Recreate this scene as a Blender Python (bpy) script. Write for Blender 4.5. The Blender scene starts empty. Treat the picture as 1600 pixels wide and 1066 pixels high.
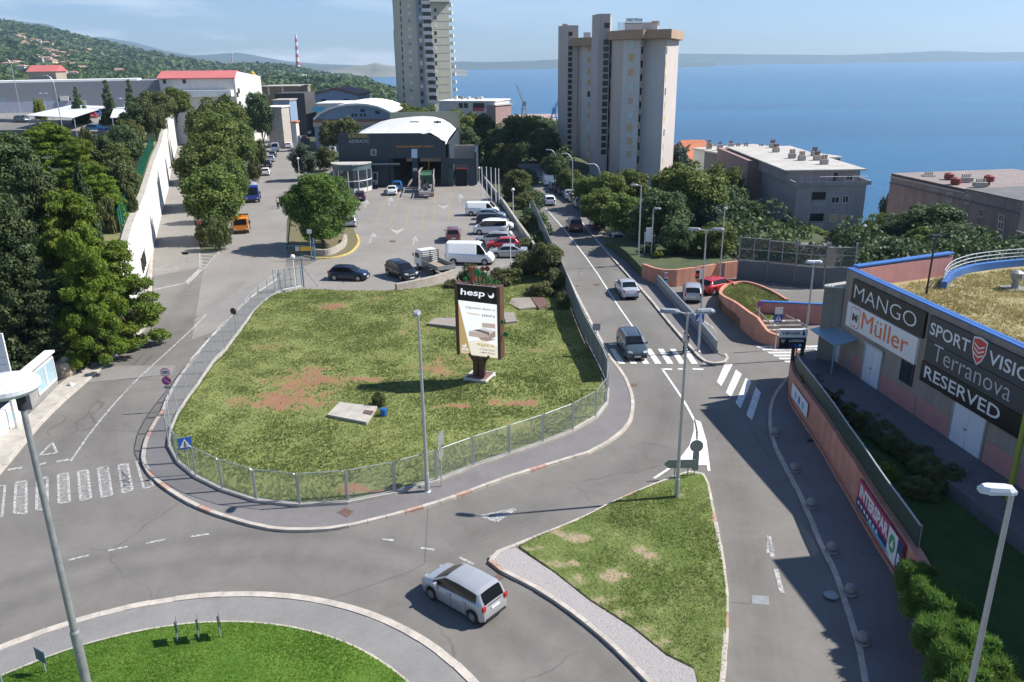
import bpy, bmesh, math, random
import numpy as np
from mathutils import Vector, Matrix

# ---------------------------------------------------------------- camera, sky, sun
CAMH = 21.5; FPX = 1260.0; PITCH = math.radians(19.2); ROLL = math.radians(0.75)
scn = bpy.context.scene
cam_d = bpy.data.cameras.new('camera'); cam = bpy.data.objects.new('camera', cam_d)
scn.collection.objects.link(cam); scn.camera = cam
cam_d.sensor_width = 36; cam_d.lens = FPX / 1600 * 36; cam_d.clip_start = .5; cam_d.clip_end = 80000
cam.matrix_world = Matrix.Translation((0, 0, CAMH)) @ Matrix.Rotation(math.pi/2 - PITCH, 4, 'X') @ Matrix.Rotation(-ROLL, 4, 'Z')

SUN_AZ = math.radians(8); SUN_EL = math.radians(45)
world = bpy.data.worlds.new("World"); scn.world = world; world.use_nodes = True
nt = world.node_tree; N = nt.nodes; L = nt.links
for n_ in list(N): N.remove(n_)
out = N.new('ShaderNodeOutputWorld'); bg = N.new('ShaderNodeBackground'); sky = N.new('ShaderNodeTexSky')
sky.sky_type = 'NISHITA'; sky.sun_disc = False; sky.sun_elevation = SUN_EL
sky.sun_rotation = math.pi/2 - SUN_AZ; sky.air_density = 1.0; sky.dust_density = .35; sky.ozone_density = 1.5; sky.altitude = 100
tc = N.new('ShaderNodeTexCoord'); mp = N.new('ShaderNodeMapping'); mp.inputs['Scale'].default_value = (2.2, 2.2, 15)
mp.inputs['Location'].default_value = (3.1, 1.3, .4)
nz = N.new('ShaderNodeTexNoise'); nz.inputs['Scale'].default_value = 1.5; nz.inputs['Detail'].default_value = 9; nz.inputs['Roughness'].default_value = .58
rp = N.new('ShaderNodeValToRGB'); rp.color_ramp.elements[0].position = .45; rp.color_ramp.elements[1].position = .62
sx = N.new('ShaderNodeSeparateXYZ')
mr = N.new('ShaderNodeMapRange'); mr.inputs[1].default_value = .035; mr.inputs[2].default_value = -.35; mr.inputs[3].default_value = .18; mr.inputs[4].default_value = 1
mul = N.new('ShaderNodeMath'); mul.operation = 'MULTIPLY'
mul2 = N.new('ShaderNodeMath'); mul2.operation = 'MULTIPLY'; mul2.inputs[1].default_value = .8
mx = N.new('ShaderNodeMixRGB'); mx.inputs[2].default_value = (12, 12.2, 12.8, 1)
L.new(tc.outputs['Generated'], mp.inputs[0]); L.new(mp.outputs[0], nz.inputs['Vector']); L.new(nz.outputs['Fac'], rp.inputs[0])
L.new(tc.outputs['Generated'], sx.inputs[0]); L.new(sx.outputs[0], mr.inputs[0])
L.new(rp.outputs[0], mul.inputs[0]); L.new(mr.outputs[0], mul.inputs[1]); mz = N.new('ShaderNodeMapRange'); mz.inputs[1].default_value = .16; mz.inputs[2].default_value = .34; mz.inputs[3].default_value = 1; mz.inputs[4].default_value = 0
mul3 = N.new('ShaderNodeMath'); mul3.operation = 'MULTIPLY'; L.new(sx.outputs[2], mz.inputs[0]); L.new(mul.outputs[0], mul3.inputs[0]); L.new(mz.outputs[0], mul3.inputs[1]); L.new(mul3.outputs[0], mul2.inputs[0])
tint = N.new('ShaderNodeMixRGB'); tint.blend_type = 'MULTIPLY'; tint.inputs[0].default_value = 1; tint.inputs[2].default_value = (.76, .91, 1.18, 1)
L.new(sky.outputs[0], tint.inputs[1])
L.new(mul2.outputs[0], mx.inputs[0]); L.new(tint.outputs[0], mx.inputs[1]); L.new(mx.outputs[0], bg.inputs[0])
bg.inputs[1].default_value = .068
L.new(bg.outputs[0], out.inputs[0])

sun_d = bpy.data.lights.new('sun', 'SUN'); sun_o = bpy.data.objects.new('sun', sun_d); scn.collection.objects.link(sun_o)
sun_d.energy = 5.0; sun_d.angle = math.radians(.5); sun_d.color = (1, .955, .88)
sv = Vector((math.cos(SUN_AZ)*math.cos(SUN_EL), math.sin(SUN_AZ)*math.cos(SUN_EL), math.sin(SUN_EL)))
sun_o.rotation_euler = sv.to_track_quat('Z', 'Y').to_euler(); sun_o.location = (60, 10, 80)
scn.view_settings.view_transform = 'Standard'; scn.view_settings.look = 'None'; scn.view_settings.gamma = 1
scn.view_settings.exposure = 0.84

# ---------------------------------------------------------------- helpers
random.seed(7); RNG = np.random.default_rng(11)
COL = scn.collection
def ray(px, py):
    u = (px-800)/FPX; v = -(py-533)/FPX; c, s = math.cos(ROLL), math.sin(ROLL)
    u2 = u*c+v*s; v2 = -u*s+v*c
    return (u2, math.cos(PITCH)+v2*math.sin(PITCH), -math.sin(PITCH)+v2*math.cos(PITCH))
def G(px, py, z=0.0):
    d = ray(px, py); t = (z-CAMH)/d[2]
    return Vector((d[0]*t, d[1]*t, z))
def GS(pts, z=0.0): return [tuple(G(a, b, z))[:2] for a, b in pts]
def D(px, py, y):                     # point on the ray at a given distance ahead
    d = ray(px, py); t = y/d[1]; return Vector((d[0]*t, y, CAMH+d[2]*t))
def hgt(b, t, z=0.0):                 # height of an upright thing from its foot and its top
    g = G(b[0], b[1], z); d = ray(*t); s = math.hypot(g.x, g.y)/math.hypot(d[0], d[1]); return CAMH+d[2]*s - z

def tag(o, label=None, cat=None, group=None, kind=None):
    if label: o['label'] = label
    if cat: o['category'] = cat
    if group: o['group'] = group
    if kind: o['kind'] = kind
    return o
def empty(name, loc=(0, 0, 0), rz=0, label=None, cat=None, group=None):
    o = bpy.data.objects.new(name, None); COL.objects.link(o); o.location = loc; o.rotation_euler = (0, 0, rz)
    o.empty_display_size = .3
    return tag(o, label, cat, group)
def clone(o, loc=None, rz=None, label=None, group=None, scale=None, parent=None):
    c = o.copy(); COL.objects.link(c)
    if parent is not None: c.parent = parent
    if loc is not None: c.location = loc
    if rz is not None: c.rotation_euler = (0, 0, rz)
    if label: c['label'] = label
    if group: c['group'] = group
    if scale is not None: c.scale = scale if hasattr(scale, '__len__') else (scale,)*3
    for ch in o.children: clone(ch, parent=c)
    return c
def mesh_obj(name, verts, faces, mats, parent=None, fm=None, smooth=False, world=False):
    me = bpy.data.meshes.new(name)
    if world and parent is not None:
        p = parent
        off = Vector((0, 0, 0))
        while p is not None: off += p.location; p = p.parent
        verts = [(v[0]-off.x, v[1]-off.y, v[2]-off.z) for v in verts]
    me.from_pydata([tuple(v) for v in verts], [], faces)
    if not isinstance(mats, (list, tuple)): mats = [mats]
    for m in mats: me.materials.append(m)
    if fm: me.polygons.foreach_set('material_index', fm)
    if smooth: me.polygons.foreach_set('use_smooth', [True]*len(me.polygons))
    me.update()
    o = bpy.data.objects.new(name, me); COL.objects.link(o)
    if parent is not None: o.parent = parent
    return o
class MB:
    def __init__(s): s.v = []; s.f = []; s.m = []; s.mi = 0
    def add(s, vs, fs):
        b = len(s.v); s.v += [tuple(v) for v in vs]; s.f += [tuple(b+i for i in f) for f in fs]; s.m += [s.mi]*len(fs); return s
    def box(s, c, d, rz=0, M=None):
        x, y, z = d[0]/2, d[1]/2, d[2]/2; cs, sn = math.cos(rz), math.sin(rz)
        vs = []
        for k in (-z, z):
            for a, b in ((-x, -y), (x, -y), (x, y), (-x, y)):
                p = Vector((c[0]+a*cs-b*sn, c[1]+a*sn+b*cs, c[2]+k)); vs.append(M @ p if M else p)
        return s.add(vs, [(3, 2, 1, 0), (4, 5, 6, 7), (0, 1, 5, 4), (1, 2, 6, 5), (2, 3, 7, 6), (3, 0, 4, 7)])
    def prism(s, poly, z0, z1):       # z0 / z1 numbers or lists
        n = len(poly)
        a = sum(poly[i][0]*poly[(i+1) % n][1]-poly[(i+1) % n][0]*poly[i][1] for i in range(n))
        if a < 0:
            poly = poly[::-1]
            if hasattr(z0, '__len__'): z0 = z0[::-1]
            if hasattr(z1, '__len__'): z1 = z1[::-1]
        Z0 = z0 if hasattr(z0, '__len__') else [z0]*n; Z1 = z1 if hasattr(z1, '__len__') else [z1]*n
        vs = [(p[0], p[1], Z0[i]) for i, p in enumerate(poly)]+[(p[0], p[1], Z1[i]) for i, p in enumerate(poly)]
        return s.add(vs, [tuple(range(n))[::-1], tuple(range(n, 2*n))]+[(i, (i+1) % n, n+(i+1) % n, n+i) for i in range(n)])
    def strip(s, line, w0, w1, z0, z1, closed=False):   # a kerb-like bar following a line, offsets w0..w1 to the left
        n = len(line); vs = []
        Z0 = z0 if hasattr(z0, '__len__') else [z0]*n; Z1 = z1 if hasattr(z1, '__len__') else [z1]*n
        for i in range(n):
            a = line[(i-1) % n] if closed or i > 0 else line[i]; b = line[(i+1) % n] if closed or i < n-1 else line[i]
            dx, dy = b[0]-a[0], b[1]-a[1]; l = math.hypot(dx, dy) or 1; nx, ny = -dy/l, dx/l
            for w, z in ((w0, Z0[i]), (w1, Z0[i]), (w1, Z1[i]), (w0, Z1[i])): vs.append((line[i][0]+nx*w, line[i][1]+ny*w, z))
        fs = []
        for i in range(n if closed else n-1):
            j = (i+1) % n
            for k in range(4): fs.append((4*i+k, 4*j+k, 4*j+(k+1) % 4, 4*i+(k+1) % 4))
        if not closed: fs += [(0, 1, 2, 3), (4*n-1, 4*n-2, 4*n-3, 4*n-4)]
        return s.add(vs, fs)
    def tube(s, p0, p1, r0, r1=None, n=8, cap=True):
        r1 = r0 if r1 is None else r1; p0 = Vector(p0); p1 = Vector(p1); d = (p1-p0).normalized()
        u = d.orthogonal().normalized(); w = d.cross(u); vs = []
        for p, r in ((p0, r0), (p1, r1)):
            for i in range(n):
                a = 2*math.pi*i/n; vs.append(p+(u*math.cos(a)+w*math.sin(a))*r)
        fs = [(i, (i+1) % n, n+(i+1) % n, n+i) for i in range(n)]
        if cap: fs += [tuple(range(n))[::-1], tuple(range(n, 2*n))]
        return s.add(vs, fs)
    def path(s, pts, r, n=6):
        for a, b in zip(pts[:-1], pts[1:]): s.tube(a, b, r, r, n)
        return s
    def lathe(s, prof, c=(0, 0, 0), n=20, ax=None):
        vs = []
        for r, z in prof:
            for i in range(n):
                a = 2*math.pi*i/n; vs.append((c[0]+r*math.cos(a), c[1]+r*math.sin(a), c[2]+z))
        m = len(prof)
        fs = [(k*n+i, k*n+(i+1) % n, (k+1)*n+(i+1) % n, (k+1)*n+i) for k in range(m-1) for i in range(n)]
        fs += [tuple(range(n))[::-1], tuple(range((m-1)*n, m*n))]
        return s.add(vs, fs)
    def quad(s, a, b, c, d): return s.add([a, b, c, d], [(0, 1, 2, 3)])
    def slab(s, a, b, c, d, t):       # quad with thickness t along its normal
        a, b, c, d = map(Vector, (a, b, c, d)); n = (b-a).cross(d-a).normalized()*t
        return s.add([a, b, c, d, a-n, b-n, c-n, d-n], [(0, 1, 2, 3), (7, 6, 5, 4), (0, 4, 5, 1), (1, 5, 6, 2), (2, 6, 7, 3), (3, 7, 4, 0)])
    def ball(s, c, r, n=12, m=8, z=1.0):
        return s.lathe([(max(r*math.sin(math.pi*k/m), .001), -r*z*math.cos(math.pi*k/m)) for k in range(m+1)], c, n)
    def build(s, name, mats, parent=None, smooth=False, world=False):
        return mesh_obj(name, s.v, s.f, mats, parent, s.m if isinstance(mats, (list, tuple)) and len(mats) > 1 else None, smooth, world)

# ---------------------------------------------------------------- materials
MC = {}
def mat(name, col, rough=.7, metal=0, var=.0, scale=3.0, bump=0.0, bscale=None, coords='Object', spec=.5, coat=0, alpha=None, col2=None, emit=None, objrand=0, stain=0):
    if name in MC: return MC[name]
    m = bpy.data.materials.new(name); m.use_nodes = True; t = m.node_tree; b = t.nodes['Principled BSDF']
    b.inputs['Base Color'].default_value = (*col, 1); b.inputs['Roughness'].default_value = rough; b.inputs['Metallic'].default_value = metal
    b.inputs['Specular IOR Level'].default_value = spec; b.inputs['Coat Weight'].default_value = coat
    tcn = t.nodes.new('ShaderNodeTexCoord')
    if var or col2:
        nz = t.nodes.new('ShaderNodeTexNoise'); nz.inputs['Scale'].default_value = scale; nz.inputs['Detail'].default_value = 8; nz.inputs['Roughness'].default_value = .65
        t.links.new(tcn.outputs[coords], nz.inputs['Vector'])
        r = t.nodes.new('ShaderNodeValToRGB'); r.color_ramp.elements[0].position = .3; r.color_ramp.elements[1].position = .7
        c2 = col2 or tuple(min(1, c*(1+var)) for c in col); c1 = col if col2 else tuple(c*(1-var) for c in col)
        r.color_ramp.elements[0].color = (*c1, 1); r.color_ramp.elements[1].color = (*c2, 1)
        t.links.new(nz.outputs['Fac'], r.inputs[0]); src = r.outputs[0]
        if stain:                      # vertical streaks of dirt
            mpn = t.nodes.new('ShaderNodeMapping'); mpn.inputs['Scale'].default_value = (1.6, 1.6, .12)
            t.links.new(tcn.outputs[coords], mpn.inputs[0])
            n3 = t.nodes.new('ShaderNodeTexNoise'); n3.inputs['Scale'].default_value = 1.3; n3.inputs['Detail'].default_value = 6; t.links.new(mpn.outputs[0], n3.inputs['Vector'])
            r3 = t.nodes.new('ShaderNodeValToRGB'); r3.color_ramp.elements[0].position = .35; r3.color_ramp.elements[1].position = .65
            r3.color_ramp.elements[0].color = (1-stain, 1-stain, 1-stain*1.1, 1)
            mm = t.nodes.new('ShaderNodeMixRGB'); mm.blend_type = 'MULTIPLY'; mm.inputs[0].default_value = 1
            t.links.new(n3.outputs['Fac'], r3.inputs[0]); t.links.new(src, mm.inputs[1]); t.links.new(r3.outputs[0], mm.inputs[2]); src = mm.outputs[0]
        t.links.new(src, b.inputs['Base Color'])
    if bump:
        n2 = t.nodes.new('ShaderNodeTexNoise'); n2.inputs['Scale'].default_value = bscale or scale*8; n2.inputs['Detail'].default_value = 6
        t.links.new(tcn.outputs[coords], n2.inputs['Vector'])
        bp = t.nodes.new('ShaderNodeBump'); bp.inputs['Strength'].default_value = bump; bp.inputs['Distance'].default_value = .05
        t.links.new(n2.outputs['Fac'], bp.inputs['Height']); t.links.new(bp.outputs[0], b.inputs['Normal'])
    MC[name] = m; return m

def asphalt(name, c1, c2, scale=.16, crack=.35):
    m = bpy.data.materials.new(name); m.use_nodes = True; t = m.node_tree; b = t.nodes['Principled BSDF']; NN = t.nodes; LL = t.links
    tcn = NN.new('ShaderNodeTexCoord'); P = tcn.outputs['Object']
    def noise(sc, det=6, ro=.6, vec=None, dist=0):
        n = NN.new('ShaderNodeTexNoise'); n.inputs['Scale'].default_value = sc; n.inputs['Detail'].default_value = det; n.inputs['Roughness'].default_value = ro
        n.inputs['Distortion'].default_value = dist
        LL.new(vec or P, n.inputs['Vector']); return n.outputs['Fac']
    def ramp(f, p0, p1, a, bb):
        r = NN.new('ShaderNodeValToRGB'); r.color_ramp.elements[0].position = p0; r.color_ramp.elements[1].position = p1
        r.color_ramp.elements[0].color = (*a, 1); r.color_ramp.elements[1].color = (*bb, 1); LL.new(f, r.inputs[0]); return r.outputs[0]
    def mulc(a, bb, f=1):
        mm = NN.new('ShaderNodeMixRGB'); mm.blend_type = 'MULTIPLY'; mm.inputs[0].default_value = f; LL.new(a, mm.inputs[1]); LL.new(bb, mm.inputs[2]); return mm.outputs[0]
    base = ramp(noise(scale, 10, .7), .35, .68, c1, c2)
    g = ramp(noise(28, 3, .8), .3, .7, (.80,)*3, (1.18,)*3); base = mulc(base, g)
    g2 = ramp(noise(1.3, 8, .75, dist=.6), .32, .72, (.90,)*3, (1.07,)*3); base = mulc(base, g2)
    vn = NN.new('ShaderNodeTexVoronoi'); vn.feature = 'DISTANCE_TO_EDGE'; vn.inputs['Scale'].default_value = .13
    wv = NN.new('ShaderNodeTexNoise'); wv.inputs['Scale'].default_value = .5; wv.inputs['Detail'].default_value = 7; LL.new(P, wv.inputs['Vector'])
    ad = NN.new('ShaderNodeMixRGB'); ad.blend_type = 'ADD'; ad.inputs[0].default_value = 3.2; LL.new(P, ad.inputs[1]); LL.new(wv.outputs['Color'], ad.inputs[2])
    LL.new(ad.outputs[0], vn.inputs['Vector'])
    cr = ramp(vn.outputs['Distance'], 0.0, .006, (1-crack,)*3, (1,)*3); 
    mk = ramp(noise(.07, 3), .5, .58, (1,)*3, (0,)*3)
    mm = NN.new('ShaderNodeMixRGB'); LL.new(mk, mm.inputs[0]); LL.new(cr, mm.inputs[1]); mm.inputs[2].default_value = (1, 1, 1, 1)
    base = mulc(base, mm.outputs[0])
    LL.new(base, b.inputs['Base Color']); b.inputs['Roughness'].default_value = .82; b.inputs['Specular IOR Level'].default_value = .35
    bp = NN.new('ShaderNodeBump'); bp.inputs['Strength'].default_value = .35; bp.inputs['Distance'].default_value = .01
    LL.new(noise(60, 3), bp.inputs['Height']); LL.new(bp.outputs[0], b.inputs['Normal'])
    MC[name] = m; return m
def paintmark(name, wear=.5, col=(.72, .72, .70)):
    m = mat(name, col, .7, var=.08, scale=4); t = m.node_tree; b = t.nodes['Principled BSDF']
    n = t.nodes.new('ShaderNodeTexNoise'); n.inputs['Scale'].default_value = 5; n.inputs['Detail'].default_value = 9; n.inputs['Roughness'].default_value = .8
    tcn = t.nodes.new('ShaderNodeTexCoord'); t.links.new(tcn.outputs['Object'], n.inputs['Vector'])
    r = t.nodes.new('ShaderNodeValToRGB'); r.color_ramp.elements[0].position = max(.0, wear-.13); r.color_ramp.elements[1].position = wear+.13
    r.color_ramp.elements[0].color = (.12, .12, .12, 1)
    t.links.new(n.outputs['Fac'], r.inputs[0]); t.links.new(r.outputs[0], b.inputs['Alpha']); return m
def leafmat(name, c1, c2, trans=.35):
    m = bpy.data.materials.new(name); m.use_nodes = True; t = m.node_tree; NN = t.nodes; LL = t.links; b = NN['Principled BSDF']
    at = NN.new('ShaderNodeAttribute'); at.attribute_name = 'tone'; oi = NN.new('ShaderNodeObjectInfo')
    mxn = NN.new('ShaderNodeMixRGB'); mxn.inputs[1].default_value = (*c1, 1); mxn.inputs[2].default_value = (*c2, 1); LL.new(at.outputs['Fac'], mxn.inputs[0])
    hs = NN.new('ShaderNodeHueSaturation'); LL.new(mxn.outputs[0], hs.inputs['Color'])
    mr1 = NN.new('ShaderNodeMapRange'); mr1.inputs[3].default_value = .487; mr1.inputs[4].default_value = .513; LL.new(oi.outputs['Random'], mr1.inputs[0]); LL.new(mr1.outputs[0], hs.inputs['Hue'])
    mr2 = NN.new('ShaderNodeMapRange'); mr2.inputs[3].default_value = .85; mr2.inputs[4].default_value = 1.15; LL.new(oi.outputs['Random'], mr2.inputs[0]); LL.new(mr2.outputs[0], hs.inputs['Value'])
    LL.new(hs.outputs[0], b.inputs['Base Color']); b.inputs['Roughness'].default_value = .6; b.inputs['Specular IOR Level'].default_value = .3
    tr = NN.new('ShaderNodeBsdfTranslucent'); LL.new(hs.outputs[0], tr.inputs[0])
    ms = NN.new('ShaderNodeMixShader'); ms.inputs[0].default_value = trans; LL.new(b.outputs[0], ms.inputs[1]); LL.new(tr.outputs[0], ms.inputs[2])
    LL.new(ms.outputs[0], NN['Material Output'].inputs[0]); MC[name] = m; return m

def fbm(x, y, sc=1.0, octv=4, seed=0):
    r = np.zeros_like(np.asarray(x, float)); amp = 1; tot = 0; x = np.asarray(x, float)*sc; y = np.asarray(y, float)*sc
    for o in range(octv):
        xi = np.floor(x).astype(np.int64); yi = np.floor(y).astype(np.int64); fx = x-xi; fy = y-yi
        fx = fx*fx*(3-2*fx); fy = fy*fy*(3-2*fy)
        def h(a, b):
            n = (a*374761393+b*668265263+(seed+o)*982451653) & 0x7fffffff
            n = ((n ^ (n >> 13))*1274126177) & 0x7fffffff; n = n ^ (n >> 16); return (n & 0xffff)/65535.0
        v = (h(xi, yi)*(1-fx)+h(xi+1, yi)*fx)*(1-fy)+(h(xi, yi+1)*(1-fx)+h(xi+1, yi+1)*fx)*fy
        r += v*amp; tot += amp; amp *= .5; x = x*2+17.3; y = y*2+5.1
    return r/tot
def inpoly(x, y, poly):
    x = np.asarray(x); y = np.asarray(y); ins = np.zeros(x.shape, bool); n = len(poly)
    for i in range(n):
        x1, y1 = poly[i][:2]; x2, y2 = poly[(i+1) % n][:2]
        if y1 == y2: continue
        c = ((y1 > y) != (y2 > y)) & (x < (x2-x1)*(y-y1)/(y2-y1)+x1); ins ^= c
    return ins
def smooth_line(pts, it=2):
    for _ in range(it):
        q = [pts[0]]
        for a, b in zip(pts[:-1], pts[1:]):
            q += [(a[0]*.75+b[0]*.25, a[1]*.75+b[1]*.25), (a[0]*.25+b[0]*.75, a[1]*.25+b[1]*.75)]
        q.append(pts[-1]); pts = q
    return pts
def resample(pts, step, closed=False):
    if closed: pts = list(pts)+[pts[0]]
    P_ = np.array(pts); seg = np.hypot(*np.diff(P_, axis=0).T); s = np.r_[0, np.cumsum(seg)]
    n = max(2, int(round(s[-1]/step))+1); t = np.linspace(0, s[-1], n)
    r = [(float(np.interp(a, s, P_[:, 0])), float(np.interp(a, s, P_[:, 1]))) for a in t]
    return r[:-1] if closed else r
def text_mesh(s, bold=0.0, res=3):
    cu = bpy.data.curves.new('lettering', 'FONT'); cu.body = s; cu.size = 1; cu.offset = bold; cu.extrude = 0; cu.resolution_u = res
    ob = bpy.data.objects.new('lettering', cu); COL.objects.link(ob)
    dg = bpy.context.evaluated_depsgraph_get(); dg.update()
    me = bpy.data.meshes.new_from_object(ob.evaluated_get(dg)); 
    bpy.data.objects.remove(ob); bpy.data.curves.remove(cu)
    vs = [v.co.copy() for v in me.vertices]; fs = [tuple(p.vertices) for p in me.polygons]; bpy.data.meshes.remove(me)
    return vs, fs
def put_text(s, o, r, u, w, h, m, parent, bold=0.0, name='lettering', out_=.02, shear=0):
    """text filling the rectangle with lower-left corner o, unit right vector r, unit up vector u, width w and height h"""
    vs, fs = text_mesh(s, bold); r = Vector(r).normalized(); u = Vector(u).normalized(); n = r.cross(u); o = Vector(o)
    x0 = min(v.x for v in vs); x1 = max(v.x for v in vs); y0 = min(v.y for v in vs); y1 = max(v.y for v in vs)
    V = [o+r*((v.x-x0)/(x1-x0)*w+shear*(v.y-y0)/(y1-y0)*h)+u*((v.y-y0)/(y1-y0)*h)+n*out_ for v in vs]
    return mesh_obj(name, V, fs, m, parent, world=True)
def rect_slab(mb, o, r, u, w, h, t, base=0.0):   # box standing on a wall: from base to base+t along the normal
    r = Vector(r).normalized(); u = Vector(u).normalized(); n = r.cross(u); o = Vector(o)
    a, b, c, d = o, o+r*w, o+r*w+u*h, o+u*h; q = [p+n*base for p in (a, b, c, d)]+[p+n*(base+t) for p in (a, b, c, d)]
    mb.add(q, [(3, 2, 1, 0), (4, 5, 6, 7), (0, 1, 5, 4), (1, 2, 6, 5), (2, 3, 7, 6), (3, 0, 4, 7)]); return mb
# ---------------------------------------------------------------- materials used below
asph = asphalt('asphalt', (.140, .132, .120), (.192, .181, .166))
asph_l = asphalt('asphalt_pale', (.205, .190, .172), (.26, .243, .222), .11, .2)
asph_w = asphalt('asphalt_walk', (.150, .142, .142), (.185, .176, .175), .2, .15)
asph_d = mat('asphalt_patch', (.105, .10, .10), .85, var=.15, scale=5)
kerbm = mat('kerb_stone', (.42, .38, .33), .85, var=.28, scale=1.1, bump=.3)
kerbr = mat('kerb_red', (.38, .24, .19), .85, var=.35, scale=4)
conc = mat('concrete', (.36, .33, .29), .9, var=.22, scale=1.2, bump=.4)
concd = mat('concrete_grey', (.24, .235, .23), .9, var=.2, scale=1.5, bump=.3)
stone = mat('rubble_stone', (.26, .22, .18), .95, col2=(.45, .41, .36), scale=3.5, bump=.8)
wmark = paintmark('white_marking', .42); wworn = paintmark('worn_marking', .53, (.6, .6, .59)); ymark = paintmark('yellow_marking', .56, (.55, .42, .17))
wmark2 = paintmark('fresh_marking', .33, (.75, .75, .74)); wfaint = paintmark('faint_marking', .60, (.5, .49, .47))
galv = mat('galvanised_steel', (.46, .48, .50), .45, .6, var=.08, scale=6)
galvd = mat('weathered_steel', (.30, .31, .31), .55, .5, var=.2, scale=3)
white = mat('white_paint', (.78, .78, .77), .5, var=.04, scale=2)
black = mat('black_rubber', (.015, .015, .016), .8)
dark = mat('dark_void', (.02, .022, .025), .7)
glass = mat('window_glass', (.03, .04, .05), .08, 0, spec=.8)
rust = mat('rusty_iron', (.12, .07, .055), .8, var=.3, scale=9)

# ---------------------------------------------------------------- terrain
_sil = np.array([(-900, 12), (-400, 25), (-100, 43), (0, 50), (50, 54), (100, 62), (200, 81), (300, 97), (360, 105), (400, 104), (430, 104), (480, 111), (520, 117), (560, 120), (600, 127), (650, 150), (900, 190)], float)
def zt(x, y):
    x = np.asarray(x, float); y = np.asarray(y, float)
    Lx = np.interp(y, [-60, 66, 80, 98, 124, 148, 176, 237, 330, 600], [-33.5, -34.5, -41.5, -48, -57.5, -66, -77, -99, -130, -200])
    w = np.interp(y, [60, 70], [13, 1.0]); hp = np.interp(y, [46, 72, 130, 250, 300, 520], [0, 6, 8.2, 9.6, 9, 0])
    west = np.clip((Lx-x)/w, 0, 1)*hp
    coast = np.interp(y, [0, 300, 500, 700, 1000, 1600, 4000], [230, 200, 150, 130, 60, -120, -620])
    xe = np.interp(y, [-100, 74, 84, 100, 112, 140, 250, 400, 900, 1600, 4000], [150, 150, 75, 42, 30, 17, 15, 12, -60, -250, -800])
    t = np.clip((x-xe)/(coast-xe), 0, 1.6); tt = np.where(t < 1, t**.85, 1+(t-1)*.1)
    zb = np.interp(y, [250, 330, 600, 1500, 4000], [0, -3, -10, -22, -30])
    yy = np.maximum(y, 60); px = 800+1334*x/yy
    ys = np.interp(px, _sil[:, 0], _sil[:, 1]); Dc = 2600.0
    rollfix = (px-800)*math.tan(ROLL)
    zc = CAMH+((95-rollfix)-ys)/1260*1.12*Dc
    s = (y-380)/(Dc-380); sc = np.clip(s, 0, 1)
    zh = zb+(zc-zb)*sc**1.35; zh = np.where(s > 1, zc-(y-Dc)*.12, zh)
    nz_ = (fbm(x, y, 1/260., 4, 3)-.5)*44*np.clip(s*4, 0, 1)*(1-np.clip((sc-.72)*4, 0, .8))
    z = np.where(s > 0, zh+nz_, zb)
    z = z*(1-np.clip(tt, 0, 1)) - 63*tt
    ne = np.clip((x-xe)/12, 0, 1)*(fbm(x, y, .05, 3, 5)-.5)*3
    return z+west+ne-.08
gx = np.r_[-np.geomspace(160, 5200, 75)[::-1], np.arange(-158, 200, 2.5), np.geomspace(202, 1200, 22)]
gy = np.r_[np.arange(-60, 330, 2.5), np.geomspace(332, 4400, 120)]
XX, YY = np.meshgrid(gx, gy); ZZ = zt(XX, YY); nxg, nyg = len(gx), len(gy)
verts = np.stack([XX.ravel(), YY.ravel(), ZZ.ravel()], 1)
ii = (np.arange(nyg-1)[:, None]*nxg+np.arange(nxg-1)[None]).ravel()
faces = np.stack([ii, ii+1, ii+nxg+1, ii+nxg], 1)
def np_mesh(name, verts, faces, mats, tone=None, parent=None, smooth=False, facetone=None):
    me = bpy.data.meshes.new(name); nv = len(verts); nf = len(faces); k = faces.shape[1]
    me.vertices.add(nv); me.vertices.foreach_set('co', verts.astype(np.float32).ravel())
    me.loops.add(nf*k); me.loops.foreach_set('vertex_index', faces.astype(np.int32).ravel())
    me.polygons.add(nf); me.polygons.foreach_set('loop_start', np.arange(0, nf*k, k, dtype=np.int32))
    if smooth: me.polygons.foreach_set('use_smooth', np.ones(nf, bool))
    me.update(calc_edges=True); me.validate()
    if tone is not None:
        a = me.attributes.new('tone', 'FLOAT', 'POINT'); a.data.foreach_set('value', tone.astype(np.float32))
    for m in (mats if isinstance(mats, (list, tuple)) else [mats]): me.materials.append(m)
    o = bpy.data.objects.new(name, me); COL.objects.link(o)
    if parent is not None: o.parent = parent
    return o
terr_m = mat('terrain_green', (.022, .042, .014), .95, col2=(.07, .085, .032), scale=.35, bump=.6, bscale=.8)
o = np_mesh('terrain', verts, faces, terr_m, smooth=True); tag(o, kind='structure')

# sea
sea_m = bpy.data.materials.new('sea_water'); sea_m.use_nodes = True; t_ = sea_m.node_tree; b_ = t_.nodes['Principled BSDF']
b_.inputs['Roughness'].default_value = .22; b_.inputs['Specular IOR Level'].default_value = .22
tcn = t_.nodes.new('ShaderNodeTexCoord'); mpn = t_.nodes.new('ShaderNodeMapping'); mpn.inputs['Scale'].default_value = (.0008, .004, 1); mpn.inputs['Rotation'].default_value = (0, 0, .12)
n1 = t_.nodes.new('ShaderNodeTexNoise'); n1.inputs['Scale'].default_value = 1; n1.inputs['Detail'].default_value = 9; n1.inputs['Roughness'].default_value = .62
r1 = t_.nodes.new('ShaderNodeValToRGB'); r1.color_ramp.elements[0].position = .3; r1.color_ramp.elements[1].position = .72
r1.color_ramp.elements[0].color = (.002, .052, .14, 1); r1.color_ramp.elements[1].color = (.009, .120, .245, 1)
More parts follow.
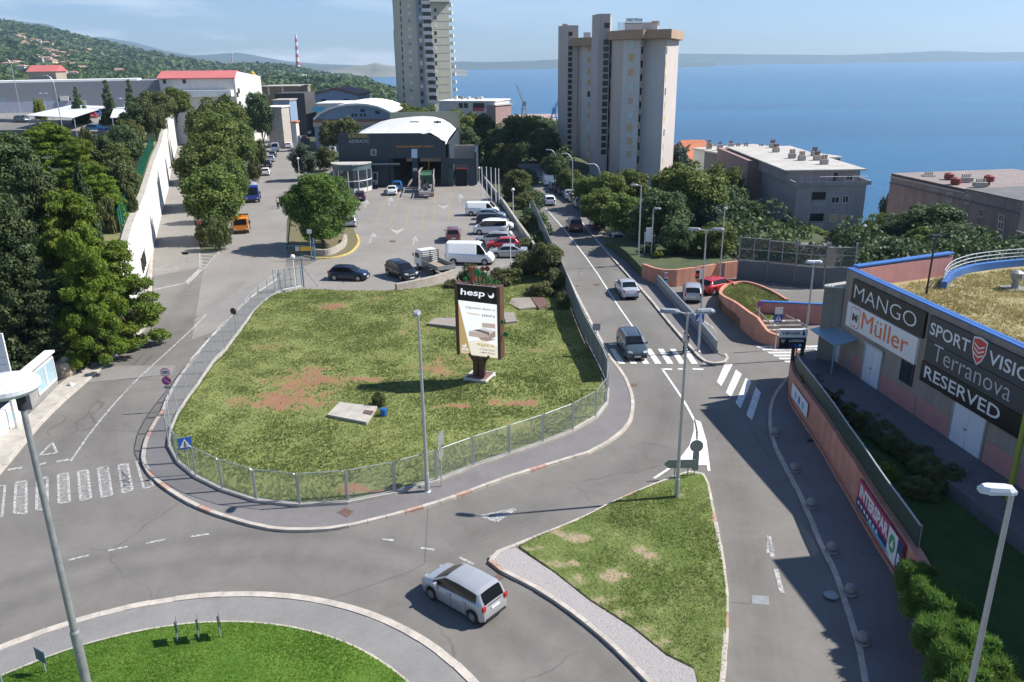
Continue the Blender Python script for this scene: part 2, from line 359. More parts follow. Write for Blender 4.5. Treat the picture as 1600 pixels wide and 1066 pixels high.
t_.links.new(tcn.outputs['Object'], mpn.inputs[0]); t_.links.new(mpn.outputs[0], n1.inputs['Vector']); t_.links.new(n1.outputs['Fac'], r1.inputs[0]); t_.links.new(r1.outputs[0], b_.inputs['Base Color'])
n2 = t_.nodes.new('ShaderNodeTexNoise'); n2.inputs['Scale'].default_value = .12; n2.inputs['Detail'].default_value = 8; n2.inputs['Roughness'].default_value = .7; t_.links.new(tcn.outputs['Object'], n2.inputs['Vector'])
bp_ = t_.nodes.new('ShaderNodeBump'); bp_.inputs['Strength'].default_value = 1; bp_.inputs['Distance'].default_value = 1.6; t_.links.new(n2.outputs['Fac'], bp_.inputs['Height']); t_.links.new(bp_.outputs[0], b_.inputs['Normal'])
o = mesh_obj('sea', [(-13000, 150, -60), (13000, 150, -60), (13000, 12500, -60), (-13000, 12500, -60)], [(0, 1, 2, 3)], sea_m); tag(o, kind='structure')

# far ridges
def ridge(name, sil, dist, m, depth=900, amp=.12, seed=1):
    s_ = np.array(sil, float); xs = np.arange(s_[0, 0], s_[-1, 0]+1, 6.0); ys = np.interp(xs, s_[:, 0], s_[:, 1])
    rows = [(-1, 0), (-.8, .12), (-.55, .38), (-.35, .62), (-.15, .88), (0, 1), (.3, .7), (1, 0)]
    V = []; 
    for j, (f, h) in enumerate(rows):
        for i, (a, b) in enumerate(zip(xs, ys)):
            c = D(a, b, dist); zc_ = c.z+60; y = dist+f*depth
            nn = float(fbm(a*.05+j*3.3, j*1.7+seed, 1, 4, seed))-.5
            V.append((c.x*(y/dist), y+nn*depth*.3*(0 if h in (0, 1) else 1), -60.5+zc_*max(0, min(1, h+(nn*.25 if 0 < h < 1 else 0)))+(nn*zc_*amp if h == 1 else 0)))
    n = len(xs); F = [(j*n+i, j*n+i+1, (j+1)*n+i+1, (j+1)*n+i) for j in range(len(rows)-1) for i in range(n-1)]
    o = mesh_obj(name, V, F, m, smooth=True); tag(o, kind='structure')
mt1 = mat('mountain_green', (.035, .055, .035), .95, col2=(.08, .09, .06), scale=.004)
mt2 = mat('mountain_pale', (.30, .25, .20), .95, col2=(.09, .11, .07), scale=.004)
ridge('mountains', [(-500, 20), (-100, 28), (0, 35), (30, 33), (75, 38), (100, 48), (130, 58), (160, 61), (210, 72), (240, 80), (290, 86), (330, 90), (400, 97), (470, 101), (560, 104), (700, 108)], 7500, mt1, 800, .04, 2)
ridge('mountains', [(60, 60), (160, 58), (210, 66), (260, 80), (300, 87), (340, 84), (370, 82), (400, 87), (450, 96), (500, 100), (560, 102), (640, 104), (720, 107)], 10200, mt1, 800, .04, 4)
ridge('island', [(690, 99), (720, 96), (760, 97), (800, 96), (870, 94), (930, 97), (1000, 97), (1120, 98)], 8600, mt1, 500, .05, 6)
ridge('island', [(840, 94), (1000, 89), (1060, 84), (1100, 84), (1180, 85), (1320, 86), (1400, 83), (1470, 79.5), (1540, 82), (1600, 81), (1700, 84), (1900, 86)], 10800, mt1, 900, .03, 8)
ridge('island', [(490, 115), (520, 108), (545, 104), (575, 101), (588, 97), (600, 101), (625, 106), (660, 107), (700, 108), (730, 110)], 5200, mt2, 300, .05, 9)

# ---------------------------------------------------------------- paved surfaces
def sheet(name, poly, z, m, kind='structure', **k):
    mb = MB(); mb.prism(poly, z-.3, z); o = mb.build(name, m); tag(o, kind=kind, **k); return o
sheet('road', [(-62, -12), (46, -12), (46, 97), (-62, 97)], 0, asph)
LOT = GS([(430, 452), (455, 427), (500, 405), (540, 385), (552, 350), (560, 300), (545, 278), (500, 268), (500, 262), (748, 262), (760, 300), (786, 330), (842, 398), (800, 413), (740, 433), (700, 446), (620, 458), (475, 458)])
sheet('road', LOT, .004, asph_l)
sheet('road', GS([(318, 420), (357, 372), (385, 300), (398, 262), (410, 225), (424, 200), (432, 180), (486, 180), (470, 225), (505, 262), (480, 268), (462, 290), (448, 345), (446, 425), (432, 447), (330, 520), (300, 530)]), .008, asph_l)
sheet('road', GS([(236, 432), (240, 390), (253, 332), (266, 270), (281, 215), (292, 182), (312, 182), (300, 225), (298, 260), (300, 330), (312, 385), (318, 417)]), .012, asph_l)
sheet('road', GS([(870, 392), (836, 325), (815, 288), (806, 256), (842, 256), (868, 290), (905, 322), (945, 362), (975, 392)]), .004, asph)

# pavements, each 12 cm above the road, with their kerb stones
def kerb(line, name='kerb', w=.22, z=.15, m=None, painted=False, closed=False):
    line = resample(line, .98, closed)
    ma = MB(); mr_ = MB()
    n = len(line)
    for i in range(n if closed else n-1):
        a, b = Vector((*line[i], 0)), Vector((*line[(i+1) % n], 0)); d = (b-a).normalized(); j = random.uniform(-.012, .012)
        a2, b2 = a+d*.012, b-d*.012; nn = Vector((-d.y, d.x, 0)); q = mr_ if painted and random.random() < .13 else ma
        q.prism([tuple((a2+nn*j)[:2]), tuple((b2+nn*j)[:2]), tuple((b2+nn*(w+j))[:2]), tuple((a2+nn*(w+j))[:2])], -.1, z+random.uniform(-.008, .008))
    o = ma.build(name, m or kerbm); tag(o, kind='structure')
    if mr_.v: o = mr_.build(name, kerbr); tag(o, kind='structure')
K1px = [(432, 438), (395, 462), (355, 500), (320, 538), (290, 573), (262, 618), (252, 645), (238, 665), (225, 690), (220, 717), (225, 735), (245, 758), (288, 787), (335, 807), (400, 826), (440, 833), (510, 832), (550, 825), (620, 808), (700, 785), (800, 747), (880, 723), (920, 711), (960, 690), (985, 667), (992, 645), (991, 622), (980, 592), (966, 573), (953, 558), (945, 540), (932, 518), (899, 455), (872, 400), (853, 362), (841, 341)]
K1 = smooth_line(GS(K1px), 2)
FENCEpx = [(473, 452), (430, 460), (398, 488), (373, 522), (347, 557), (330, 571), (314, 599), (296, 622), (279, 649), (268, 672), (264, 700), (275, 722), (290, 740), (319, 757), (354, 773), (398, 787), (452, 795), (514, 795), (578, 785), (633, 772), (690, 754), (731, 737), (776, 721), (818, 708), (858, 693), (891, 680), (920, 665), (939, 651), (949, 632), (950, 612), (943, 588), (911, 526), (883, 452), (862, 410), (845, 370), (832, 340)]
FEN = GS(FENCEpx)
def ring_between(name, A, B, z, m):
    n = max(len(A), len(B)); A = resample(A, sum(math.dist(a, b) for a, b in zip(A[:-1], A[1:]))/160); B = resample(B, sum(math.dist(a, b) for a, b in zip(B[:-1], B[1:]))/160)
    n = min(len(A), len(B)); A = A[:n]; B = B[:n]
    V = [(*a, z) for a in A]+[(*b, z) for b in B]; F = [(i, i+1, n+i+1, n+i) for i in range(n-1)]
    o = mesh_obj(name, V, F, m); tag(o, kind='structure'); return o
# pavement round the field, built in three runs so both edges stay matched
k1w = GS(K1px)
ring_between('pavement', smooth_line(GS(K1px[:10]), 2), smooth_line(GS([(473, 452)]+FENCEpx[1:12]), 1), .12, asph_w)
ring_between('pavement', smooth_line(GS(K1px[9:27]), 2), smooth_line(GS(FENCEpx[10:29]), 1), .124, asph_w)
ring_between('pavement', smooth_line(GS(K1px[26:]), 2), smooth_line(GS(FENCEpx[28:]), 1), .12, asph_w)
kerb(smooth_line(GS(K1px[6:23]), 2)[::-1], painted=True, w=-.22)
kerb(smooth_line(GS(K1px[22:]), 2)[::-1], w=-.22)
kerb(smooth_line(GS(K1px[:7]), 2)[::-1], w=-.22)
# left pavement
KLpx = [(-60, 800), (0, 745), (75, 650), (145, 590), (222, 520), (235, 505), (237, 470), (238, 420), (241, 388)]
KOpx = [(-60, 730), (0, 687), (45, 652), (103, 592), (150, 563), (197, 535), (214, 512), (225, 470), (231, 425), (238, 388)]
ring_between('pavement', smooth_line(GS(KLpx), 1), smooth_line(GS(KOpx), 1), .12, conc); kerb(smooth_line(GS(KLpx), 2), w=.22)
# roundabout
RC = (-11.83, 16.6); RO = 12.66; RI = 10.66
circ = [(RC[0]+RO*math.cos(a), RC[1]+RO*math.sin(a)) for a in np.linspace(0, 2*math.pi, 200)[:-1]]
apron = asphalt('asphalt_apron', (.19, .185, .18), (.23, .225, .215), .3, .1)
sheet('road', [(RC[0]+(RO-.05)*math.cos(a), RC[1]+(RO-.05)*math.sin(a)) for a in np.linspace(0, 2*math.pi, 120)[:-1]], .05, apron)
kerb(circ, w=.34, z=.085, closed=True); kerb([(RC[0]+RI*math.cos(a), RC[1]+RI*math.sin(a)) for a in np.linspace(0, 2*math.pi, 160)[:-1]], w=.12, z=.15, closed=True)
# splitter island
ISLpx = [(1077, 739), (1065, 742), (1025, 757), (960, 785), (902, 815), (840, 839), (800, 855), (775, 864), (763, 872), (762, 881), (775, 892), (800, 905), (843, 927), (880, 952), (921, 984), (961, 1019), (1004, 1062), (1040, 1100), (1060, 1130), (1090, 1160), (1110, 1150), (1125, 1110), (1133, 1066), (1138, 1008), (1139, 941), (1134, 893), (1125, 839), (1112, 780), (1109, 760), (1101, 742), (1090, 737)]
ISL = GS(ISLpx); kerb(smooth_line(ISL+[ISL[0]], 1)[:-1], closed=True, painted=True, w=.2, z=.15)
# right road side walk with nose and parapet
SWpx = [(905, 345), (929, 374), (950, 398), (972, 423), (1007, 460), (1055, 520), (1075, 542), (1092, 562), (1102, 568), (1112, 571), (1125, 571), (1136, 568), (1140, 562), (1135, 555)]
SOpx = [(922, 352), (948, 374), (975, 392), (1000, 414), (1040, 462), (1085, 512), (1108, 540), (1121, 556), (1128, 557), (1130, 557), (1131, 557), (1132, 557), (1133, 556), (1134, 555)]
ring_between('pavement', GS(SWpx), GS(SOpx), .12, asph_w); kerb(smooth_line(GS(SWpx), 1)[::-1], w=-.2)
# bollard walkway
KRpx = [(1234, 588), (1222, 600), (1212, 612), (1204, 628), (1199, 650), (1201, 672), (1207, 700), (1230, 742), (1252, 785), (1280, 855), (1297, 885), (1315, 938), (1334, 995), (1348, 1066), (1360, 1150)]
WALLpx = [(1236, 590), (1234, 610), (1234, 632), (1258, 667), (1287, 712), (1308, 750), (1330, 786), (1361, 842), (1395, 896), (1428, 952), (1450, 1008), (1463, 1066), (1480, 1150)]
ring_between('pavement', smooth_line(GS(KRpx), 1), smooth_line(GS(WALLpx), 1), .13, asph_w); kerb(smooth_line(GS(KRpx), 2), w=.2)
# central strip between the right road and the yard, sloping bank
# ---------------------------------------------------------------- road markings
class Marks:
    def __init__(s): s.mb = MB(); s.z = .022
    def poly(s, pts, px=True):
        w = GS(pts) if px else pts
        a = sum(w[i][0]*w[(i+1) % len(w)][1]-w[(i+1) % len(w)][0]*w[i][1] for i in range(len(w)))
        if a < 0: w = w[::-1]
        s.mb.add([(x, y, s.z) for x, y in w], [tuple(range(len(w)))]); return s
    def line(s, pts, w=.13, px=True, sm=1):
        q = smooth_line(GS(pts) if px else pts, sm) if len(pts) > 2 else (GS(pts) if px else pts); n = len(q); V = []
        for i in range(n):
            a = q[max(i-1, 0)]; b = q[min(i+1, n-1)]; dx, dy = b[0]-a[0], b[1]-a[1]; l = math.hypot(dx, dy); nx, ny = -dy/l*w/2, dx/l*w/2
            V += [(q[i][0]+nx, q[i][1]+ny, s.z), (q[i][0]-nx, q[i][1]-ny, s.z)]
        s.mb.add(V, [(2*i+1, 2*i+3, 2*i+2, 2*i) for i in range(n-1)]); return s
    def outline(s, pts, w=.12):
        for i in range(len(pts)): s.line([pts[i], pts[(i+1) % len(pts)]], w)
        return s
    def build(s, m): o = s.mb.build('road_marking', m); tag(o, kind='structure')
A = Marks()
A.line([(852, 325), (885, 362.5), (927, 417.5), (960, 470), (1000, 527), (1008, 540)], .14)
A.line([(818, 275), (830, 295), (846, 317)], .13)
A.line([(1034, 576), (1045, 592), (1062, 617), (1075, 638), (1086, 660)], .16)
A.line([(1086, 660), (1090, 680), (1086, 700)], .12).line([(1022, 748), (1045, 733), (1062, 720)], .16)
for i in range(8):
    x = 952+18.9*i; A.poly([(x, 545.5), (x+8.5, 545.5), (x+25, 569), (x+15, 569)])
for q in ([(1132, 570), (1145, 569.5), (1127, 604), (1120, 597)], [(1150, 578), (1159, 585), (1142, 621), (1134, 614)], [(1165, 591), (1174, 597), (1157, 639), (1149, 630)], [(1181, 605), (1189, 614), (1175, 657), (1166, 649)]): A.poly(q)
A.line([(951, 538.5), (966, 538.5)], .35)
for a, b in ((1034, 1050), (1059, 1072), (1082, 1099)): A.line([(a, 577), (b, 577.5)], .28)
for i in range(11): A.poly([(1181+i*8.6, 541+i*4.6), (1278, 540.5+i*4.6), (1280, 543.2+i*4.6), (1185+i*8.6, 543.8+i*4.6)])
A.build(wmark)
B = Marks(); B.poly([(1084, 655), (1095, 660), (1104, 690), (1110, 736), (1106, 737), (1104, 727), (1058, 729), (1062, 717), (1077, 697), (1084, 674)]).build(wmark2)
C_ = Marks()
C_.line([(110, 722), (125, 700), (140, 678), (170, 641), (210, 597), (240, 570), (300, 515), (322, 492)], .13)
for q in ([(-4, 760), (8, 759), (3, 808), (-8, 808)], [(25, 754), (41, 752), (41, 803), (22, 803)], [(58, 748), (74, 746), (74, 797), (57, 797)], [(91, 742), (106, 740), (109, 785), (92, 787)], [(122, 737), (137, 735), (142, 779), (126, 783)], [(153, 732), (168, 729), (175, 774), (159, 778)], [(185, 727), (199, 725), (207, 766), (192, 771)], [(213, 721), (222, 722), (240, 760), (225, 764)]): C_.outline(q, .13)
for q in ([(25, 754), (41, 752), (41, 803), (22, 803)], [(58, 748), (74, 746), (74, 797), (57, 797)], [(91, 742), (106, 740), (109, 785), (92, 787)], [(122, 737), (137, 735), (142, 779), (126, 783)], [(153, 732), (168, 729), (175, 774), (159, 778)], [(185, 727), (199, 725), (207, 766), (192, 771)]): Ff = Marks(); Ff.z = .02; Ff.poly(q).build(wfaint)
C_.line([(12, 735), (35, 731)], .25).line([(52, 729), (72, 724)], .25).line([(88, 722), (108, 719)], .25)
C_.outline([(62, 712), (82, 692), (89, 708)], .14)
for a, b in (((107, 876), (139, 868)), ((169, 861), (199, 855)), ((228, 850), (259, 843)), ((298, 839), (327, 835)), ((597, 843), (615, 845)), ((657, 857), (679, 860)), ((718, 872), (740, 882))): C_.line([a, b], .15)
C_.outline([(752, 807), (805, 796), (776, 815)], .2).line([(770, 812), (792, 800)], .4)
C_.line([(1201, 838), (1207, 872)], .2).line([(1212, 890), (1222, 927)], .2).poly([(1199, 836), (1210, 862), (1197, 866)])
C_.line([(241, 453), (289, 443)], .3).poly([(289, 441), (310, 421), (318, 421), (294, 445)])
for i in range(5): C_.line([(313.5, 398+i*5), (334-i*4.2, 399+i*5)], .28)
C_.line([(312, 394), (312.5, 420)], .12).line([(337, 398), (318, 421)], .12)
C_.line([(370, 325), (340, 400)], .1).line([(1225, 449), (1290, 456)], .12).line([(1140, 446), (1180, 448), (1235, 456)], .14)
for x in (1162, 1178, 1194, 1210): C_.line([(x, 440), (x-3, 446)], .1)
C_.poly([(1108, 508), (1113, 510), (1122, 523)]).line([(1108, 508), (1096, 500)], .2)
C_.build(wworn)
Dm = Marks(); Dm.z = .03
Dm.poly([(608, 357), (619, 361), (634, 356), (620, 367)]).poly([(682, 320), (693, 323), (705, 319), (693, 327)])
for (x, y, dx) in ((648, 384, 3), (583, 378, 6), (719, 317, 1), (572, 326, 2), (610, 322, 3)):
    Dm.line([(x-dx, y), (x, y-10)], .16).poly([(x-5, y-8), (x+1, y-14), (x+6, y-7)])
Dm.line([(572, 382), (583, 377)], .2)
Dm.build(wworn)
Ym = Marks(); Ym.z = .03
for x0, y0, x1, y1 in ((585, 355, 608, 300), (607, 358, 625, 300), (632, 362, 640, 320), (676, 350, 680, 290), (700, 345, 705, 285), (660, 360, 662, 330)): Ym.line([(x0, y0), (x1, y1)], .14)
Ym.build(ymark)
# tar seams and patched trenches
Tm = Marks(); Tm.z = .0035
Tm.line([(700, 300), (1, 1)][:1]+[(664, 866), (664, 885), (560, 922), (508, 938)], .05).poly([(352, 499), (358, 506), (397, 503), (398, 500)])
for q_1 in ([(105, 596), (190, 590), (268, 596)], [(228, 505), (300, 500), (352, 500)], [(1140, 941), (1172, 944)], [(900, 424), (945, 420), (972, 423)], [(870, 372), (905, 368)], [(985, 700), (1010, 690), (1062, 705)], [(1150, 620), (1180, 680), (1205, 720)]): Tm.line(q_1, .06)
for q_1 in ([(855, 500), (880, 500), (890, 520), (862, 522)], [(640, 812), (690, 800), (705, 812), (655, 826)], [(1150, 1000), (1180, 1000), (1186, 1060), (1154, 1060)], [(330, 905), (372, 897), (382, 912), (338, 920)], [(170, 655), (200, 652), (190, 672), (158, 675)], [(925, 640), (950, 640), (956, 655), (930, 656)]): Tm.poly(q_1) if q_1[0][0] == 925 else None
Tm.build(asph_d)
Pm = Marks(); Pm.z = .0185
Pm.poly([(300, 502), (352, 502), (420, 450), (445, 425), (380, 452)]).poly([(120, 600), (268, 585), (275, 572), (170, 572)])
Pm.build(asphalt('asphalt_patch_pale', (.19, .182, .172), (.23, .22, .208), .5, .1))
lane = mat('tyre_darkened', (.05, .048, .046), .8); ln_ = lane.node_tree; an = ln_.nodes.new('ShaderNodeTexNoise'); an.inputs['Scale'].default_value = .5; an.inputs['Detail'].default_value = 6
am = ln_.nodes.new('ShaderNodeMath'); am.operation = 'MULTIPLY'; am.inputs[1].default_value = .05; ln_.links.new(an.outputs['Fac'], am.inputs[0]); ln_.links.new(am.outputs[0], ln_.nodes['Principled BSDF'].inputs['Alpha'])
cs_ = ln_.nodes.new('ShaderNodeTexCoord'); ln_.links.new(cs_.outputs['Object'], an.inputs['Vector'])
arc_ = lambda R_, a0, a1: [(RC[0]+R_*math.cos(t), RC[1]+R_*math.sin(t)) for t in np.linspace(math.radians(a0), math.radians(a1), 40)]
kk = 0
for R_ in (15.2, 17.2):
    for w_ in (1.5, 1.0, .5): kk += 1; m_ = Marks(); m_.z = .0045+.0006*kk; m_.line(arc_(R_, -60, 200), w_, False, 0).build(lane)
for ln2 in ([(880, 345), (1015, 520), (1040, 590), (1040, 670), (985, 740), (850, 800), (700, 850)], [(1110, 640), (1140, 720), (1180, 900), (1200, 1066)], [(200, 760), (150, 700), (200, 600), (300, 500), (380, 440)], [(60, 760), (100, 690), (160, 615), (250, 520), (300, 440)]):
    for w_ in (2.2, 1.4, .7): kk += 1; m_ = Marks(); m_.z = .0045+.0006*kk; m_.line(ln2, w_, sm=2).build(lane)
sl = put_text('STOP', Vector((*GS([(294, 414)])[0], .024)), (-1, .0, 0), (-.15, -1, 0), 8.0, 2.6, wfaint, None, name='road_marking', out_=.0); tag(sl, kind='structure')

# ---------------------------------------------------------------- green areas
def grassy(name, dens_c, c1, c2):
    """ground sheet material: soil and turf mixed by a vertex attribute 'tone' (0 turf .. 1 bare)"""
    m = bpy.data.materials.new(name); m.use_nodes = True; t = m.node_tree; NN = t.nodes; LL = t.links; b = NN['Principled BSDF']
    at = NN.new('ShaderNodeAttribute'); at.attribute_name = 'tone'; tcn = NN.new('ShaderNodeTexCoord')
    n = NN.new('ShaderNodeTexNoise'); n.inputs['Scale'].default_value = .45; n.inputs['Detail'].default_value = 10; n.inputs['Roughness'].default_value = .72; LL.new(tcn.outputs['Object'], n.inputs['Vector'])
    r = NN.new('ShaderNodeValToRGB'); r.color_ramp.elements[0].position = .32; r.color_ramp.elements[1].position = .68
    r.color_ramp.elements[0].color = (*c1, 1); r.color_ramp.elements[1].color = (*c2, 1); LL.new(n.outputs['Fac'], r.inputs[0])
    n3 = NN.new('ShaderNodeTexNoise'); n3.inputs['Scale'].default_value = 3.5; n3.inputs['Detail'].default_value = 8; n3.inputs['Roughness'].default_value = .8; LL.new(tcn.outputs['Object'], n3.inputs['Vector'])
    ad = NN.new('ShaderNodeMath'); ad.operation = 'ADD'; LL.new(at.outputs['Fac'], ad.inputs[0]); LL.new(n3.outputs['Fac'], ad.inputs[1])
    r2 = NN.new('ShaderNodeValToRGB'); r2.color_ramp.elements[0].position = .78; r2.color_ramp.elements[1].position = 1.0; LL.new(ad.outputs[0], r2.inputs[0])
    so = NN.new('ShaderNodeMixRGB'); so.inputs[1].default_value = (*dens_c[0], 1); so.inputs[2].default_value = (*dens_c[1], 1); LL.new(n3.outputs['Fac'], so.inputs[0])
    mxn = NN.new('ShaderNodeMixRGB'); LL.new(r2.outputs[0], mxn.inputs[0]); LL.new(r.outputs[0], mxn.inputs[1]); LL.new(so.outputs[0], mxn.inputs[2])
    LL.new(mxn.outputs[0], b.inputs['Base Color']); b.inputs['Roughness'].default_value = .95; b.inputs['Specular IOR Level'].default_value = .1
    bp = NN.new('ShaderNodeBump'); bp.inputs['Strength'].default_value = .9; bp.inputs['Distance'].default_value = .08
    n4 = NN.new('ShaderNodeTexNoise'); n4.inputs['Scale'].default_value = 6; n4.inputs['Detail'].default_value = 8; LL.new(tcn.outputs['Object'], n4.inputs['Vector']); LL.new(n4.outputs['Fac'], bp.inputs['Height']); LL.new(bp.outputs[0], b.inputs['Normal'])
    return m
soil_red = ((.20, .095, .055), (.30, .17, .11)); soil_tan = ((.25, .19, .12), (.36, .29, .20))
field_m = grassy('field_turf', soil_red, (.135, .165, .052), (.215, .235, .085))
ISL_F = .75
isl_m = grassy('island_turf', soil_tan, (.085, .13, .03), (.17, .20, .07))
lawn_m = grassy('roundabout_turf', soil_tan, (.055, .12, .018), (.11, .18, .03))
blade_m = leafmat('grass_blades', (.115, .160, .040), (.25, .265, .10), .38)
lawn_b = leafmat('lawn_blades', (.07, .16, .018), (.20, .31, .045), .35)
def patches(x, y, lst):
    r = np.zeros_like(x)
    for (px, py, rx, ry, s_) in lst:
        c = G(px, py); 
        d = np.sqrt(((x-c.x)/rx)**2+((y-c.y)/ry)**2)+(fbm(x, y, .9, 4, 9)-.5)*1.1+(fbm(x, y, 2.6, 3, 19)-.5)*1.5
        r = np.maximum(r, s_*np.clip(1.35-d, 0, 1))
    return r
FB = [(478, 598, 3.6, 2.6, .5), (455, 632, 3.6, 2.2, .55), (530, 600, 2.6, 1.6, .45), (470, 560, 3, 1.2, .3), (575, 598, 2.4, .9, .5), (420, 545, 2.5, 1.2, .35), (520, 488, 2.0, 1.0, .5), (710, 592, 1.7, .8, .35), (720, 640, 1.6, .5, .6), (800, 635, 1.9, .7, .55), (800, 615, 1.2, .5, .3), (560, 770, 1.8, .6, .6), (595, 775, 1.2, .5, .5), (690, 575, 1.6, .7, .3), (510, 575, 3.5, 1, .3), (640, 590, 2, .8, .35)]
BB = G(750, 605)
def z_field(x, y):
    z = .22+(fbm(x, y, .12, 3, 21)-.5)*.35+(fbm(x, y, .7, 2, 22)-.5)*.12
    return z+.55*np.exp(-(((x-BB.x-.3)/2.4)**2+((y-BB.y+.4)/1.9)**2))+ .5*np.exp(-(((x+14)/12)**2+((y-72)/4)**2))
FIELD = GS([(473, 455), (432, 463), (400, 490), (375, 523), (349, 558), (332, 572), (316, 600), (298, 624), (281, 651), (271, 673), (268, 700), (278, 721), (292, 738), (320, 754), (355, 770), (399, 783), (452, 791), (514, 791), (578, 781), (633, 768), (690, 750), (731, 733), (776, 717), (818, 704), (857, 689), (889, 676), (917, 661), (936, 648), (944, 630), (945, 612), (938, 588), (907, 526), (879, 452), (855, 408), (840, 405), (800, 420), (760, 432), (700, 447), (625, 459), (560, 458), (500, 456)])
def star(name, poly, center, zf, bare, m, rings=70, step=.6):
    b = np.array(resample(poly, step, True)); n = len(b); f = np.sqrt(np.linspace(0, 1, rings)); f = np.linspace(.0, 1, rings)
    P = center[None, None]+(b[None]-center[None, None])*f[:, None, None]; X = P[..., 0].ravel(); Y = P[..., 1].ravel()
    Z = zf(X, Y); v = np.stack([X, Y, Z], 1); i = np.arange(rings-1)[:, None]*n; j = np.arange(n)[None]; j2 = (j+1) % n
    F = np.stack([(i+j).ravel(), (i+n+j).ravel(), (i+n+j2).ravel(), (i+j2).ravel()], 1)
    skirt = np.stack([b[:, 0], b[:, 1], np.full(n, -.1)], 1); base = len(v); v = np.vstack([v, skirt])
    k = np.arange(n); last = (rings-1)*n
    F = np.vstack([F, np.stack([last+k, base+k, base+(k+1) % n, last+(k+1) % n], 1)])
    tone = np.r_[bare(X, Y), np.ones(n)]
    return np_mesh(name, v, F, m, tone, smooth=True)
def blades(name, poly, zf, bare, n, h, w, m, label, cat='grass', mask=None, seed=1, tone0=0):
    r = np.random.default_rng(seed); P = np.array(poly); lo = P.min(0); hi = P.max(0)
    x = r.uniform(lo[0], hi[0], n); y = r.uniform(lo[1], hi[1], n); k = inpoly(x, y, poly)
    if mask is not None: k &= mask(x, y)
    x = x[k]; y = y[k]; bv = bare(x, y); cl = fbm(x, y, .55, 4, seed+40); k = r.random(len(x)) > np.clip(bv*2.2, 0, .97); k &= r.random(len(x)) < .35+cl*1.1
    x = x[k]; y = y[k]; cl = cl[k]; n = len(x); z = zf(x, y)-.02
    V = []; a = r.uniform(0, 2*np.pi, (n, 3)); hh = h*(.5+1.0*r.random((n, 3)))*(.5+1.3*cl[:, None]); ww = w*(.6+.8*r.random((n, 3)))
    lean = r.uniform(-.5, .5, (n, 3, 2))*hh[..., None]; off = r.normal(0, w*1.5, (n, 3, 2))
    bx = x[:, None]+off[..., 0]; by = y[:, None]+off[..., 1]; bz = np.repeat(z[:, None], 3, 1)
    p0 = np.stack([bx-np.cos(a)*ww, by-np.sin(a)*ww, bz], -1); p1 = np.stack([bx+np.cos(a)*ww, by+np.sin(a)*ww, bz], -1); p2 = np.stack([bx+lean[..., 0], by+lean[..., 1], bz+hh], -1)
    v = np.stack([p0, p1, p2], 2).reshape(-1, 3); F = np.arange(len(v)).reshape(-1, 3)
    big = fbm(x, y, .16, 4, seed+80)
    tn = np.clip(tone0+(big-.5)*1.5+.55+r.normal(0, .12, n), 0, 1); tone = np.repeat(tn, 9)
    o = np_mesh(name, v, F, m, tone); tag(o, label, cat, kind='stuff'); return o
fb = lambda x, y: np.maximum(patches(x, y, FB), np.clip((fbm(x, y, .22, 4, 31)-.62)*2.2, 0, .5))
o = star('field', FIELD, np.array([-6.0, 62.0]), z_field, fb, field_m, 90, .5); tag(o, kind='structure')
blades('grass', FIELD, z_field, fb, 170000, .085, .026, blade_m, 'rough mown grass with bare red patches inside the mesh fence', seed=3)
ISLI = GS([(1077, 742), (1066, 745), (1025, 760), (960, 788), (902, 818), (842, 842), (810, 858), (827, 871), (867, 898), (921, 941), (988, 984), (1041, 1027), (1084, 1048), (1105, 1120), (1120, 1110), (1129, 1066), (1134, 1008), (1135, 941), (1130, 893), (1121, 839), (1108, 780), (1105, 760), (1098, 745)])
z_isl = lambda x, y: .15+(fbm(x, y, .3, 3, 51)-.5)*.10
ISLB = [(830, 862, 1.7, .35, .6), (870, 885, 1.1, .35, .6), (905, 915, .8, .5, .6), (935, 940, .9, .5, .6), (965, 965, .8, .4, .6), (1000, 990, 1., .4, .6), (1020, 1012, .8, .4, .6), (1060, 1035, .9, .4, .5), (1064, 778, .45, .3, .6), (890, 840, 1.4, .5, .35), (900, 860, 1.5, .6, .3), (1120, 900, .5, 1.5, .35), (1125, 1000, .5, 1.6, .4), (920, 830, 1.2, .4, .3), (1030, 960, .7, .5, .3), (960, 900, .7, .5, .25)]
ib = lambda x, y: np.maximum(patches(x, y, ISLB)*.72, np.clip((fbm(x, y, .7, 4, 61)-.60)*2.5, 0, .5))
gravel = mat('gravel', (.22, .20, .20), .95, col2=(.46, .43, .42), scale=22, bump=1.0, bscale=24)
GRV = GS([(775, 866), (765, 873), (765, 880), (777, 890), (803, 902), (846, 924), (883, 949), (924, 981), (964, 1016), (1007, 1059), (1040, 1095), (1060, 1126), (1090, 1150), (1100, 1120), (1084, 1050), (1041, 1029), (988, 986), (921, 943), (867, 900), (827, 873), (806, 859)])
sheet('gravel_bed', GRV, .13, gravel)
o = star('island', ISLI, np.array(tuple(G(1040, 880))[:2]), z_isl, ib, isl_m, 60, .3); tag(o, kind='structure')
blades('grass', ISLI, z_isl, ib, 52000, .06, .014, blade_m, 'dry short grass on the triangular traffic island', seed=5)
r_ = np.random.default_rng(8); n = 9000; P_ = np.array(GRV); xx = r_.uniform(P_[:, 0].min(), P_[:, 0].max(), n); yy = r_.uniform(P_[:, 1].min(), P_[:, 1].max(), n); k = inpoly(xx, yy, GRV); xx = xx[k]; yy = yy[k]; n = len(xx)
oc = np.array([(1, 0, 0), (0, 1, 0), (-1, 0, 0), (0, -1, 0), (0, 0, 1)]); s_ = r_.uniform(.018, .04, (n, 1, 1))*np.array([1, 1, .8])[None, None]; ro = r_.uniform(0, 6.28, n)
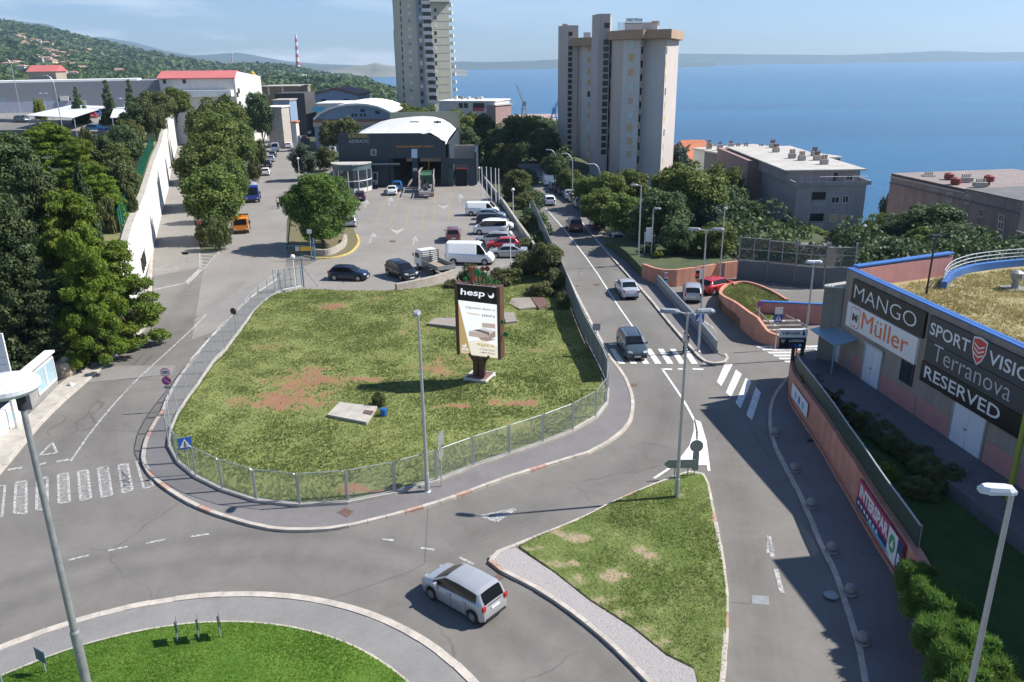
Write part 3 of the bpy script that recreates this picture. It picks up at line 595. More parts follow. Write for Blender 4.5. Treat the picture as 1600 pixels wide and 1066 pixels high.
ocr = np.repeat(oc[None], n, 0).astype(float); cx = ocr[..., 0]*np.cos(ro)[:, None]-ocr[..., 1]*np.sin(ro)[:, None]; cy = ocr[..., 0]*np.sin(ro)[:, None]+ocr[..., 1]*np.cos(ro)[:, None]
v = np.stack([cx, cy, ocr[..., 2]], -1)*s_+np.stack([xx, yy, np.full(n, .13)], -1)[:, None]
F = (np.arange(n)[:, None, None]*5+np.array([(0, 1, 4), (1, 2, 4), (2, 3, 4), (3, 0, 4)])[None]).reshape(-1, 3)
o = np_mesh('gravel', v.reshape(-1, 3), F, mat('pebbles', (.18, .17, .17), .9, col2=(.46, .43, .42), scale=9)); tag(o, 'loose grey gravel between the kerb and the island grass', 'gravel', kind='stuff')
# roundabout lawn: a low dome
RB = [(RC[0]+(RI-.1)*math.cos(a), RC[1]+(RI-.1)*math.sin(a)) for a in np.linspace(0, 2*math.pi, 100)[:-1]]
z_rb = lambda x, y: .14+.9*np.clip(1-((x-RC[0])**2+(y-RC[1])**2)/RI**2, 0, 1)+(fbm(x, y, .5, 3, 71)-.5)*.06
rbb = lambda x, y: np.clip((fbm(x, y, .5, 4, 75)-.75)*2, 0, .4)
o = star('roundabout', RB, np.array(RC), z_rb, rbb, lawn_m, 40, .5); tag(o, kind='structure')
blades('grass', RB, z_rb, rbb, 150000, .07, .012, lawn_b, 'bright green lawn on the roundabout', seed=6, mask=lambda x, y: y > 15.5)
# ---------------------------------------------------------------- trees and shrubs
bark = mat('bark', (.10, .075, .055), .95, var=.3, scale=5, bump=.6)
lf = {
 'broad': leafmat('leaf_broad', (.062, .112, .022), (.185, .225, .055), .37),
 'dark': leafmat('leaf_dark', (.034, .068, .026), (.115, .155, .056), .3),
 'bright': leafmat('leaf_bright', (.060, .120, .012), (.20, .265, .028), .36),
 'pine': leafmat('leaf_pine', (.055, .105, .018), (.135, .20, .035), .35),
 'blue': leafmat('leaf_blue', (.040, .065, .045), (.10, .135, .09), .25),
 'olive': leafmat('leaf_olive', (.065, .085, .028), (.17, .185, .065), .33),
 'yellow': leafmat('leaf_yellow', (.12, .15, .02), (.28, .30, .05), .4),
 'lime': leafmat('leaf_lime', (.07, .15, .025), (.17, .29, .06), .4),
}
def clumpy(rng, clumps, n, leaf, elong=1.0, droop=0.0, shell=.72, up=.35):
    """leaves spread over many overlapping leaf clumps; each clump has its own tone"""
    C = np.array([c[:3] for c in clumps]); R = np.array([c[3] for c in clumps]); Zs = np.array([c[4] if len(c) > 4 else .8 for c in clumps])
    w = R**2; k = rng.choice(len(C), n, p=w/w.sum()); d = rng.normal(size=(n, 3)); d[:, 2] += .35; d /= np.linalg.norm(d, axis=1)[:, None]
    rad = R[k]*(shell+(1.08-shell)*rng.random(n)); lump = 1+.22*np.sin(d[:, 0]*5+k)*np.cos(d[:, 1]*6+2*k)
    P = C[k]+d*np.stack([rad*lump, rad*lump, rad*lump*Zs[k]], 1)
    nrm = d+rng.normal(size=(n, 3))*.75; nrm[:, 2] += up; nrm /= np.linalg.norm(nrm, axis=1)[:, None]
    a = np.cross(nrm, rng.normal(size=(n, 3))); a[:, 2] -= droop; a /= np.linalg.norm(a, axis=1)[:, None]; b = np.cross(nrm, a)
    s = leaf*(.6+.8*rng.random(n))[:, None]; A_ = a*s*elong; B_ = b*s/max(1, elong**.6)
    v = np.stack([P-A_*.5, P-B_*.42+A_*.05, P+A_*.55, P+B_*.42], 1).reshape(-1, 3)
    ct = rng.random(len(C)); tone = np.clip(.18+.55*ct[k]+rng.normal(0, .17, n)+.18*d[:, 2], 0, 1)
    return v, np.arange(4*n).reshape(-1, 4), np.repeat(tone, 4)
def limbs(rng, h, r, targets, base=0.0, lean=0.0):
    mb = MB(); p = Vector((0, 0, -.4)); top = Vector((lean, 0, h)); n = 4; pts = [p]
    for i in range(1, n+1): pts.append(Vector((lean*i/n+rng.normal()*r*.5, rng.normal()*r*.5, h*i/n)))
    for i in range(n): mb.tube(pts[i], pts[i+1], r*(1-.17*i), r*(1-.17*(i+1)), 8)
    for t in targets:
        s = pts[rng.integers(2, n+1)]; m_ = (s+Vector(t[:3]))*.5+Vector((0, 0, .1*h*rng.random()))
        mb.tube(s, m_, r*.42, r*.28, 5); mb.tube(m_, Vector(t[:3]), r*.28, r*.1, 5)
    return mb
PROTO = {}
def make_proto(kind, variant):
    rng = np.random.default_rng(100*variant+sum(map(ord, kind))); Rr, Hh = 3.5, 8.0; cl = []; lk = kind; n, leaf, el, dr, tr = 9500, .34, 1.0, 0, .22
    def dome(num, zc, rx, rz, cr, lo=-.45, fr=(.45, .85)):
        for i in range(num):
            d = rng.normal(size=3); d /= np.linalg.norm(d)
            if d[2] < lo: d[2] = lo+rng.random()*.3
            f = rng.uniform(*fr); cl.append((d[0]*rx*f, d[1]*rx*f, zc+d[2]*rz*f, cr*rng.uniform(.65, 1.25)))
    th = 1.9
    if kind in ('broad', 'dark', 'olive', 'bright'): dome(75, 4.5, 3.1, 3.4, .78, -.75, (.55, .88)); cl.append((0, 0, 4.5, 2.5)); n = 17000; leaf = .24
    if kind == 'pine': dome(80, 4.1, 3.3, 3.9, .80, -.85, (.6, .92)); cl.append((0, 0, 4.3, 2.7)); n, leaf, el = 34000, .17, 1.8
    if kind == 'bright': n, leaf, el = 36000, .17, 1.9; cl = []; lk = 'bright'; Hh = 10.5; th = 4
    if kind == 'bright':
        for lay in range(8):
            z = 1.8+lay*1.15; rr = 3.3*(1-(lay/8.6)**2.2)
            for i in range(int(4+rr*3)):
                a = rng.uniform(0, 6.28); f = rng.uniform(.25, 1)**.6; cl.append((rr*f*math.cos(a), rr*f*math.sin(a), z+rng.normal()*.25-(f*.35), .74*rng.uniform(.7, 1.25), .5))
    if kind == 'conifer':
        lk = 'dark'; n, leaf, el, th = 10000, .32, 1.4, 6.5
        for lay in range(11):
            z = .7+lay*.66; rr = 3.0*(1-lay/11.5)
            for i in range(max(3, int(rr*3.4))):
                a = rng.uniform(0, 6.28); f = rng.uniform(.5, 1); cl.append((rr*f*math.cos(a), rr*f*math.sin(a), z-f*.3, .25+.22*rr*rng.uniform(.7, 1.2), .6))
    if kind == 'cypress':
        lk = 'dark'; n, leaf, el, th = 8000, .34, 1.3, 5
        for i in range(40):
            t = rng.random(); rr = 3.0*math.sin(math.pi*min(.97, .12+.88*t))**.7; a = rng.uniform(0, 6.28); cl.append((rr*.55*math.cos(a), rr*.55*math.sin(a), .4+t*7.1, 1.1*(1-.5*t)*rng.uniform(.7, 1.2), 1.3))
    if kind == 'tall':
        lk = 'dark'; n, leaf, el, th = 34000, .22, 1.3, 12
        Hh = 15
        for i in range(170):
            t = rng.random(); rr = 3.4*(1-.6*t**1.6); a = rng.uniform(0, 6.28); f = rng.uniform(.35, 1)**.5; cl.append((rr*f*.85*math.cos(a), rr*f*.85*math.sin(a), .8+t*13.4, .85*rng.uniform(.6, 1.2), .6))
    if kind == 'blue': dome(60, 4.2, 3.0, 3.4, .8, -.8); cl.append((0, 0, 4.2, 2.0)); leaf = .3
    if kind in ('shrub', 'lime', 'yellow'):
        lk = 'olive' if kind == 'shrub' else kind; Hh = 4.0; th = 1.2; n = 7000; leaf = .26
        dome(50, 1.5, 3.1, 2.3, .7, -.25); cl.append((0, 0, 1.2, 1.7))
        if kind == 'lime': n, leaf, el, dr = 20000, .36, 4.0, .6
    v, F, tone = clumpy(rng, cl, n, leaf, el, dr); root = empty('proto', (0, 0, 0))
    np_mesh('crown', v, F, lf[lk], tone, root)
    limbs(rng, th, .2 if Hh > 5 else .07, [cl[i] for i in rng.choice(len(cl), 7)]).build('trunk', bark, root)
    root['Rr'] = Rr; root['Hh'] = float(v[:, 2].max()); return root
USED = {}
def put_tree(kind, x, y, z, r, h, label, name=None, cat=None, group=None):
    v = random.randrange(2 if kind in ('broad', 'dark', 'olive', 'tall', 'shrub') else 1); key = (kind, v)
    if key not in PROTO: PROTO[key] = make_proto(kind, v); first = True
    else: first = False
    p = PROTO[key]; sc = (r/p['Rr'], r/p['Rr'], h/p['Hh'])
    if first: o = p; o.location = (x, y, z); o.rotation_euler = (0, 0, random.uniform(0, 6.28)); o.scale = sc
    else: o = clone(p, (x, y, z), random.uniform(0, 6.28), scale=sc)
    shr = kind in ('shrub', 'lime', 'yellow')
    o.name = name or {'pine': 'pine_tree', 'bright': 'pine_tree', 'conifer': 'conifer', 'cypress': 'cypress', 'tall': 'evergreen_tree'}.get(kind, 'shrub' if shr else 'tree')
    for k in ('label', 'category', 'group'):
        if k in o: del o[k]
    tag(o, label, cat or ('shrub' if shr else 'tree'), group); return o
def T(kind, px, py, dist, wpx, label, group=None, z=None, **k):
    if kind not in ('shrub', 'lime', 'yellow', 'cypress', 'conifer') and z is None:
        for _ in range(14):
            c = D(px, py, dist)
            if c.z-float(zt(c.x, c.y)) >= .92*wpx/FPX*dist: break
            dist *= .975
    c = D(px, py, dist); zz = float(zt(c.x, c.y))-.1 if z is None else z; dep = dist*math.cos(PITCH)-(zz-CAMH)*math.sin(PITCH)
    return put_tree(kind, c.x, c.y, zz, wpx/2/FPX*dep, max(c.z-zz, .8), label, group=group, **k)
gw = 'broad trees in the row between the white wall road and the street'
T('broad', 326, 254, 103, 106, 'broad green tree at the near end of the row, just behind the no entry sign', gw)
T('broad', 322, 203, 128, 112, 'wide crowned tree second in the row beside the white wall', gw)
T('broad', 343, 170, 158, 100, 'third tree of the row beside the white wall, behind the wide crowned one', gw)
T('broad', 345, 146, 195, 86, 'farthest tree of the row below the red roofed white building', gw)
T('broad', 372, 190, 170, 56, 'lighter green tree on the street side of the wall road row', gw)
T('broad', 312, 160, 185, 60, 'tree leaning over the white wall road at its far end', gw)
T('broad', 354, 240, 116, 54, 'smaller tree on the street side of the second tree in the row', gw)
T('shrub', 338, 334, 97, 46, 'bushy undergrowth on the stone edged tip behind the no entry sign')
T('shrub', 318, 345, 100, 40, 'low dark undergrowth beside the wall road under the first tree')
T('shrub', 403, 215, 180, 26, 'pale green hedge bush beside the parked cars, farthest one', 'overgrown bushes beside the parked cars')
T('shrub', 394, 240, 155, 28, 'yellowish overgrown bush beside the parked cars, middle one', 'overgrown bushes beside the parked cars')
T('shrub', 378, 264, 135, 28, 'green overgrown bush beside the blue tank truck', 'overgrown bushes beside the parked cars')
T('dark', 402, 142, 222, 50, 'round dark tree right of the red roofed white building')
gc = 'dark conifers in front of the grey mall'
T('conifer', 117, 134, 180, 34, 'slender dark conifer behind the car park lamp', gc)
T('conifer', 163, 124, 178, 36, 'tall dark conifer in the middle of the grey facade', gc)
T('conifer', 199, 123, 176, 34, 'dark conifer nearest the right end of the grey facade', gc)
T('yellow', 58, 151, 190, 24, 'small yellow green round tree before the grey mall', name='tree', cat='tree')
gt = 'trees on the terrace above the white wall'
for i, (k, a, b, d, w, l) in enumerate([('olive', 238, 140, 172, 66, 'green tree at the end of the grey mall'), ('broad', 268, 134, 190, 56, 'tree in front of the left part of the red roofed building'), ('dark', 210, 158, 150, 56, 'dense tree right of the white car shelters'), ('olive', 238, 160, 150, 40, 'tree crown leaning over the green fence'), ('dark', 188, 192, 112, 62, 'dark tree in the middle of the terrace'), ('olive', 196, 184, 120, 52, 'tree with reddish tint behind the green fence'), ('dark', 160, 208, 100, 60, 'dark leafy tree right of the bright pines'), ('broad', 178, 222, 98, 50, 'tree beside the near green fence run'), ('shrub', 130, 195, 125, 34, 'bush beside the banner pylon'), ('olive', 182, 240, 90, 62, 'thin trunked tree above the dry grass bank'), ('shrub', 200, 290, 86, 26, 'oleander bush with pale flowers below the terrace trees'), ('bright', 62, 190, 96, 130, 'large light green pine below the car park'), ('bright', 112, 214, 88, 92, 'light green pine left of the terrace trees'), ('bright', 20, 205, 92, 90, 'light green pine at the left edge of the photo'), ('bright', 150, 255, 82, 66, 'light green pine behind the cypress'), ('shrub', 165, 300, 78, 50, 'undergrowth at the foot of the cypress')]):
    T(k, a, b, d, w, l, gt, z=(float(np.interp(d, [46, 72, 130, 250], [1, 6, 8.2, 9.6]))-.2 if a > 100 and d > 80 else None))
T('cypress', 119, 247, 72, 44, 'dark narrow cypress rising between the bright pines')
T('bright', 96, 296, 62, 130, 'bright green layered pine above the pavement, upper one', 'bright pines by the left road')
T('bright', 160, 372, 61, 128, 'bright green layered pine nearest the left road', 'bright pines by the left road')
T('bright', 118, 350, 57, 96, 'bright pine crown hanging over the dark trunks', 'bright pines by the left road')
gd = 'tall dark evergreens at the left edge'
T('tall', 8, 205, 66, 120, 'tallest dark evergreen at the left edge', gd)
T('tall', 48, 250, 63, 100, 'dark evergreen left of the bright layered pines', gd)
T('tall', -10, 300, 56, 120, 'dark evergreen cut by the left edge, nearest one', gd)
T('tall', 30, 395, 56, 110, 'lower dark evergreen above the kiosk', gd)
T('tall', 90, 430, 58, 100, 'dark evergreen crown in the shade under the bright pines', gd)
T('shrub', 140, 506, 58.5, 84, 'thick green bush spilling over the left pavement', z=-.05)
T('shrub', 190, 470, 64, 60, 'bush below the bright pine next to the concrete slab')
T('shrub', 165, 500, 61, 50, 'dusty bush on the reddish bank')
T('shrub', 118, 520, 60, 50, 'dark bush behind the pale rock')
T('pine', 494, 270, 97.5, 116, 'large round umbrella pine on the planted corner of the car lot', z=.2)
T('blue', 471, 221, 158, 54, 'grey green round tree beside the street behind the umbrella pine')
T('shrub', 505, 226, 172, 44, 'yellow green bush left of the dark inspection hall')
T('olive', 543, 180, 196, 52, 'thin spreading pine in front of the arched hall')
T('olive', 515, 186, 200, 40, 'small pine left of the arched hall windows')
T('shrub', 590, 610, 48.3, 28, 'single weedy bush beside the concrete slab in the field', z=.1)
gb = 'trees behind the inspection hall'
for k, a, b, d, w, l in [('broad', 632, 160, 275, 60, 'tree at the left foot of the tall far tower'), ('broad', 668, 164, 250, 80, 'broad tree below the tall far tower'), ('broad', 706, 168, 245, 80, 'broad tree below the white flats'), ('olive', 740, 172, 235, 70, 'tree in front of the right end of the white flats'), ('dark', 752, 183, 205, 56, 'dark spreading cedar behind the two globe lamps'), ('dark', 776, 200, 200, 56, 'dark cedar between the hall and the apartment tower'), ('broad', 806, 178, 250, 56, 'light tree crown below the port cranes'), ('broad', 832, 180, 255, 60, 'tree crown next to the blue port crane'), ('olive', 850, 198, 225, 56, 'brownish tree left of the apartment tower'), ('dark', 845, 214, 200, 50, 'dark tree at the left foot of the apartment tower'), ('broad', 690, 182, 215, 70, 'tree crown right behind the curved hall roof'), ('dark', 726, 196, 196, 60, 'dark tree behind the beige side wall'), ('broad', 590, 168, 260, 36, 'small tree right of the blue gabled hall'), ('broad', 575, 152, 330, 30, 'cypress like tree beside the blue gabled hall'), ('olive', 790, 222, 185, 56, 'tree above the flagpoles')]:
    T(k, a, b, d, w, l, gb)
gy = 'bushes on the bank between the car lot and the main road'
for k, a, b, d, w, l in [('shrub', 775, 232, 172, 50, 'bush at the far end of the bank'), ('shrub', 792, 246, 158, 52, 'grey green bush behind the flagpoles'), ('olive', 806, 262, 146, 50, 'tall bush beside the far globe lamp'), ('shrub', 800, 282, 134, 44, 'bush left of the road railing'), ('shrub', 818, 300, 124, 44, 'bush against the main road railing'), ('shrub', 826, 335, 108, 40, 'bush between lot wall and road panels'), ('shrub', 820, 372, 96, 46, 'bush beside the end of the lot wall'), ('olive', 852, 378, 87, 62, 'big leafy bush at the corner by the road panels'), ('shrub', 825, 392, 83, 66, 'dense bush below the white parked car'), ('shrub', 868, 418, 77, 50, 'bush at the foot of the road panels'), ('shrub', 790, 416, 79, 64, 'bush right of the billboard top'), ('shrub', 738, 412, 78, 56, 'bush directly behind the billboard top'), ('shrub', 762, 432, 76, 60, 'low bush in the shade behind the billboard'), ('shrub', 706, 436, 77.5, 36, 'small bush at the end of the low rubble wall'), ('shrub', 845, 440, 74.5, 60, 'low bush by the rusty plates'), ('shrub', 880, 455, 70, 30, 'small bush leaning on the mesh fence')]:
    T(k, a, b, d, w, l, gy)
gr = 'trees on the right side of the main road'
for k, a, b, d, w, l in [('dark', 868, 238, 172, 50, 'tree where the main road curves away'), ('broad', 890, 262, 158, 46, 'tree behind the far parked cars'), ('broad', 918, 272, 146, 56, 'tree in front of the tower, left one'), ('broad', 950, 266, 142, 70, 'tree under the long armed lamp'), ('broad', 985, 262, 140, 66, 'tree in front of the tower, right one'), ('broad', 940, 292, 122, 76, 'broad tree above the parked silver wagon'), ('broad', 975, 300, 113, 80, 'broad tree behind the blank white sign'), ('dark', 1032, 293, 104, 108, 'largest dome shaped dark green tree by the road'), ('broad', 1078, 250, 132, 120, 'tall tree in front of the right end of the tower'), ('broad', 1128, 252, 130, 90, 'tree in front of the long grey block'), ('blue', 1108, 302, 108, 70, 'bluish cedar beside the tall lamp'), ('dark', 1155, 312, 112, 92, 'dark tree left of the noise barrier'), ('broad', 1120, 345, 98, 76, 'tree over the orange wall'), ('dark', 1062, 345, 112, 70, 'dark tree behind the dome shaped one'), ('broad', 1195, 352, 108, 80, 'tree behind the first barrier panel'), ('broad', 1240, 358, 112, 88, 'tree behind the middle barrier panels'), ('olive', 1290, 366, 104, 80, 'olive toned tree behind the last barrier panel'), ('broad', 1310, 352, 120, 76, 'tree at the foot of the grey block'), ('broad', 1180, 338, 112, 90, 'tree rising behind the left end of the noise barrier'), ('dark', 1222, 344, 114, 90, 'dark tree in front of the long side of the grey block'), ('broad', 1268, 352, 108, 84, 'tree below the lower balconies of the grey block'), ('broad', 1100, 272, 122, 96, 'tall tree left of the slate coloured block'), ('dark', 1145, 288, 118, 84, 'dark tree hiding the foot of the slate coloured block'), ('broad', 1050, 262, 128, 80, 'tree right of the apartment tower foot'), ('dark', 1405, 340, 106, 84, 'dark tree left of the mauve block'), ('broad', 1446, 352, 100, 80, 'tree in front of the left corner of the mauve block'), ('dark', 1492, 346, 98, 84, 'dark tree under the windows of the mauve block'), ('shrub', 1332, 385, 110, 60, 'bush between the grey block and the mall'), ('dark', 1392, 296, 170, 34, 'small dark tree between the two blocks'), ('broad', 1376, 330, 135, 66, 'light tree between the two blocks'), ('dark', 1420, 330, 108, 92, 'dark tree behind the roof terrace, left one'), ('dark', 1465, 316, 104, 110, 'large dark tree in front of the far right block'), ('broad', 1510, 352, 100, 90, 'green tree in front of the far right block'), ('dark', 1390, 368, 98, 80, 'dark tree behind the mall corner'), ('dark', 1545, 388, 94, 60, 'dark tree above the curved railing')]:
    T(k, a, b, d, w, l, gr, z=-4.5 if a > 1140 and d < 125 else None)
T('blue', 1062, 222, 200, 60, 'tree at the right foot of the apartment tower', gr)
gs = 'low shrubs on the bank beside the parapet'
for k, a, b, d, w, l in [('shrub', 1012, 396, 88, 34, 'dark shrub next to the little fence'), ('yellow', 1028, 404, 85, 22, 'yellowish shrub on the bank'), ('shrub', 1050, 386, 92, 40, 'rounded shrub beside the steps'), ('shrub', 1086, 398, 86, 34, 'shrub above the orange wall banner'), ('shrub', 1126, 392, 88, 44, 'shrub at the foot of the tall lamp behind the wall')]:
    T(k, a, b, d, w, l, gs, z=1.2)

# shaded shrubbery beside the mall and the feathery hedge
HZ = 1.9
ORD = 'first second third fourth fifth sixth seventh eighth ninth tenth eleventh twelfth'.split()
gh = 'feathery shrubs of the hedge on the orange wall'
for i, (a, b, r, h) in enumerate([(1432, 905, .95, 1.5), (1452, 940, 1.05, 1.6), (1478, 965, 1.1, 1.7), (1470, 1000, 1.0, 1.7), (1500, 1010, 1.2, 1.9), (1530, 1045, 1.2, 1.8), (1492, 1050, 1.1, 1.9), (1545, 1090, 1.3, 1.9), (1510, 1105, 1.2, 2.0)]):
    c = G(a, b, HZ+.4); put_tree('lime', c.x, c.y, HZ-.2, r, h, ORD[i]+' feathery green shrub of the hedge on the orange wall, counted from the banner', group=gh)
gl = 'dark shrubs in the shaded bed beside the mall'
for i, (a, b, r, h) in enumerate([(1268, 592, .8, .9), (1285, 605, .9, .9), (1305, 620, 1., 1.0), (1330, 640, 1., 1.0), (1352, 655, 1.1, 1.1), (1375, 672, 1.1, 1.1), (1398, 690, 1.1, 1.2), (1425, 708, 1.2, 1.2), (1452, 728, 1.2, 1.2), (1478, 748, 1.2, 1.3), (1345, 700, .5, .7), (1440, 760, 1.1, 1.0)]):
    c = G(a, b, 2.5); put_tree('shrub', c.x, c.y, 1.9, r, h, ORD[i]+' dark shrub in the shaded bed beside the mall, counted from the grey annex', group=gl)
c = G(1385, 738, 2.4); put_tree('yellow', c.x, c.y, 1.9, .75, 1.0, 'bright yellow green shrub inside the dark bed')

# far woods: one mass nobody could count
def hit(px, py, y0=300, y1=2700):
    d = ray(px, py); ys_ = np.linspace(y0, y1, 900); t = ys_/d[1]; xs_ = d[0]*t; zs_ = CAMH+d[2]*t; g = zt(xs_, ys_); k = np.where(zs_ <= g)[0]
    return Vector((float(xs_[k[0]]), float(ys_[k[0]]), float(g[k[0]]))) if len(k) else None
rw = np.random.default_rng(77); n = 26000
yy = 330*np.exp(rw.random(n)*math.log(2640/330)); pxx = rw.uniform(-60, 880, n); xx = (pxx-800)/1334*yy; zz = zt(xx, yy)
k = (zz > -58) & (fbm(xx, yy, 1/90., 3, 14) > .40) & ((pxx < 760)); xx, yy, zz = xx[k], yy[k], zz[k]; n = len(xx)
q = 14; s = (2.2+yy/520)[:, None, None]*rw.uniform(.7, 1.3, (n, 1, 1)); d = rw.normal(size=(n, q, 3)); d /= np.linalg.norm(d, axis=2)[..., None]; d[..., 2] = np.abs(d[..., 2])
P_ = np.stack([xx, yy, zz], 1)[:, None]+d*s*np.array([1.3, 1.3, 1.3]); nr = d+rw.normal(size=d.shape)*.4; a = np.cross(nr, rw.normal(size=d.shape)); a /= np.linalg.norm(a, axis=2)[..., None]; b = np.cross(nr, a); b /= np.linalg.norm(b, axis=2)[..., None]
a = a*s*.75; b = b*s*.75; v = np.stack([P_-a, P_-b, P_+a, P_+b], 2).reshape(-1, 3); tone = np.repeat(np.clip(np.repeat(fbm(xx, yy, 1/60., 3, 4)*1.2-.1, q)+rw.normal(0, .12, n*q), 0, 1), 4)
o = np_mesh('woods', v, np.arange(len(v)).reshape(-1, 4), lf['dark'], tone); tag(o, 'distant mixed woods covering the hillsides', 'woods', kind='stuff')

# undergrowth on the near slopes
n = 1500; yy = rw.uniform(104, 420, n); xx = rw.uniform(0, 1, n)*(yy*.45+20)+14; k = (xx > np.interp(yy, [104, 112, 140, 250, 420], [34, 27, 20, 16, 5])) & ~((xx > 19) & (xx < 36) & (yy > 150) & (yy < 190)) & ~((xx > 37) & (xx < 64) & (yy > 110) & (yy < 210)) & ~((xx > 58) & (yy < 135)); xx, yy = xx[k], yy[k]
xa = rw.uniform(-30, 12, 500); ya = rw.uniform(182, 330, 500); k = (xa < 12) & ~((xa > -60) & (xa < -22) & (ya < 250)); xx = np.r_[xx, xa[k]]; yy = np.r_[yy, ya[k]]
xb = rw.uniform(2.4, 4.6, 60); yb = rw.uniform(90, 165, 60); xb = xb+.0*yb; xx = np.r_[xx, xb]; yy = np.r_[yy, yb]
xc = rw.uniform(23, 64, 110); yc = rw.uniform(83, 112, 110); k = (xc > 23+(yc < 90)*1.5); xx = np.r_[xc[k], xx]; yy = np.r_[yc[k], yy]
n = len(xx); zz = zt(xx, yy); zz[:100] = np.minimum(zz[:100], -.3)+.3; q = 170; s = rw.uniform(1.6, 3.6, (n, 1, 1)); s[-60:] = rw.uniform(.6, 1.2, (60, 1, 1)); s[:100] = rw.uniform(1.0, 2.0, (100, 1, 1)); d = rw.normal(size=(n, q, 3)); d /= np.linalg.norm(d, axis=2)[..., None]; d[..., 2] = np.abs(d[..., 2])
P_ = np.stack([xx, yy, zz], 1)[:, None]+d*s*np.array([1.1, 1.1, 1.25])*rw.uniform(.8, 1.05, (n, q, 1)); nr = d+rw.normal(size=d.shape)*.7; a = np.cross(nr, rw.normal(size=d.shape)); a /= np.linalg.norm(a, axis=2)[..., None]; b = np.cross(nr, a); b /= np.linalg.norm(b, axis=2)[..., None]
a = a*(s*.07+.08); b = b*(s*.07+.08); v = np.stack([P_-a, P_-b, P_+a, P_+b], 2).reshape(-1, 3); tone = np.repeat(np.clip(np.repeat(rw.random(n)*.7, q)+rw.normal(.1, .12, n*q), 0, 1), 4)
o = np_mesh('undergrowth', v, np.arange(len(v)).reshape(-1, 4), lf['dark'], tone); tag(o, 'dense scrub covering the slopes below the main road', 'scrub', kind='stuff')

# hazy summer air
hb = MB(); hb.box((0, 5500, 400), (27400, 15000, 942)); hz = bpy.data.materials.new('summer_haze'); hz.use_nodes = True; ht = hz.node_tree
ht.nodes.remove(ht.nodes['Principled BSDF']); pv = ht.nodes.new('ShaderNodeVolumePrincipled'); pv.inputs['Density'].default_value = 8.5e-5; pv.inputs['Color'].default_value = (.50, .74, 1, 1); pv.inputs['Anisotropy'].default_value = .2
ht.links.new(pv.outputs[0], ht.nodes['Material Output'].inputs['Volume'])
o = hb.build('haze', hz); tag(o, 'thin blue summer haze over the gulf', 'haze', kind='stuff')
# ---------------------------------------------------------------- buildings
UP = Vector((0, 0, 1))
class Pl:
    def __init__(s, p0, p1): s.p = Vector((p0[0], p0[1], 0)); s.e = Vector((p1[0], p1[1], 0)); s.r = (s.e-s.p).normalized(); s.n = s.r.cross(UP); s.L = (s.e-s.p).length
    def at(s, px, py): d = Vector(ray(px, py)); o = Vector((0, 0, CAMH)); t = (s.p-o).dot(s.n)/d.dot(s.n); return o+d*t
    def pt(s, a, z, off=0): return s.p+s.r*a+UP*z+s.n*off
    def rect(s, mb, c, w, h, t=.06, base=0.0): return rect_slab(mb, c-s.r*w/2-UP*h/2, s.r, UP, w, h, t, base)
def window(parent, pl, c, w, h, frame, pane, name='window', sub=True, bars=1, fr=.07):
    if not sub: mb = MB(); pl.rect(mb, c, w, h, .05, .004); return mb.build(name, pane, parent, world=True)
    mb = MB(); 
    for dx, ww, hh in ((-w/2+fr/2, fr, h), (w/2-fr/2, fr, h)): pl.rect(mb, c+pl.r*dx, ww, hh, .08, .002)
    for dz in (-h/2+fr/2, h/2-fr/2): pl.rect(mb, c+UP*dz, w-2*fr, fr, .08, .002)
    for i in range(bars): pl.rect(mb, c+pl.r*((i+1)/(bars+1)-.5)*w, fr*.8, h-2*fr, .07, .002)
    f = mb.build(name, frame, parent, world=True); q = MB(); pl.rect(q, c, w-2*fr, h-2*fr, .02, .003); q.build('pane', pane, f, world=True); return f
beige = mat('mall_render', (.30, .255, .215), .85, var=.12, scale=.8, stain=.18); pinkb = mat('mall_pink_band', (.42, .20, .18), .8, var=.1, scale=1.5)
pinkw = mat('pink_wall', (.50, .24, .22), .8, var=.1, scale=1.2, stain=.12); bluem = mat('blue_coping', (.05, .15, .42), .35, .2, var=.1, scale=1); orange = mat('orange_render', (.54, .245, .17), .8, var=.14, scale=1.1, stain=.2)
blackp = mat('black_board', (.012, .013, .015), .35); greyp = mat('anthracite_board', (.045, .05, .06), .45); whitep = mat('white_board', (.72, .71, .70), .45)
doorw = mat('door_white', (.62, .64, .68), .45, var=.05, scale=2); tileg = mat('paving_grey', (.12, .12, .125), .9, var=.2, scale=2.5)
redp = mat('red_print', (.62, .06, .05), .5); orp = mat('orange_red_print', (.72, .16, .04), .5); ltext = mat('light_lettering', (.72, .73, .75), .4); gtext = mat('grey_lettering', (.50, .52, .53), .4)
bluep = mat('blue_print', (.02, .10, .42), .45); magp = mat('magenta_print', (.42, .03, .10), .5); navyp = mat('navy_print', (.02, .04, .12), .5); skyp = mat('sky_print', (.10, .42, .62), .5); greenp = mat('green_print', (.03, .30, .12), .5); yelp = mat('yellow_print', (.70, .42, .04), .5)

MA = Vector((21.07, 49.06, 0)); MD = Vector((23.05-21.07, 34.1-49.06, 0)).normalized(); mp0 = Pl(MA, MA+MD*45)
TERR = [(-33.9, 66), (-34.9, 71), (-38.2, 80), (-44.4, 97.8), (-54.1, 124.2), (-62.5, 147.7), (-73.1, 175.7), (-95.5, 237.5), (-118.4, 300)]
TR = resample(TERR, 3.0); o = MB().strip(TR, 0, 7, -.1, list(np.interp([p[1] for p in TR], [66, 72, 130, 250, 300], [5.0, 5.95, 8.15, 9.5, 9.5]))).build('terrace', mat('dry_bank', (.10, .12, .04), .95, col2=(.22, .19, .09), scale=.5, bump=.6)); tag(o, kind='structure')
root = empty('shopping_centre', (21.07, 49.06, 0), label='beige shopping centre with big shop name boards, blue coping and dry grass roof', cat='shopping centre')
b = MB(); w1 = MA+MD*16.4; w2 = MA+MD*48
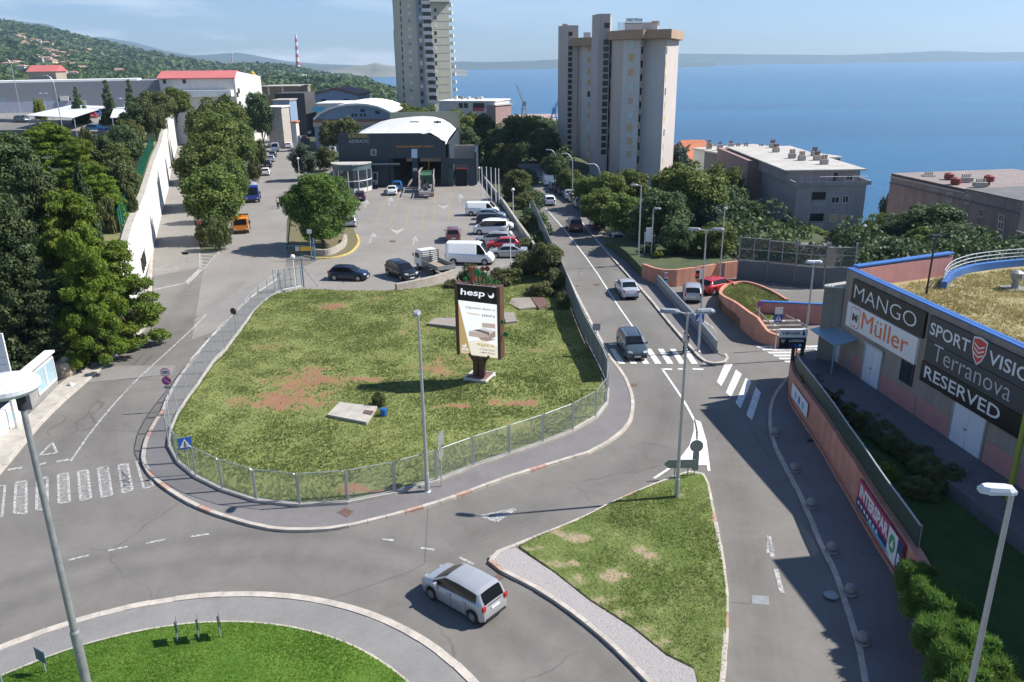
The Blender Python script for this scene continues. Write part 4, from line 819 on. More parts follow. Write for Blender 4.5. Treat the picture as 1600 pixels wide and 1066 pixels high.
back = [(29.3, 52.6), (33, 54.4), (36.5, 55.6), (41, 56.4), (48, 56), (58, 52), (66, 44)]
b.prism([tuple(MA[:2]), tuple(w1[:2]), (66, float(w1.y)), *back[::-1]], -1, 7.55)
b.prism([(w1.x, w1.y-.002), tuple(w2[:2]), (66, float(w2.y)), (66, float(w1.y)-.002)], -1, 11.7)
b.build('wall', beige, root, world=True)
t = MB(); t.strip([tuple((MA+MD*(i*1.0)-mp0.n*.32)[:2]) for i in range(17)][::-1], -.32, 0, 7.56, 9.0) if False else None
ins = -mp0.n
q = [MA, MA+MD*16.4]
t.prism([tuple(p[:2]) for p in (MA, MA+MD*16.4, MA+MD*16.4+ins*.3, MA+ins*.3)], 7.56, 8.9)
bd = (Vector((29.3, 52.6, 0))-MA).normalized(); bn = Vector((bd.y, -bd.x, 0))
o = t.build('parapet', beige, root, world=True)
t = MB(); t.prism([tuple(p[:2]) for p in (MA+ins*.3+bd*.02, MA+bd*8.9, MA+bd*8.9+bn*.3, MA+ins*.3+bn*.3)], 7.56, 8.9); t.build('parapet', pinkw, root, world=True)['label'] = 'pink rear parapet of the grass roof'
t = MB(); t.prism([tuple(p[:2]) for p in (MA-ins*.06, MA+MD*16.38-ins*.06, MA+MD*16.38+ins*.16, MA+ins*.16)], 8.903, 9.0)
t.prism([tuple(p[:2]) for p in (MA+ins*.22, MA+MD*16.38+ins*.22, MA+MD*16.38+ins*.42, MA+ins*.42)], 8.903, 9.0)
t.prism([tuple(p[:2]) for p in (MA+ins*.02-bn*.12+bd*.5, MA+bd*8.95-bn*.12, MA+bd*8.95+bn*.36, MA+ins*.02+bn*.36+bd*.5)], 9.003, 9.1)
t.build('coping', bluem, root, world=True)
t = MB(); t.prism([tuple(p[:2]) for p in (MA+ins*.165, MA+MD*16.38+ins*.165, MA+MD*16.38+ins*.215, MA+ins*.215)], 8.9, 8.97); t.build('gutter', mat('pale_blue_metal', (.35, .45, .60), .4), root, world=True)
# pink dado in bays, plinth kerb
for a0, a1 in ((.15, .75), (1.9, 3.05), (5.0, 8.4), (8.6, 11.35), (13.95, 16.3), (16.5, 20)): t = MB(); rect_slab(t, mp0.pt(a0, 2.4), mp0.r, UP, a1-a0, 1.45, .03, .003); t.build('dado', pinkb, root, world=True)
for nm, (a0, z0, w, h) in {'door': (3.15, 2.72, 1.75, 2.35), 'door ': (-.6, 2.72, 1.0, 2.2), 'door  ': (11.5, 2.72, 2.3, 2.45)}.items():
    fm = MB(); rect_slab(fm, mp0.pt(a0-.1, z0), mp0.r, UP, .1, h+.1, .1, .002); rect_slab(fm, mp0.pt(a0+w, z0), mp0.r, UP, .1, h+.1, .1, .002); rect_slab(fm, mp0.pt(a0-.1, z0+h), mp0.r, UP, w+.2, .14, .12, .002)
    df = MB(); rect_slab(df, mp0.pt(a0+.01, z0), mp0.r, UP, w/2-.02, h, .06, .002); rect_slab(df, mp0.pt(a0+w/2+.01, z0), mp0.r, UP, w/2-.02, h, .06, .002)
    d_ = df.build('door', doorw, root, world=True); fm.build('frame', galv, d_, world=True); hh = MB(); rect_slab(hh, mp0.pt(a0+w/2-.16, z0+1.0), mp0.r, UP, .12, .05, .05, .07); hh.build('handle', black, d_, world=True)
window(root, mp0, mp0.at(1418, 581), 1.15, 1.35, greyp, glass)
cn = MB(); cn.slab(mp0.pt(-1.0, 4.7, 1.5), mp0.pt(2.2, 4.7, 1.5), mp0.pt(2.2, 5.0, .02), mp0.pt(-1.0, 5.0, .02), .08); cn.tube(mp0.pt(2.0, 2.7, 1.4), mp0.pt(2.0, 4.65, 1.4), .04)
cn.build('canopy', mat('canopy_blue_grey', (.22, .33, .42), .3), root, world=True)
def board(px0, px1, py_tl, py_bl, py_tr, m, name='sign_board', label=None, s0=None):
    a = mp0.at(px0, py_tl); c = mp0.at(px1, py_tr); bl = mp0.at(px0, py_bl); s0 = (a-mp0.p).dot(mp0.r); s1 = (c-mp0.p).dot(mp0.r); zt_ = (a.z+c.z)/2; h = a.z-bl.z
    mb = MB(); rect_slab(mb, mp0.pt(s0, zt_-h), mp0.r, UP, s1-s0, h, .16, .003); o = mb.build(name, m, root, world=True)
    if label: o['label'] = label
    return o, s0, s1, zt_-h, zt_
def board2(s0, s1, z0, z1, m, label):
    mb = MB(); rect_slab(mb, mp0.pt(s0, z0), mp0.r, UP, s1-s0, z1-z0, .16, .003); o = mb.build('sign_board', m, root, world=True); o['label'] = label; return o
def q_(px, py): p = mp0.at(px, py); return (p-mp0.p).dot(mp0.r), p.z
sA0, zA1 = q_(1337, 435); _, zA0 = q_(1334, 471); sA1, zB1 = q_(1452, 485)
o = board2(sA0, sA1, zA0, zA1, blackp, 'black board reading MANGO'); put_text('MANGO', mp0.pt(sA0+.35, zA0+.32), mp0.r, UP, sA1-sA0-1.0, (zA1-zA0)-.6, ltext, o, bold=-.012, out_=.18)
sC0, zC1 = q_(1329, 472); sC1, zC0 = q_(1437, 552); o = board2(sC0, sC1-.1, zA0-1.62, zA0-.08, whitep, 'white light box reading Müller')
for k, ww in ((0, .95), (1, .8)):
    e = MB(); cx_ = mp0.pt(sC0+1.0, zA0-.85)
    for dx, dz in ((-.22, .3), (.22, .3), (-.22, -.3), (.22, -.3)): 
        V = [cx_+mp0.r*(dx+.31*(1-.16*k)*math.cos(i*math.pi/8))+UP*(dz+.37*(1-.16*k)*math.sin(i*math.pi/8))+mp0.n*(.175+.006*k+.001*(dx > 0)+.0005*(dz > 0)) for i in range(16)]; e.add(V, [tuple(range(16))])
    e.build('emblem', (orp, whitep)[k], o, world=True)
put_text('M', mp0.pt(sC0+.72, zA0-1.1), mp0.r, UP, .56, .5, mat('dark_green_print', (.02, .07, .05), .5), o, bold=.04, out_=.19)
put_text('Müller', mp0.pt(sC0+1.75, zA0-1.3), mp0.r, UP, sC1-sC0-2.6, 1.05, orp, o, bold=.0, out_=.18)
s0, z1 = q_(1458, 492); s1 = 19.6; zt1 = z1; _, zz = q_(1454, 531); _, z3 = q_(1451, 565); _, z4 = q_(1446, 596)
o = board2(s0, s1, zz+.03, zt1, greyp, 'dark board reading SPORT VISION with a red shield'); put_text('SPORT', mp0.pt(s0+.2, zz+.38), mp0.r, UP, 3.1, .66, ltext, o, bold=.012, out_=.18); put_text('VISION', mp0.pt(s0+4.65, zz+.38), mp0.r, UP, 3.6, .66, ltext, o, bold=.012, out_=.18)
def shield(sc, m, off): return MB().add([mp0.pt(s0+3.95+x*sc, zz+.72+y*sc, .165+off) for x, y in ((-.5, .62), (0, .72), (.5, .62), (.5, .05), (.3, -.42), (0, -.72), (-.3, -.42), (-.5, .05))][::-1], [tuple(range(8))[::-1]]).build('emblem', m, o, world=True)
shield(1.0, whitep, .006); shield(.86, redp, .012)
e = MB()
for k in range(3): e.slab(mp0.pt(s0+3.6, zz+1.0-.22*k, .19), mp0.pt(s0+3.95, zz+.82-.22*k, .19), mp0.pt(s0+3.95, zz+.9-.22*k, .19), mp0.pt(s0+3.6, zz+1.08-.22*k, .19), .004).slab(mp0.pt(s0+3.95, zz+.82-.22*k, .19), mp0.pt(s0+4.3, zz+1.0-.22*k, .19), mp0.pt(s0+4.3, zz+1.08-.22*k, .19), mp0.pt(s0+3.95, zz+.9-.22*k, .19), .004)
e.build('emblem', whitep, o, world=True)
o = board2(s0+.05, s1, z3+.03, zz-.01, greyp, 'dark grey board reading terranova'); put_text('Terranova', mp0.pt(s0+.75, z3+.3), mp0.r, UP, 5.7, .9, gtext, o, bold=-.01, out_=.18)
o = board2(s0-.05, s1, z4, z3-.01, blackp, 'black board reading RESERVED'); put_text('RESERVED', mp0.pt(s0+.3, z4+.28), mp0.r, UP, 5.75, .68, ltext, o, bold=.01, out_=.18)
# roof garden, fan hood, curved railing
dry = mat('dry_roof_grass', (.20, .16, .055), .95, col2=(.36, .31, .17), scale=.8, bump=.8, bscale=6)
t = MB(); t.prism([tuple((MA+ins*.45+bn*.4)[:2]), tuple((w1+ins*.45)[:2]), (64, float(w1.y)), (64, 44), (57, 50), (48, 54.6), (41, 55), (36.5, 54.2), (33, 53), (29.6, 51.6)], 7.56, 7.78); t.build('roof_turf', dry, root, world=True)
rz_ = lambda x, y: 7.74+0*x
tb = blades('roof_grass', [(MA.x+.8, 48), (23.6, 33.6), (46, 33), (48, 50), (41, 54), (33, 52.4), (28.5, 50.8)], rz_, lambda x, y: 0*x+.05, 60000, .13, .03, leafmat('dry_blades', (.22, .19, .06), (.42, .36, .17), .3), 'x', 'x', seed=15)
for k in ('label', 'category'): del tb[k]
tb.parent = root; tb.location = (-root.location.x, -root.location.y, 0)
rl = smooth_line([tuple(G(px, py, 8.9)[:2]) for px, py in ((1476, 424), (1484, 412), (1497, 405), (1520, 398), (1560, 393), (1610, 389), (1700, 386))], 2)
t = MB(); t.strip(rl, -.25, .1, 7.6, 8.25); t.build('upstand', bluem, root, world=True)
t = MB()
for z in (8.45, 8.7, 8.95): t.path([(x, y, z) for x, y in rl], .03, 5)
for i in range(0, len(rl), 2): t.tube((*rl[i], 8.2), (*rl[i], 8.95), .025)
t.build('railing', galv, root, world=True)
c = G(1585, 452, 7.78); t = MB(); t.box(c+UP*.04, (1.3, 1.3, .08)); t.lathe([(.22, .08), (.2, .5), (.36, .75), (.36, 1.05), (.12, 1.2)], c, 10); t.build('vent_hood', galvd, root, world=True)
# grey annex in front of the corner
c1 = G(1273, 577, 2.0); zt_ = 2.0+hgt((1273, 577), (1286, 446), 2.0)
root2 = empty('service_annex', (c1.x, c1.y, 0), label='windowless grey annex with ribbed metal roof at the corner of the mall', cat='building')
an = [tuple(c1[:2]), (21.05, 49.14), (29.2, 52.75), (c1.x+8.2, c1.y+3.5)]
MB().prism(an, -.2, zt_-.1).build('wall', mat('annex_grey', (.23, .22, .19), .85, var=.1, scale=1, stain=.15), root2, world=True)
t = MB(); t.prism([(an[0][0]-.1, an[0][1]-.1), (an[1][0]-.02, an[1][1]+.02), (an[2][0], an[2][1]), (an[3][0]-.1, an[3][1])], zt_-.098, zt_)
for i in range(7):
    f = i/6; a = Vector((*an[0], zt_+.03)).lerp(Vector((*an[1], zt_+.03)), f); b2 = Vector((*an[3], zt_+.03)).lerp(Vector((*an[2], zt_+.03)), f); t.tube(a, b2, .04, n=4)
t.build('roof', mat('ribbed_roof', (.55, .54, .50), .5), root2, world=True)
# courtyard between wall and mall
yard = [tuple(G(a, b2, 2.1)[:2]) for a, b2 in ((1243, 578), (1262, 573), (1285, 562))]+[(22, 56), tuple((MA+ins*.2)[:2]), tuple((MA+MD*46+ins*.2)[:2])]+[(19.8, 10), (18.3, 15), (17.2, 20), (16.9, 24), (16.9, 28)]
WL = smooth_line(GS(WALLpx), 2); YW = [(x+.25, y) for x, y in WL]
lawn_d = grassy('yard_turf', soil_tan, (.03, .06, .02), (.06, .10, .03))
MB().prism(YW+[tuple((MA+MD*46+ins*.2)[:2]), tuple((MA+ins*.2)[:2]), (20.3, 51.7)], -.2, 2.05).build('yard_lawn', lawn_d); tag(bpy.data.objects['yard_lawn'], kind='structure')
pv_ = MB(); pv_.prism([tuple((MA-MD*2.5+mp0.n*1.3)[:2]), tuple((MA-MD*.8+mp0.n*2.1)[:2]), tuple((MA+MD*3.5+mp0.n*2.8)[:2]), tuple((MA+MD*46+mp0.n*3.1)[:2]), tuple((MA+MD*46+ins*.1)[:2]), tuple((MA+ins*.1)[:2]), tuple((MA-MD*.3)[:2]), tuple((MA-MD*2.5+mp0.n*.2)[:2])], 1.9, 2.7); o = pv_.build('paved_path', tileg); tag(o, kind='structure')

# orange wall with banners and the green fence on it
ro = empty('orange_wall', (*WL[8], 0), label='orange rendered wall with a long dark recess beside the bollards', cat='wall')
MB().strip(WL, -.0, .28, -.1, 2.3).build('wall', orange, ro, world=True)
t = MB(); t.strip(WL, -.16, -.003, .75, 2.35); t.build('upper_panel', orange, ro, world=True)
t = MB(); t.strip(WL, -.12, -.003, .02, .3); t.build('plinth', mat('orange_dusty', (.48, .22, .15), .9, var=.2, scale=2), ro, world=True)
def wseg(pxa, pya, pxb, pyb): 
    a = G(pxa, pya, .13); b3 = G(pxb, pyb, .13); return Pl(a, b3)
wl = np.array(resample(WL, .25))
def near(px, py): g = G(px, py, .13); i = int(np.argmin(np.hypot(wl[:, 0]-g.x, wl[:, 1]-g.y))); return wl[i]
def banner(p0, p1, label): return Pl(near(*p0), near(*p1))
bp = banner((1340, 806), (1408, 922), ''); W_ = bp.L
bn_ = MB(); rect_slab(bn_, bp.pt(0, .85), bp.r, UP, W_, 1.42, .05, .25); bo = bn_.build('banner', magp, ro, world=True); bo['label'] = 'long supermarket banner with INTERSPAR lettering'
for (a0, a1, z0, z1, m_) in ((0, W_*.8, .87, 1.28, navyp), (W_*.30, W_*.78, .9, 1.05, skyp), (W_*.72, W_*.90, .87, 2.25, whitep), (W_*.90, W_, .87, 2.25, navyp)):
    x = MB(); rect_slab(x, bp.pt(a0, z0), bp.r, UP, a1-a0, z1-z0, .01, .30+(.012 if m_ in (skyp, whitep, navyp) else 0)+(.012 if m_ in (skyp, whitep) else 0)); x.build('print_panel', m_, bo, world=True)
put_text('INTERSPAR', bp.pt(.25, 1.45), bp.r, UP, W_*.66, .68, whitep, bo, bold=.05, out_=.315)
for i in range(7): x = MB(); rect_slab(x, bp.pt(.25+i*.42, 1.06), bp.r, UP, .24, .17, .004, .338); x.build('print_panel', whitep, bo, world=True)
x = MB(); cc = bp.pt(W_*.81, 1.65, .345); x.add([cc+bp.r*.33*math.cos(i*.35)+UP*.42*math.sin(i*.35) for i in range(18)], [tuple(range(18))]); x.build('emblem', greenp, bo, world=True)
x = MB(); cc = bp.pt(W_*.81, 1.65, .35); x.add([cc+bp.r*.1+UP*.28, cc-bp.r*.2-UP*.18, cc+bp.r*.2-UP*.18], [(0, 1, 2)]); x.build('emblem', whitep, bo, world=True)
put_text('P', bp.pt(W_*.925, 1.05), bp.r, UP, W_*.05, .6, whitep, bo, bold=.05, out_=.34)
bq = banner((1424, 948), (1452, 1014), ''); x = MB(); rect_slab(x, bq.pt(0, .85), bq.r, UP, bq.L, 1.4, .05, .25); b5 = x.build('banner', redp, ro, world=True); b5['label'] = 'colourful red, yellow and purple banner'
for i, (a0, z0, w, h, m_) in enumerate(((.2, 1.2, .5, .9, yelp), (.8, 1.4, .5, .7, greenp), (1.4, .95, .8, .7, mat('purple_print', (.12, .03, .25), .5)), (1.0, 1.0, .25, .3, skyp))):
    cc = bq.pt(a0+w/2, z0+h/2, .306+.004*i); x = MB(); x.add([cc+bq.r*w/2*math.cos(k*.5)*(1+.2*math.sin(3*k))+UP*h/2*math.sin(k*.5) for k in range(12)], [tuple(range(12))]); x.build('print_panel', m_, b5, world=True)
bq = banner((1236, 636), (1262, 674), ''); x = MB(); rect_slab(x, bq.pt(.1, 1.0), bq.r, UP, bq.L-.1, .9, .03, .25); b6 = x.build('banner', whitep, ro, world=True); b6['label'] = 'faded white banner with small blue blots'
for i in range(3): cc = bq.pt(1.0+i*.8, 1.4, .285); x = MB(); x.add([cc+bq.r*.2*math.cos(k*.7)+UP*.28*math.sin(k*.7) for k in range(9)], [tuple(range(9))]); x.build('print_panel', (skyp, bluep, skyp)[i], b6, world=True)
fencem = bpy.data.materials.new('green_mesh'); fencem.use_nodes = True; nt_ = fencem.node_tree; fencem_b = nt_.nodes['Principled BSDF']; fencem_b.inputs['Base Color'].default_value = (.02, .055, .045, 1); fencem_b.inputs['Alpha'].default_value = .78; fencem_b.inputs['Roughness'].default_value = .5
rf = empty('metal_fence', (*WL[8], 2.3), label='dark green slatted fence standing on the orange wall', cat='fence')
ftop = [w for w in WL if w[1] > G(1365, 842).y-4.5]
MB().strip([(x+.1, y) for x, y in ftop], 0, .03, 2.36, 3.35).build('slat_panel', fencem, rf, world=True)
pr = resample([(x+.1, y) for x, y in ftop], 2.4)
for x, y in pr: MB().box((x+.07, y, 2.85), (.06, .06, 1.12)).build('post', galvd, rf, world=True)
MB().strip([(x+.1, y) for x, y in ftop], -.02, .05, 3.352, 3.39).build('rail', galv, rf, world=True)

# round planter wall, pink walls, stairs
op = smooth_line(GS([(1143, 453), (1132, 458), (1124, 466), (1121, 477), (1128, 488), (1145, 502), (1175, 530), (1188, 536), (1201, 540), (1222, 545), (1245, 546)]), 2); hs_ = [.55+.5*min(1, i/6)+ (1.0 if .25 < i/len(op) < .62 else .35)*min(1, i/14) for i in range(len(op))]
hs_ = list(np.interp(np.linspace(0, 1, len(op)), [0, .12, .3, .5, .62, .75, 1], [.7, .9, 1.15, 1.75, 1.95, 1.1, .75]))
r3 = empty('curved_wall', (*op[10], 0), label='orange curved wall around the raised grass bed by the car park ramp', cat='wall')
MB().strip(op, 0, .25, -.1, hs_).build('wall', orange, r3, world=True)
ot = smooth_line(GS([(1143, 453), (1152, 450), (1168, 450), (1185, 455), (1202, 462), (1218, 471), (1230, 479)], .3), 2)
MB().strip(ot, -.22, 0, -.1, 1.0).build('wall', orange, r3, world=True)
bed = op[:int(len(op)*.55)]+[tuple(G(1187, 497, 1.0)[:2]), tuple(G(1228, 482, 1.0)[:2])]+ot[::-1]
o = MB().prism(bed, -.1, .75).build('raised_bed', isl_m); tag(o, kind='structure')
blades('grass', bed, lambda x, y: .75+0*x, lambda x, y: 0*x+.08, 9000, .14, .04, blade_m, 'grass in the raised bed behind the orange curved wall', seed=12)
pw = Pl(G(1186, 503), G(1287, 508)); r4 = empty('pink_wall', tuple(pw.p), label='pink wall with blue coping behind the steps', cat='wall')
MB().prism([tuple(pw.pt(0, 0)[:2]), tuple(pw.pt(pw.L, 0)[:2]), tuple(pw.pt(pw.L, 0, -.25)[:2]), tuple(pw.pt(0, 0, -.25)[:2])], 0, 1.75).build('wall', pinkw, r4, world=True)
MB().prism([tuple(pw.pt(-.05, 0, .06)[:2]), tuple(pw.pt(pw.L, 0, .06)[:2]), tuple(pw.pt(pw.L, 0, -.31)[:2]), tuple(pw.pt(-.05, 0, -.31)[:2])], 1.753, 1.85).build('coping', bluem, r4, world=True)
st = empty('stairs', tuple(G(1232, 530)), label='concrete steps with slatted side railings behind the name sign', cat='stairs')
a = G(1207, 536); bb = G(1258, 534); dn = Vector((0, 1, 0)); s_ = MB()
for i in range(5): s_.box((a+(bb-a)*.5)+Vector((0, .45+i*.42, .08+.16*i)), (3.0, .42, .16*(2*i+1)*.5+.1))
s_.build('steps', conc, st, world=True)
for (p, q2) in (((1178, 500), (1206, 528)), ((1226, 512), (1256, 528))):
    a = G(*p, .6); b2 = G(*q2, .1); m_ = MB(); a0 = Vector((a.x, a.y, 0)); b0 = Vector((b2.x, b2.y, 0)); n_ = 22
    for i in range(n_+1): p_ = a.lerp(b2, i/n_); m_.box((p_.x, p_.y, p_.z+.55), (.03, .03, 1.05))
    m_.tube(a+UP*1.08, b2+UP*1.08, .04); m_.build('railing', galvd, st, world=True)

# back walls of the ramp
bw = smooth_line(GS([(1002, 436), (1025, 446), (1051, 449), (1075, 446), (1102, 442), (1128, 437), (1153, 434)]), 1)
r5 = empty('boundary_wall', (*bw[0], 0), label='orange boundary wall with advertising banners below the shrub bank', cat='wall')
MB().strip(bw, 0, .3, -.1, list(np.interp(np.linspace(0, 1, len(bw)), [0, .4, 1], [1.6, 1.75, 1.75]))).build('wall', orange, r5, world=True)
bpn = Pl(GS([(1036, 448)])[0], GS([(1096, 443)])[0]); x = MB(); rect_slab(x, bpn.pt(0, .35), bpn.r, UP, bpn.L*.55, 1.2, .05, .06); b7 = x.build('banner', navyp, r5, world=True); b7['label'] = 'supermarket banner reading INTERSPAR in magenta'
x = MB(); rect_slab(x, bpn.pt(.05, .85), bpn.r, UP, bpn.L*.53, .66, .01, .115); x.build('print_panel', whitep, b7, world=True); put_text('INTERSPAR', bpn.pt(.1, .95), bpn.r, UP, bpn.L*.5, .45, mat('magenta_letters', (.6, .02, .12), .5), b7, bold=.05, out_=.135)
for i in range(5): x = MB(); rect_slab(x, bpn.pt(.2+i*.42, .45), bpn.r, UP, .25, .24, .01, .115); x.build('print_panel', (skyp, whitep)[i % 2], b7, world=True)
x = MB(); rect_slab(x, bpn.pt(bpn.L*.57, .5), bpn.r, UP, bpn.L*.43, 1.05, .05, .06); b8 = x.build('banner', mat('pale_peach', (.60, .52, .48), .6), r5, world=True)
x = MB(); rect_slab(x, bpn.pt(bpn.L*.82, .6), bpn.r, UP, .4, .8, .01, .115); x.build('print_panel', blackp, b8, world=True); x = MB(); rect_slab(x, bpn.pt(bpn.L*.83, .8), bpn.r, UP, .25, .3, .01, .13); x.build('print_panel', redp, b8, world=True)
bkp = [tuple(p) for p in bw]+[tuple(G(1153, 380)[:2]), tuple(G(1000, 376)[:2]), tuple(G(1000, 420)[:2])]
o = MB().prism([(x, y+.35) for x, y in bw]+[(24, 98), (11.5, 96), (12.9, 88)], -.2, 1.2).build('bank', terr_m); tag(o, kind='structure')
# noise barrier
nb = [(1152, 436), (1197, 440), (1240, 445), (1286, 449), (1331, 449)]; gm = bpy.data.materials.new('dark_glass'); gm.use_nodes = True; x = gm.node_tree.nodes['Principled BSDF']; x.inputs['Base Color'].default_value = (.03, .07, .07, 1); x.inputs['Roughness'].default_value = .1; x.inputs['Alpha'].default_value = .55
slatm = mat('barrier_slats', (.11, .125, .135), .6, var=.1, scale=2)
r6 = empty('noise_barrier', tuple(G(1152, 436)), label='tall noise barrier of grey slats with see-through upper panes', cat='barrier')
for i in range(4):
    a = G(*nb[i]); b2 = G(*nb[i+1]); pl = Pl(a, b2); dz = -.12*i
    m_ = MB(); 
    for k in range(8): rect_slab(m_, pl.pt(.06, -.1+k*.26), pl.r, UP, pl.L-.12, .25, .1, 0)
    m_.build('slat_panel', slatm, r6, world=True)
    x = MB(); rect_slab(x, pl.pt(.08, 2.1), pl.r, UP, pl.L-.16, 2.2+dz, .03, .03); x.build('pane', gm, r6, world=True)
    x = MB(); 
    for z in (2.02, 3.15, 4.3+dz): rect_slab(x, pl.pt(.06, z), pl.r, UP, pl.L-.12, .07, .09, .02)
    rect_slab(x, pl.pt(pl.L/2-.04, 2.1), pl.r, UP, .07, 2.2+dz, .08, .02); x.build('frame', galvd, r6, world=True)
for p in nb: g = G(*p); MB().box(g+UP*2.2, (.16, .16, 4.5)).build('post', galvd, r6, world=True)

# ------------------------------------------------ white wall and green fence
wpx = [(-33.6, 66), (-34.5, 71), (-37.9, 80), (-44.05, 97.8), (-53.7, 124.2), (-62.1, 147.7), (-72.7, 175.7), (-95.1, 237.5), (-118, 300)]
wz = [5.6, 6.0, 6.3, 7.0, 7.9, 8.4, 9.1, 9.4, 9.4]
W2 = resample(wpx, 3.0); wyz = np.interp([p[1] for p in W2], [p[1] for p in wpx], wz)
r7 = empty('retaining_wall', (-37.9, 80, 0), label='high white retaining wall with black scrawled graffiti along the side road', cat='wall')
MB().strip(W2, 0, .5, -.2, list(wyz)).build('wall', mat('white_render', (.68, .66, .63), .85, var=.08, scale=.5, stain=.16), r7, world=True)
MB().strip(W2, -.06, .56, list(wyz+.003), list(wyz+.16)).build('coping', conc, r7, world=True)
gp = Pl((-38.6, 82), (-41.5, 90.5)); gr_ = MB()
random.seed(4)
wseg_ = Pl((-37.9, 80), (-44.05, 97.8)); wseg_.n = -wseg_.n
def gpt(a, z): return wseg_.p+wseg_.r*a+UP*z+wseg_.n*-.0
gside = Vector((wseg_.r.y, -wseg_.r.x, 0))
for k in range(11):
    a0 = 3.2+k*.5; pts = [wseg_.p+wseg_.r*(a0+.22*math.sin(j*1.9+k))+UP*(.6+j*.33+.1*math.cos(k*2+j))+gside*.02 for j in range(6)]
    gr_.path(pts, .045, 4)
gr_.build('graffiti', black, r7, world=True)
greenf = bpy.data.materials.new('green_fence_mesh'); greenf.use_nodes = True; x = greenf.node_tree.nodes['Principled BSDF']; x.inputs['Base Color'].default_value = (.01, .13, .075, 1); x.inputs['Alpha'].default_value = .62; x.inputs['Roughness'].default_value = .5
greens = mat('green_steel', (.008, .10, .06), .5)
for (ya, yb, lab) in ((76, 141, 'near run of the green mesh fence on the white wall'), (150, 236, 'far run of the green mesh fence on the white wall')):
    seg = resample([(-.9+x, y) for x, y in wpx if 60 < y < 260], 2.0); seg = [p for p in seg if ya <= p[1] <= yb]; zz_ = np.interp([p[1] for p in seg], [p[1] for p in wpx], wz)
    r8 = empty('mesh_fence', (*seg[0], float(zz_[0])), label=lab, cat='fence', group='green fences on the white wall')
    MB().strip(seg, 0, .02, list(zz_-.1), list(zz_+2.1)).build('mesh_panel', greenf, r8, world=True)
    for p, z in zip(seg, zz_): MB().box((p[0]+.06, p[1], z+1), (.07, .07, 2.4)).build('post', greens, r8, world=True)
# ---------------------------------------------------------------- towers and farther buildings
tw1 = mat('tower_grey', (.40, .37, .36), .9, var=.06, scale=.12, stain=.1); tw2 = mat('tower_pinkish', (.46, .41, .38), .9, var=.06, scale=.12, stain=.1); tw3 = mat('tower_white', (.50, .50, .50), .9, var=.06, scale=.12, stain=.08)
brown = mat('brown_band', (.34, .23, .155), .85, var=.1, scale=.3); ochre = mat('ochre_shutter', (.52, .36, .17), .7); aqua = mat('aqua_shutter', (.45, .60, .64), .7); winb = mat('black_window', (.015, .017, .02), .25)
def X(px, dist): return D(px, 100, dist).x
def pz(py, px, dist): return D(px, py, dist).z
T1 = empty('apartment_tower', (X(960, 165), 165, -9), label='tall pale apartment tower with brown roof band and two columns of black stair windows', cat='tower block')
def block(parent, plan, z0, z1, m, name='wall', world=True):
    return MB().prism(plan, z0, z1).build(name, m, parent, world=True)
def pp(*a): return [(X(px, d), d) for px, d in a]
# rear wing
block(T1, pp((872, 203), (887, 199), (903, 199), (903, 216), (884, 222)), -9, pz(41, 873, 203), tw2)
block(T1, pp((898, 200.5), (909, 198), (933, 196), (945, 220), (905, 224)), -9, pz(72, 915, 198), tw2)
block(T1, pp((909.5, 197.9), (926, 196), (927, 200), (910, 201)), -9, pz(72.2, 915, 198), tw3)
block(T1, pp((892, 197.6), (909, 195.4), (927, 193.6), (930, 222), (903, 223)), pz(72, 915, 198)+.01, pz(59, 915, 197), brown, 'roof_band')
block(T1, pp((911, 196), (922, 196), (922, 199), (911, 199)), pz(59, 915, 197)+.01, pz(51, 915, 197), tw3, 'roof_hut')
block(T1, pp((878, 205), (886, 205), (886, 209), (878, 209)), pz(41, 873, 203), pz(37.5, 880, 205), brown, 'chimney')
# stair fin, front wing
block(T1, pp((924, 167), (934, 162), (952, 162), (954, 182), (932, 186)), -9, pz(24, 926, 167), tw1)
block(T1, pp((953, 163.5), (957, 161), (973, 157), (1001, 155.5), (1004, 180), (956, 184)), -9, pz(62, 973, 158), tw2)
block(T1, pp((973.5, 156.9), (1000, 155.4), (1002, 165), (975, 166)), -9, pz(62.2, 975, 158), tw3)
block(T1, pp((1004, 157.5), (1039, 155), (1058.5, 171), (1050, 186), (1006, 182)), -9, pz(61, 1030, 156), tw3)
block(T1, pp((1039.4, 154.9), (1059.2, 171), (1057, 173), (1038, 158)), -9, pz(61.2, 1030, 156), tw2)
block(T1, pp((950, 160), (975, 155.2), (1003, 153.6), (1008, 154), (1047, 152), (1066, 170), (1052, 189), (953, 186)), pz(61, 1000, 155)+.02, pz(46.5, 1000, 154), brown, 'roof_band')
block(T1, pp((974, 159), (1025, 158.5), (1026, 175), (976, 175)), pz(46.5, 1000, 154)+.03, pz(35, 1000, 158), tw3, 'penthouse')
block(T1, pp((1015, 157.8), (1028, 157.8), (1028, 176), (1015, 176)), pz(35, 1000, 158)+.03, pz(33, 1015, 158), galv, 'roof')
x = MB(); 
for i in range(6): x.box((X(964+i*2.2, 160), 160, pz(42, 964, 160)), (.08, .08, 1.6))
x.build('railing', galvd, T1, world=True)
pl = Pl((X(977, 157), 157), (X(1002, 156.5), 156.5)); c = pl.at(978, 34.5); put_text('DIREVISNA', c, pl.r, UP, 3.0, .62, black, T1, bold=.04, out_=.02); x = MB(); pl.rect(x, pl.at(990, 36), 3.2, .12, .1); x.build('sign_rail', black, T1, world=True)
pl = Pl(pp((934, 162))[0], pp((952, 162))[0]); 
for i in range(18): window(T1, pl, pl.at(948.2-.26*i if i else 948.2, 40) if i == 0 else pl.at(947.6-.28*i, 66+10.72*(i-1)), 1.0, .95, tw1, winb, sub=False)
pl = Pl(pp((887, 199))[0], pp((903, 199))[0])
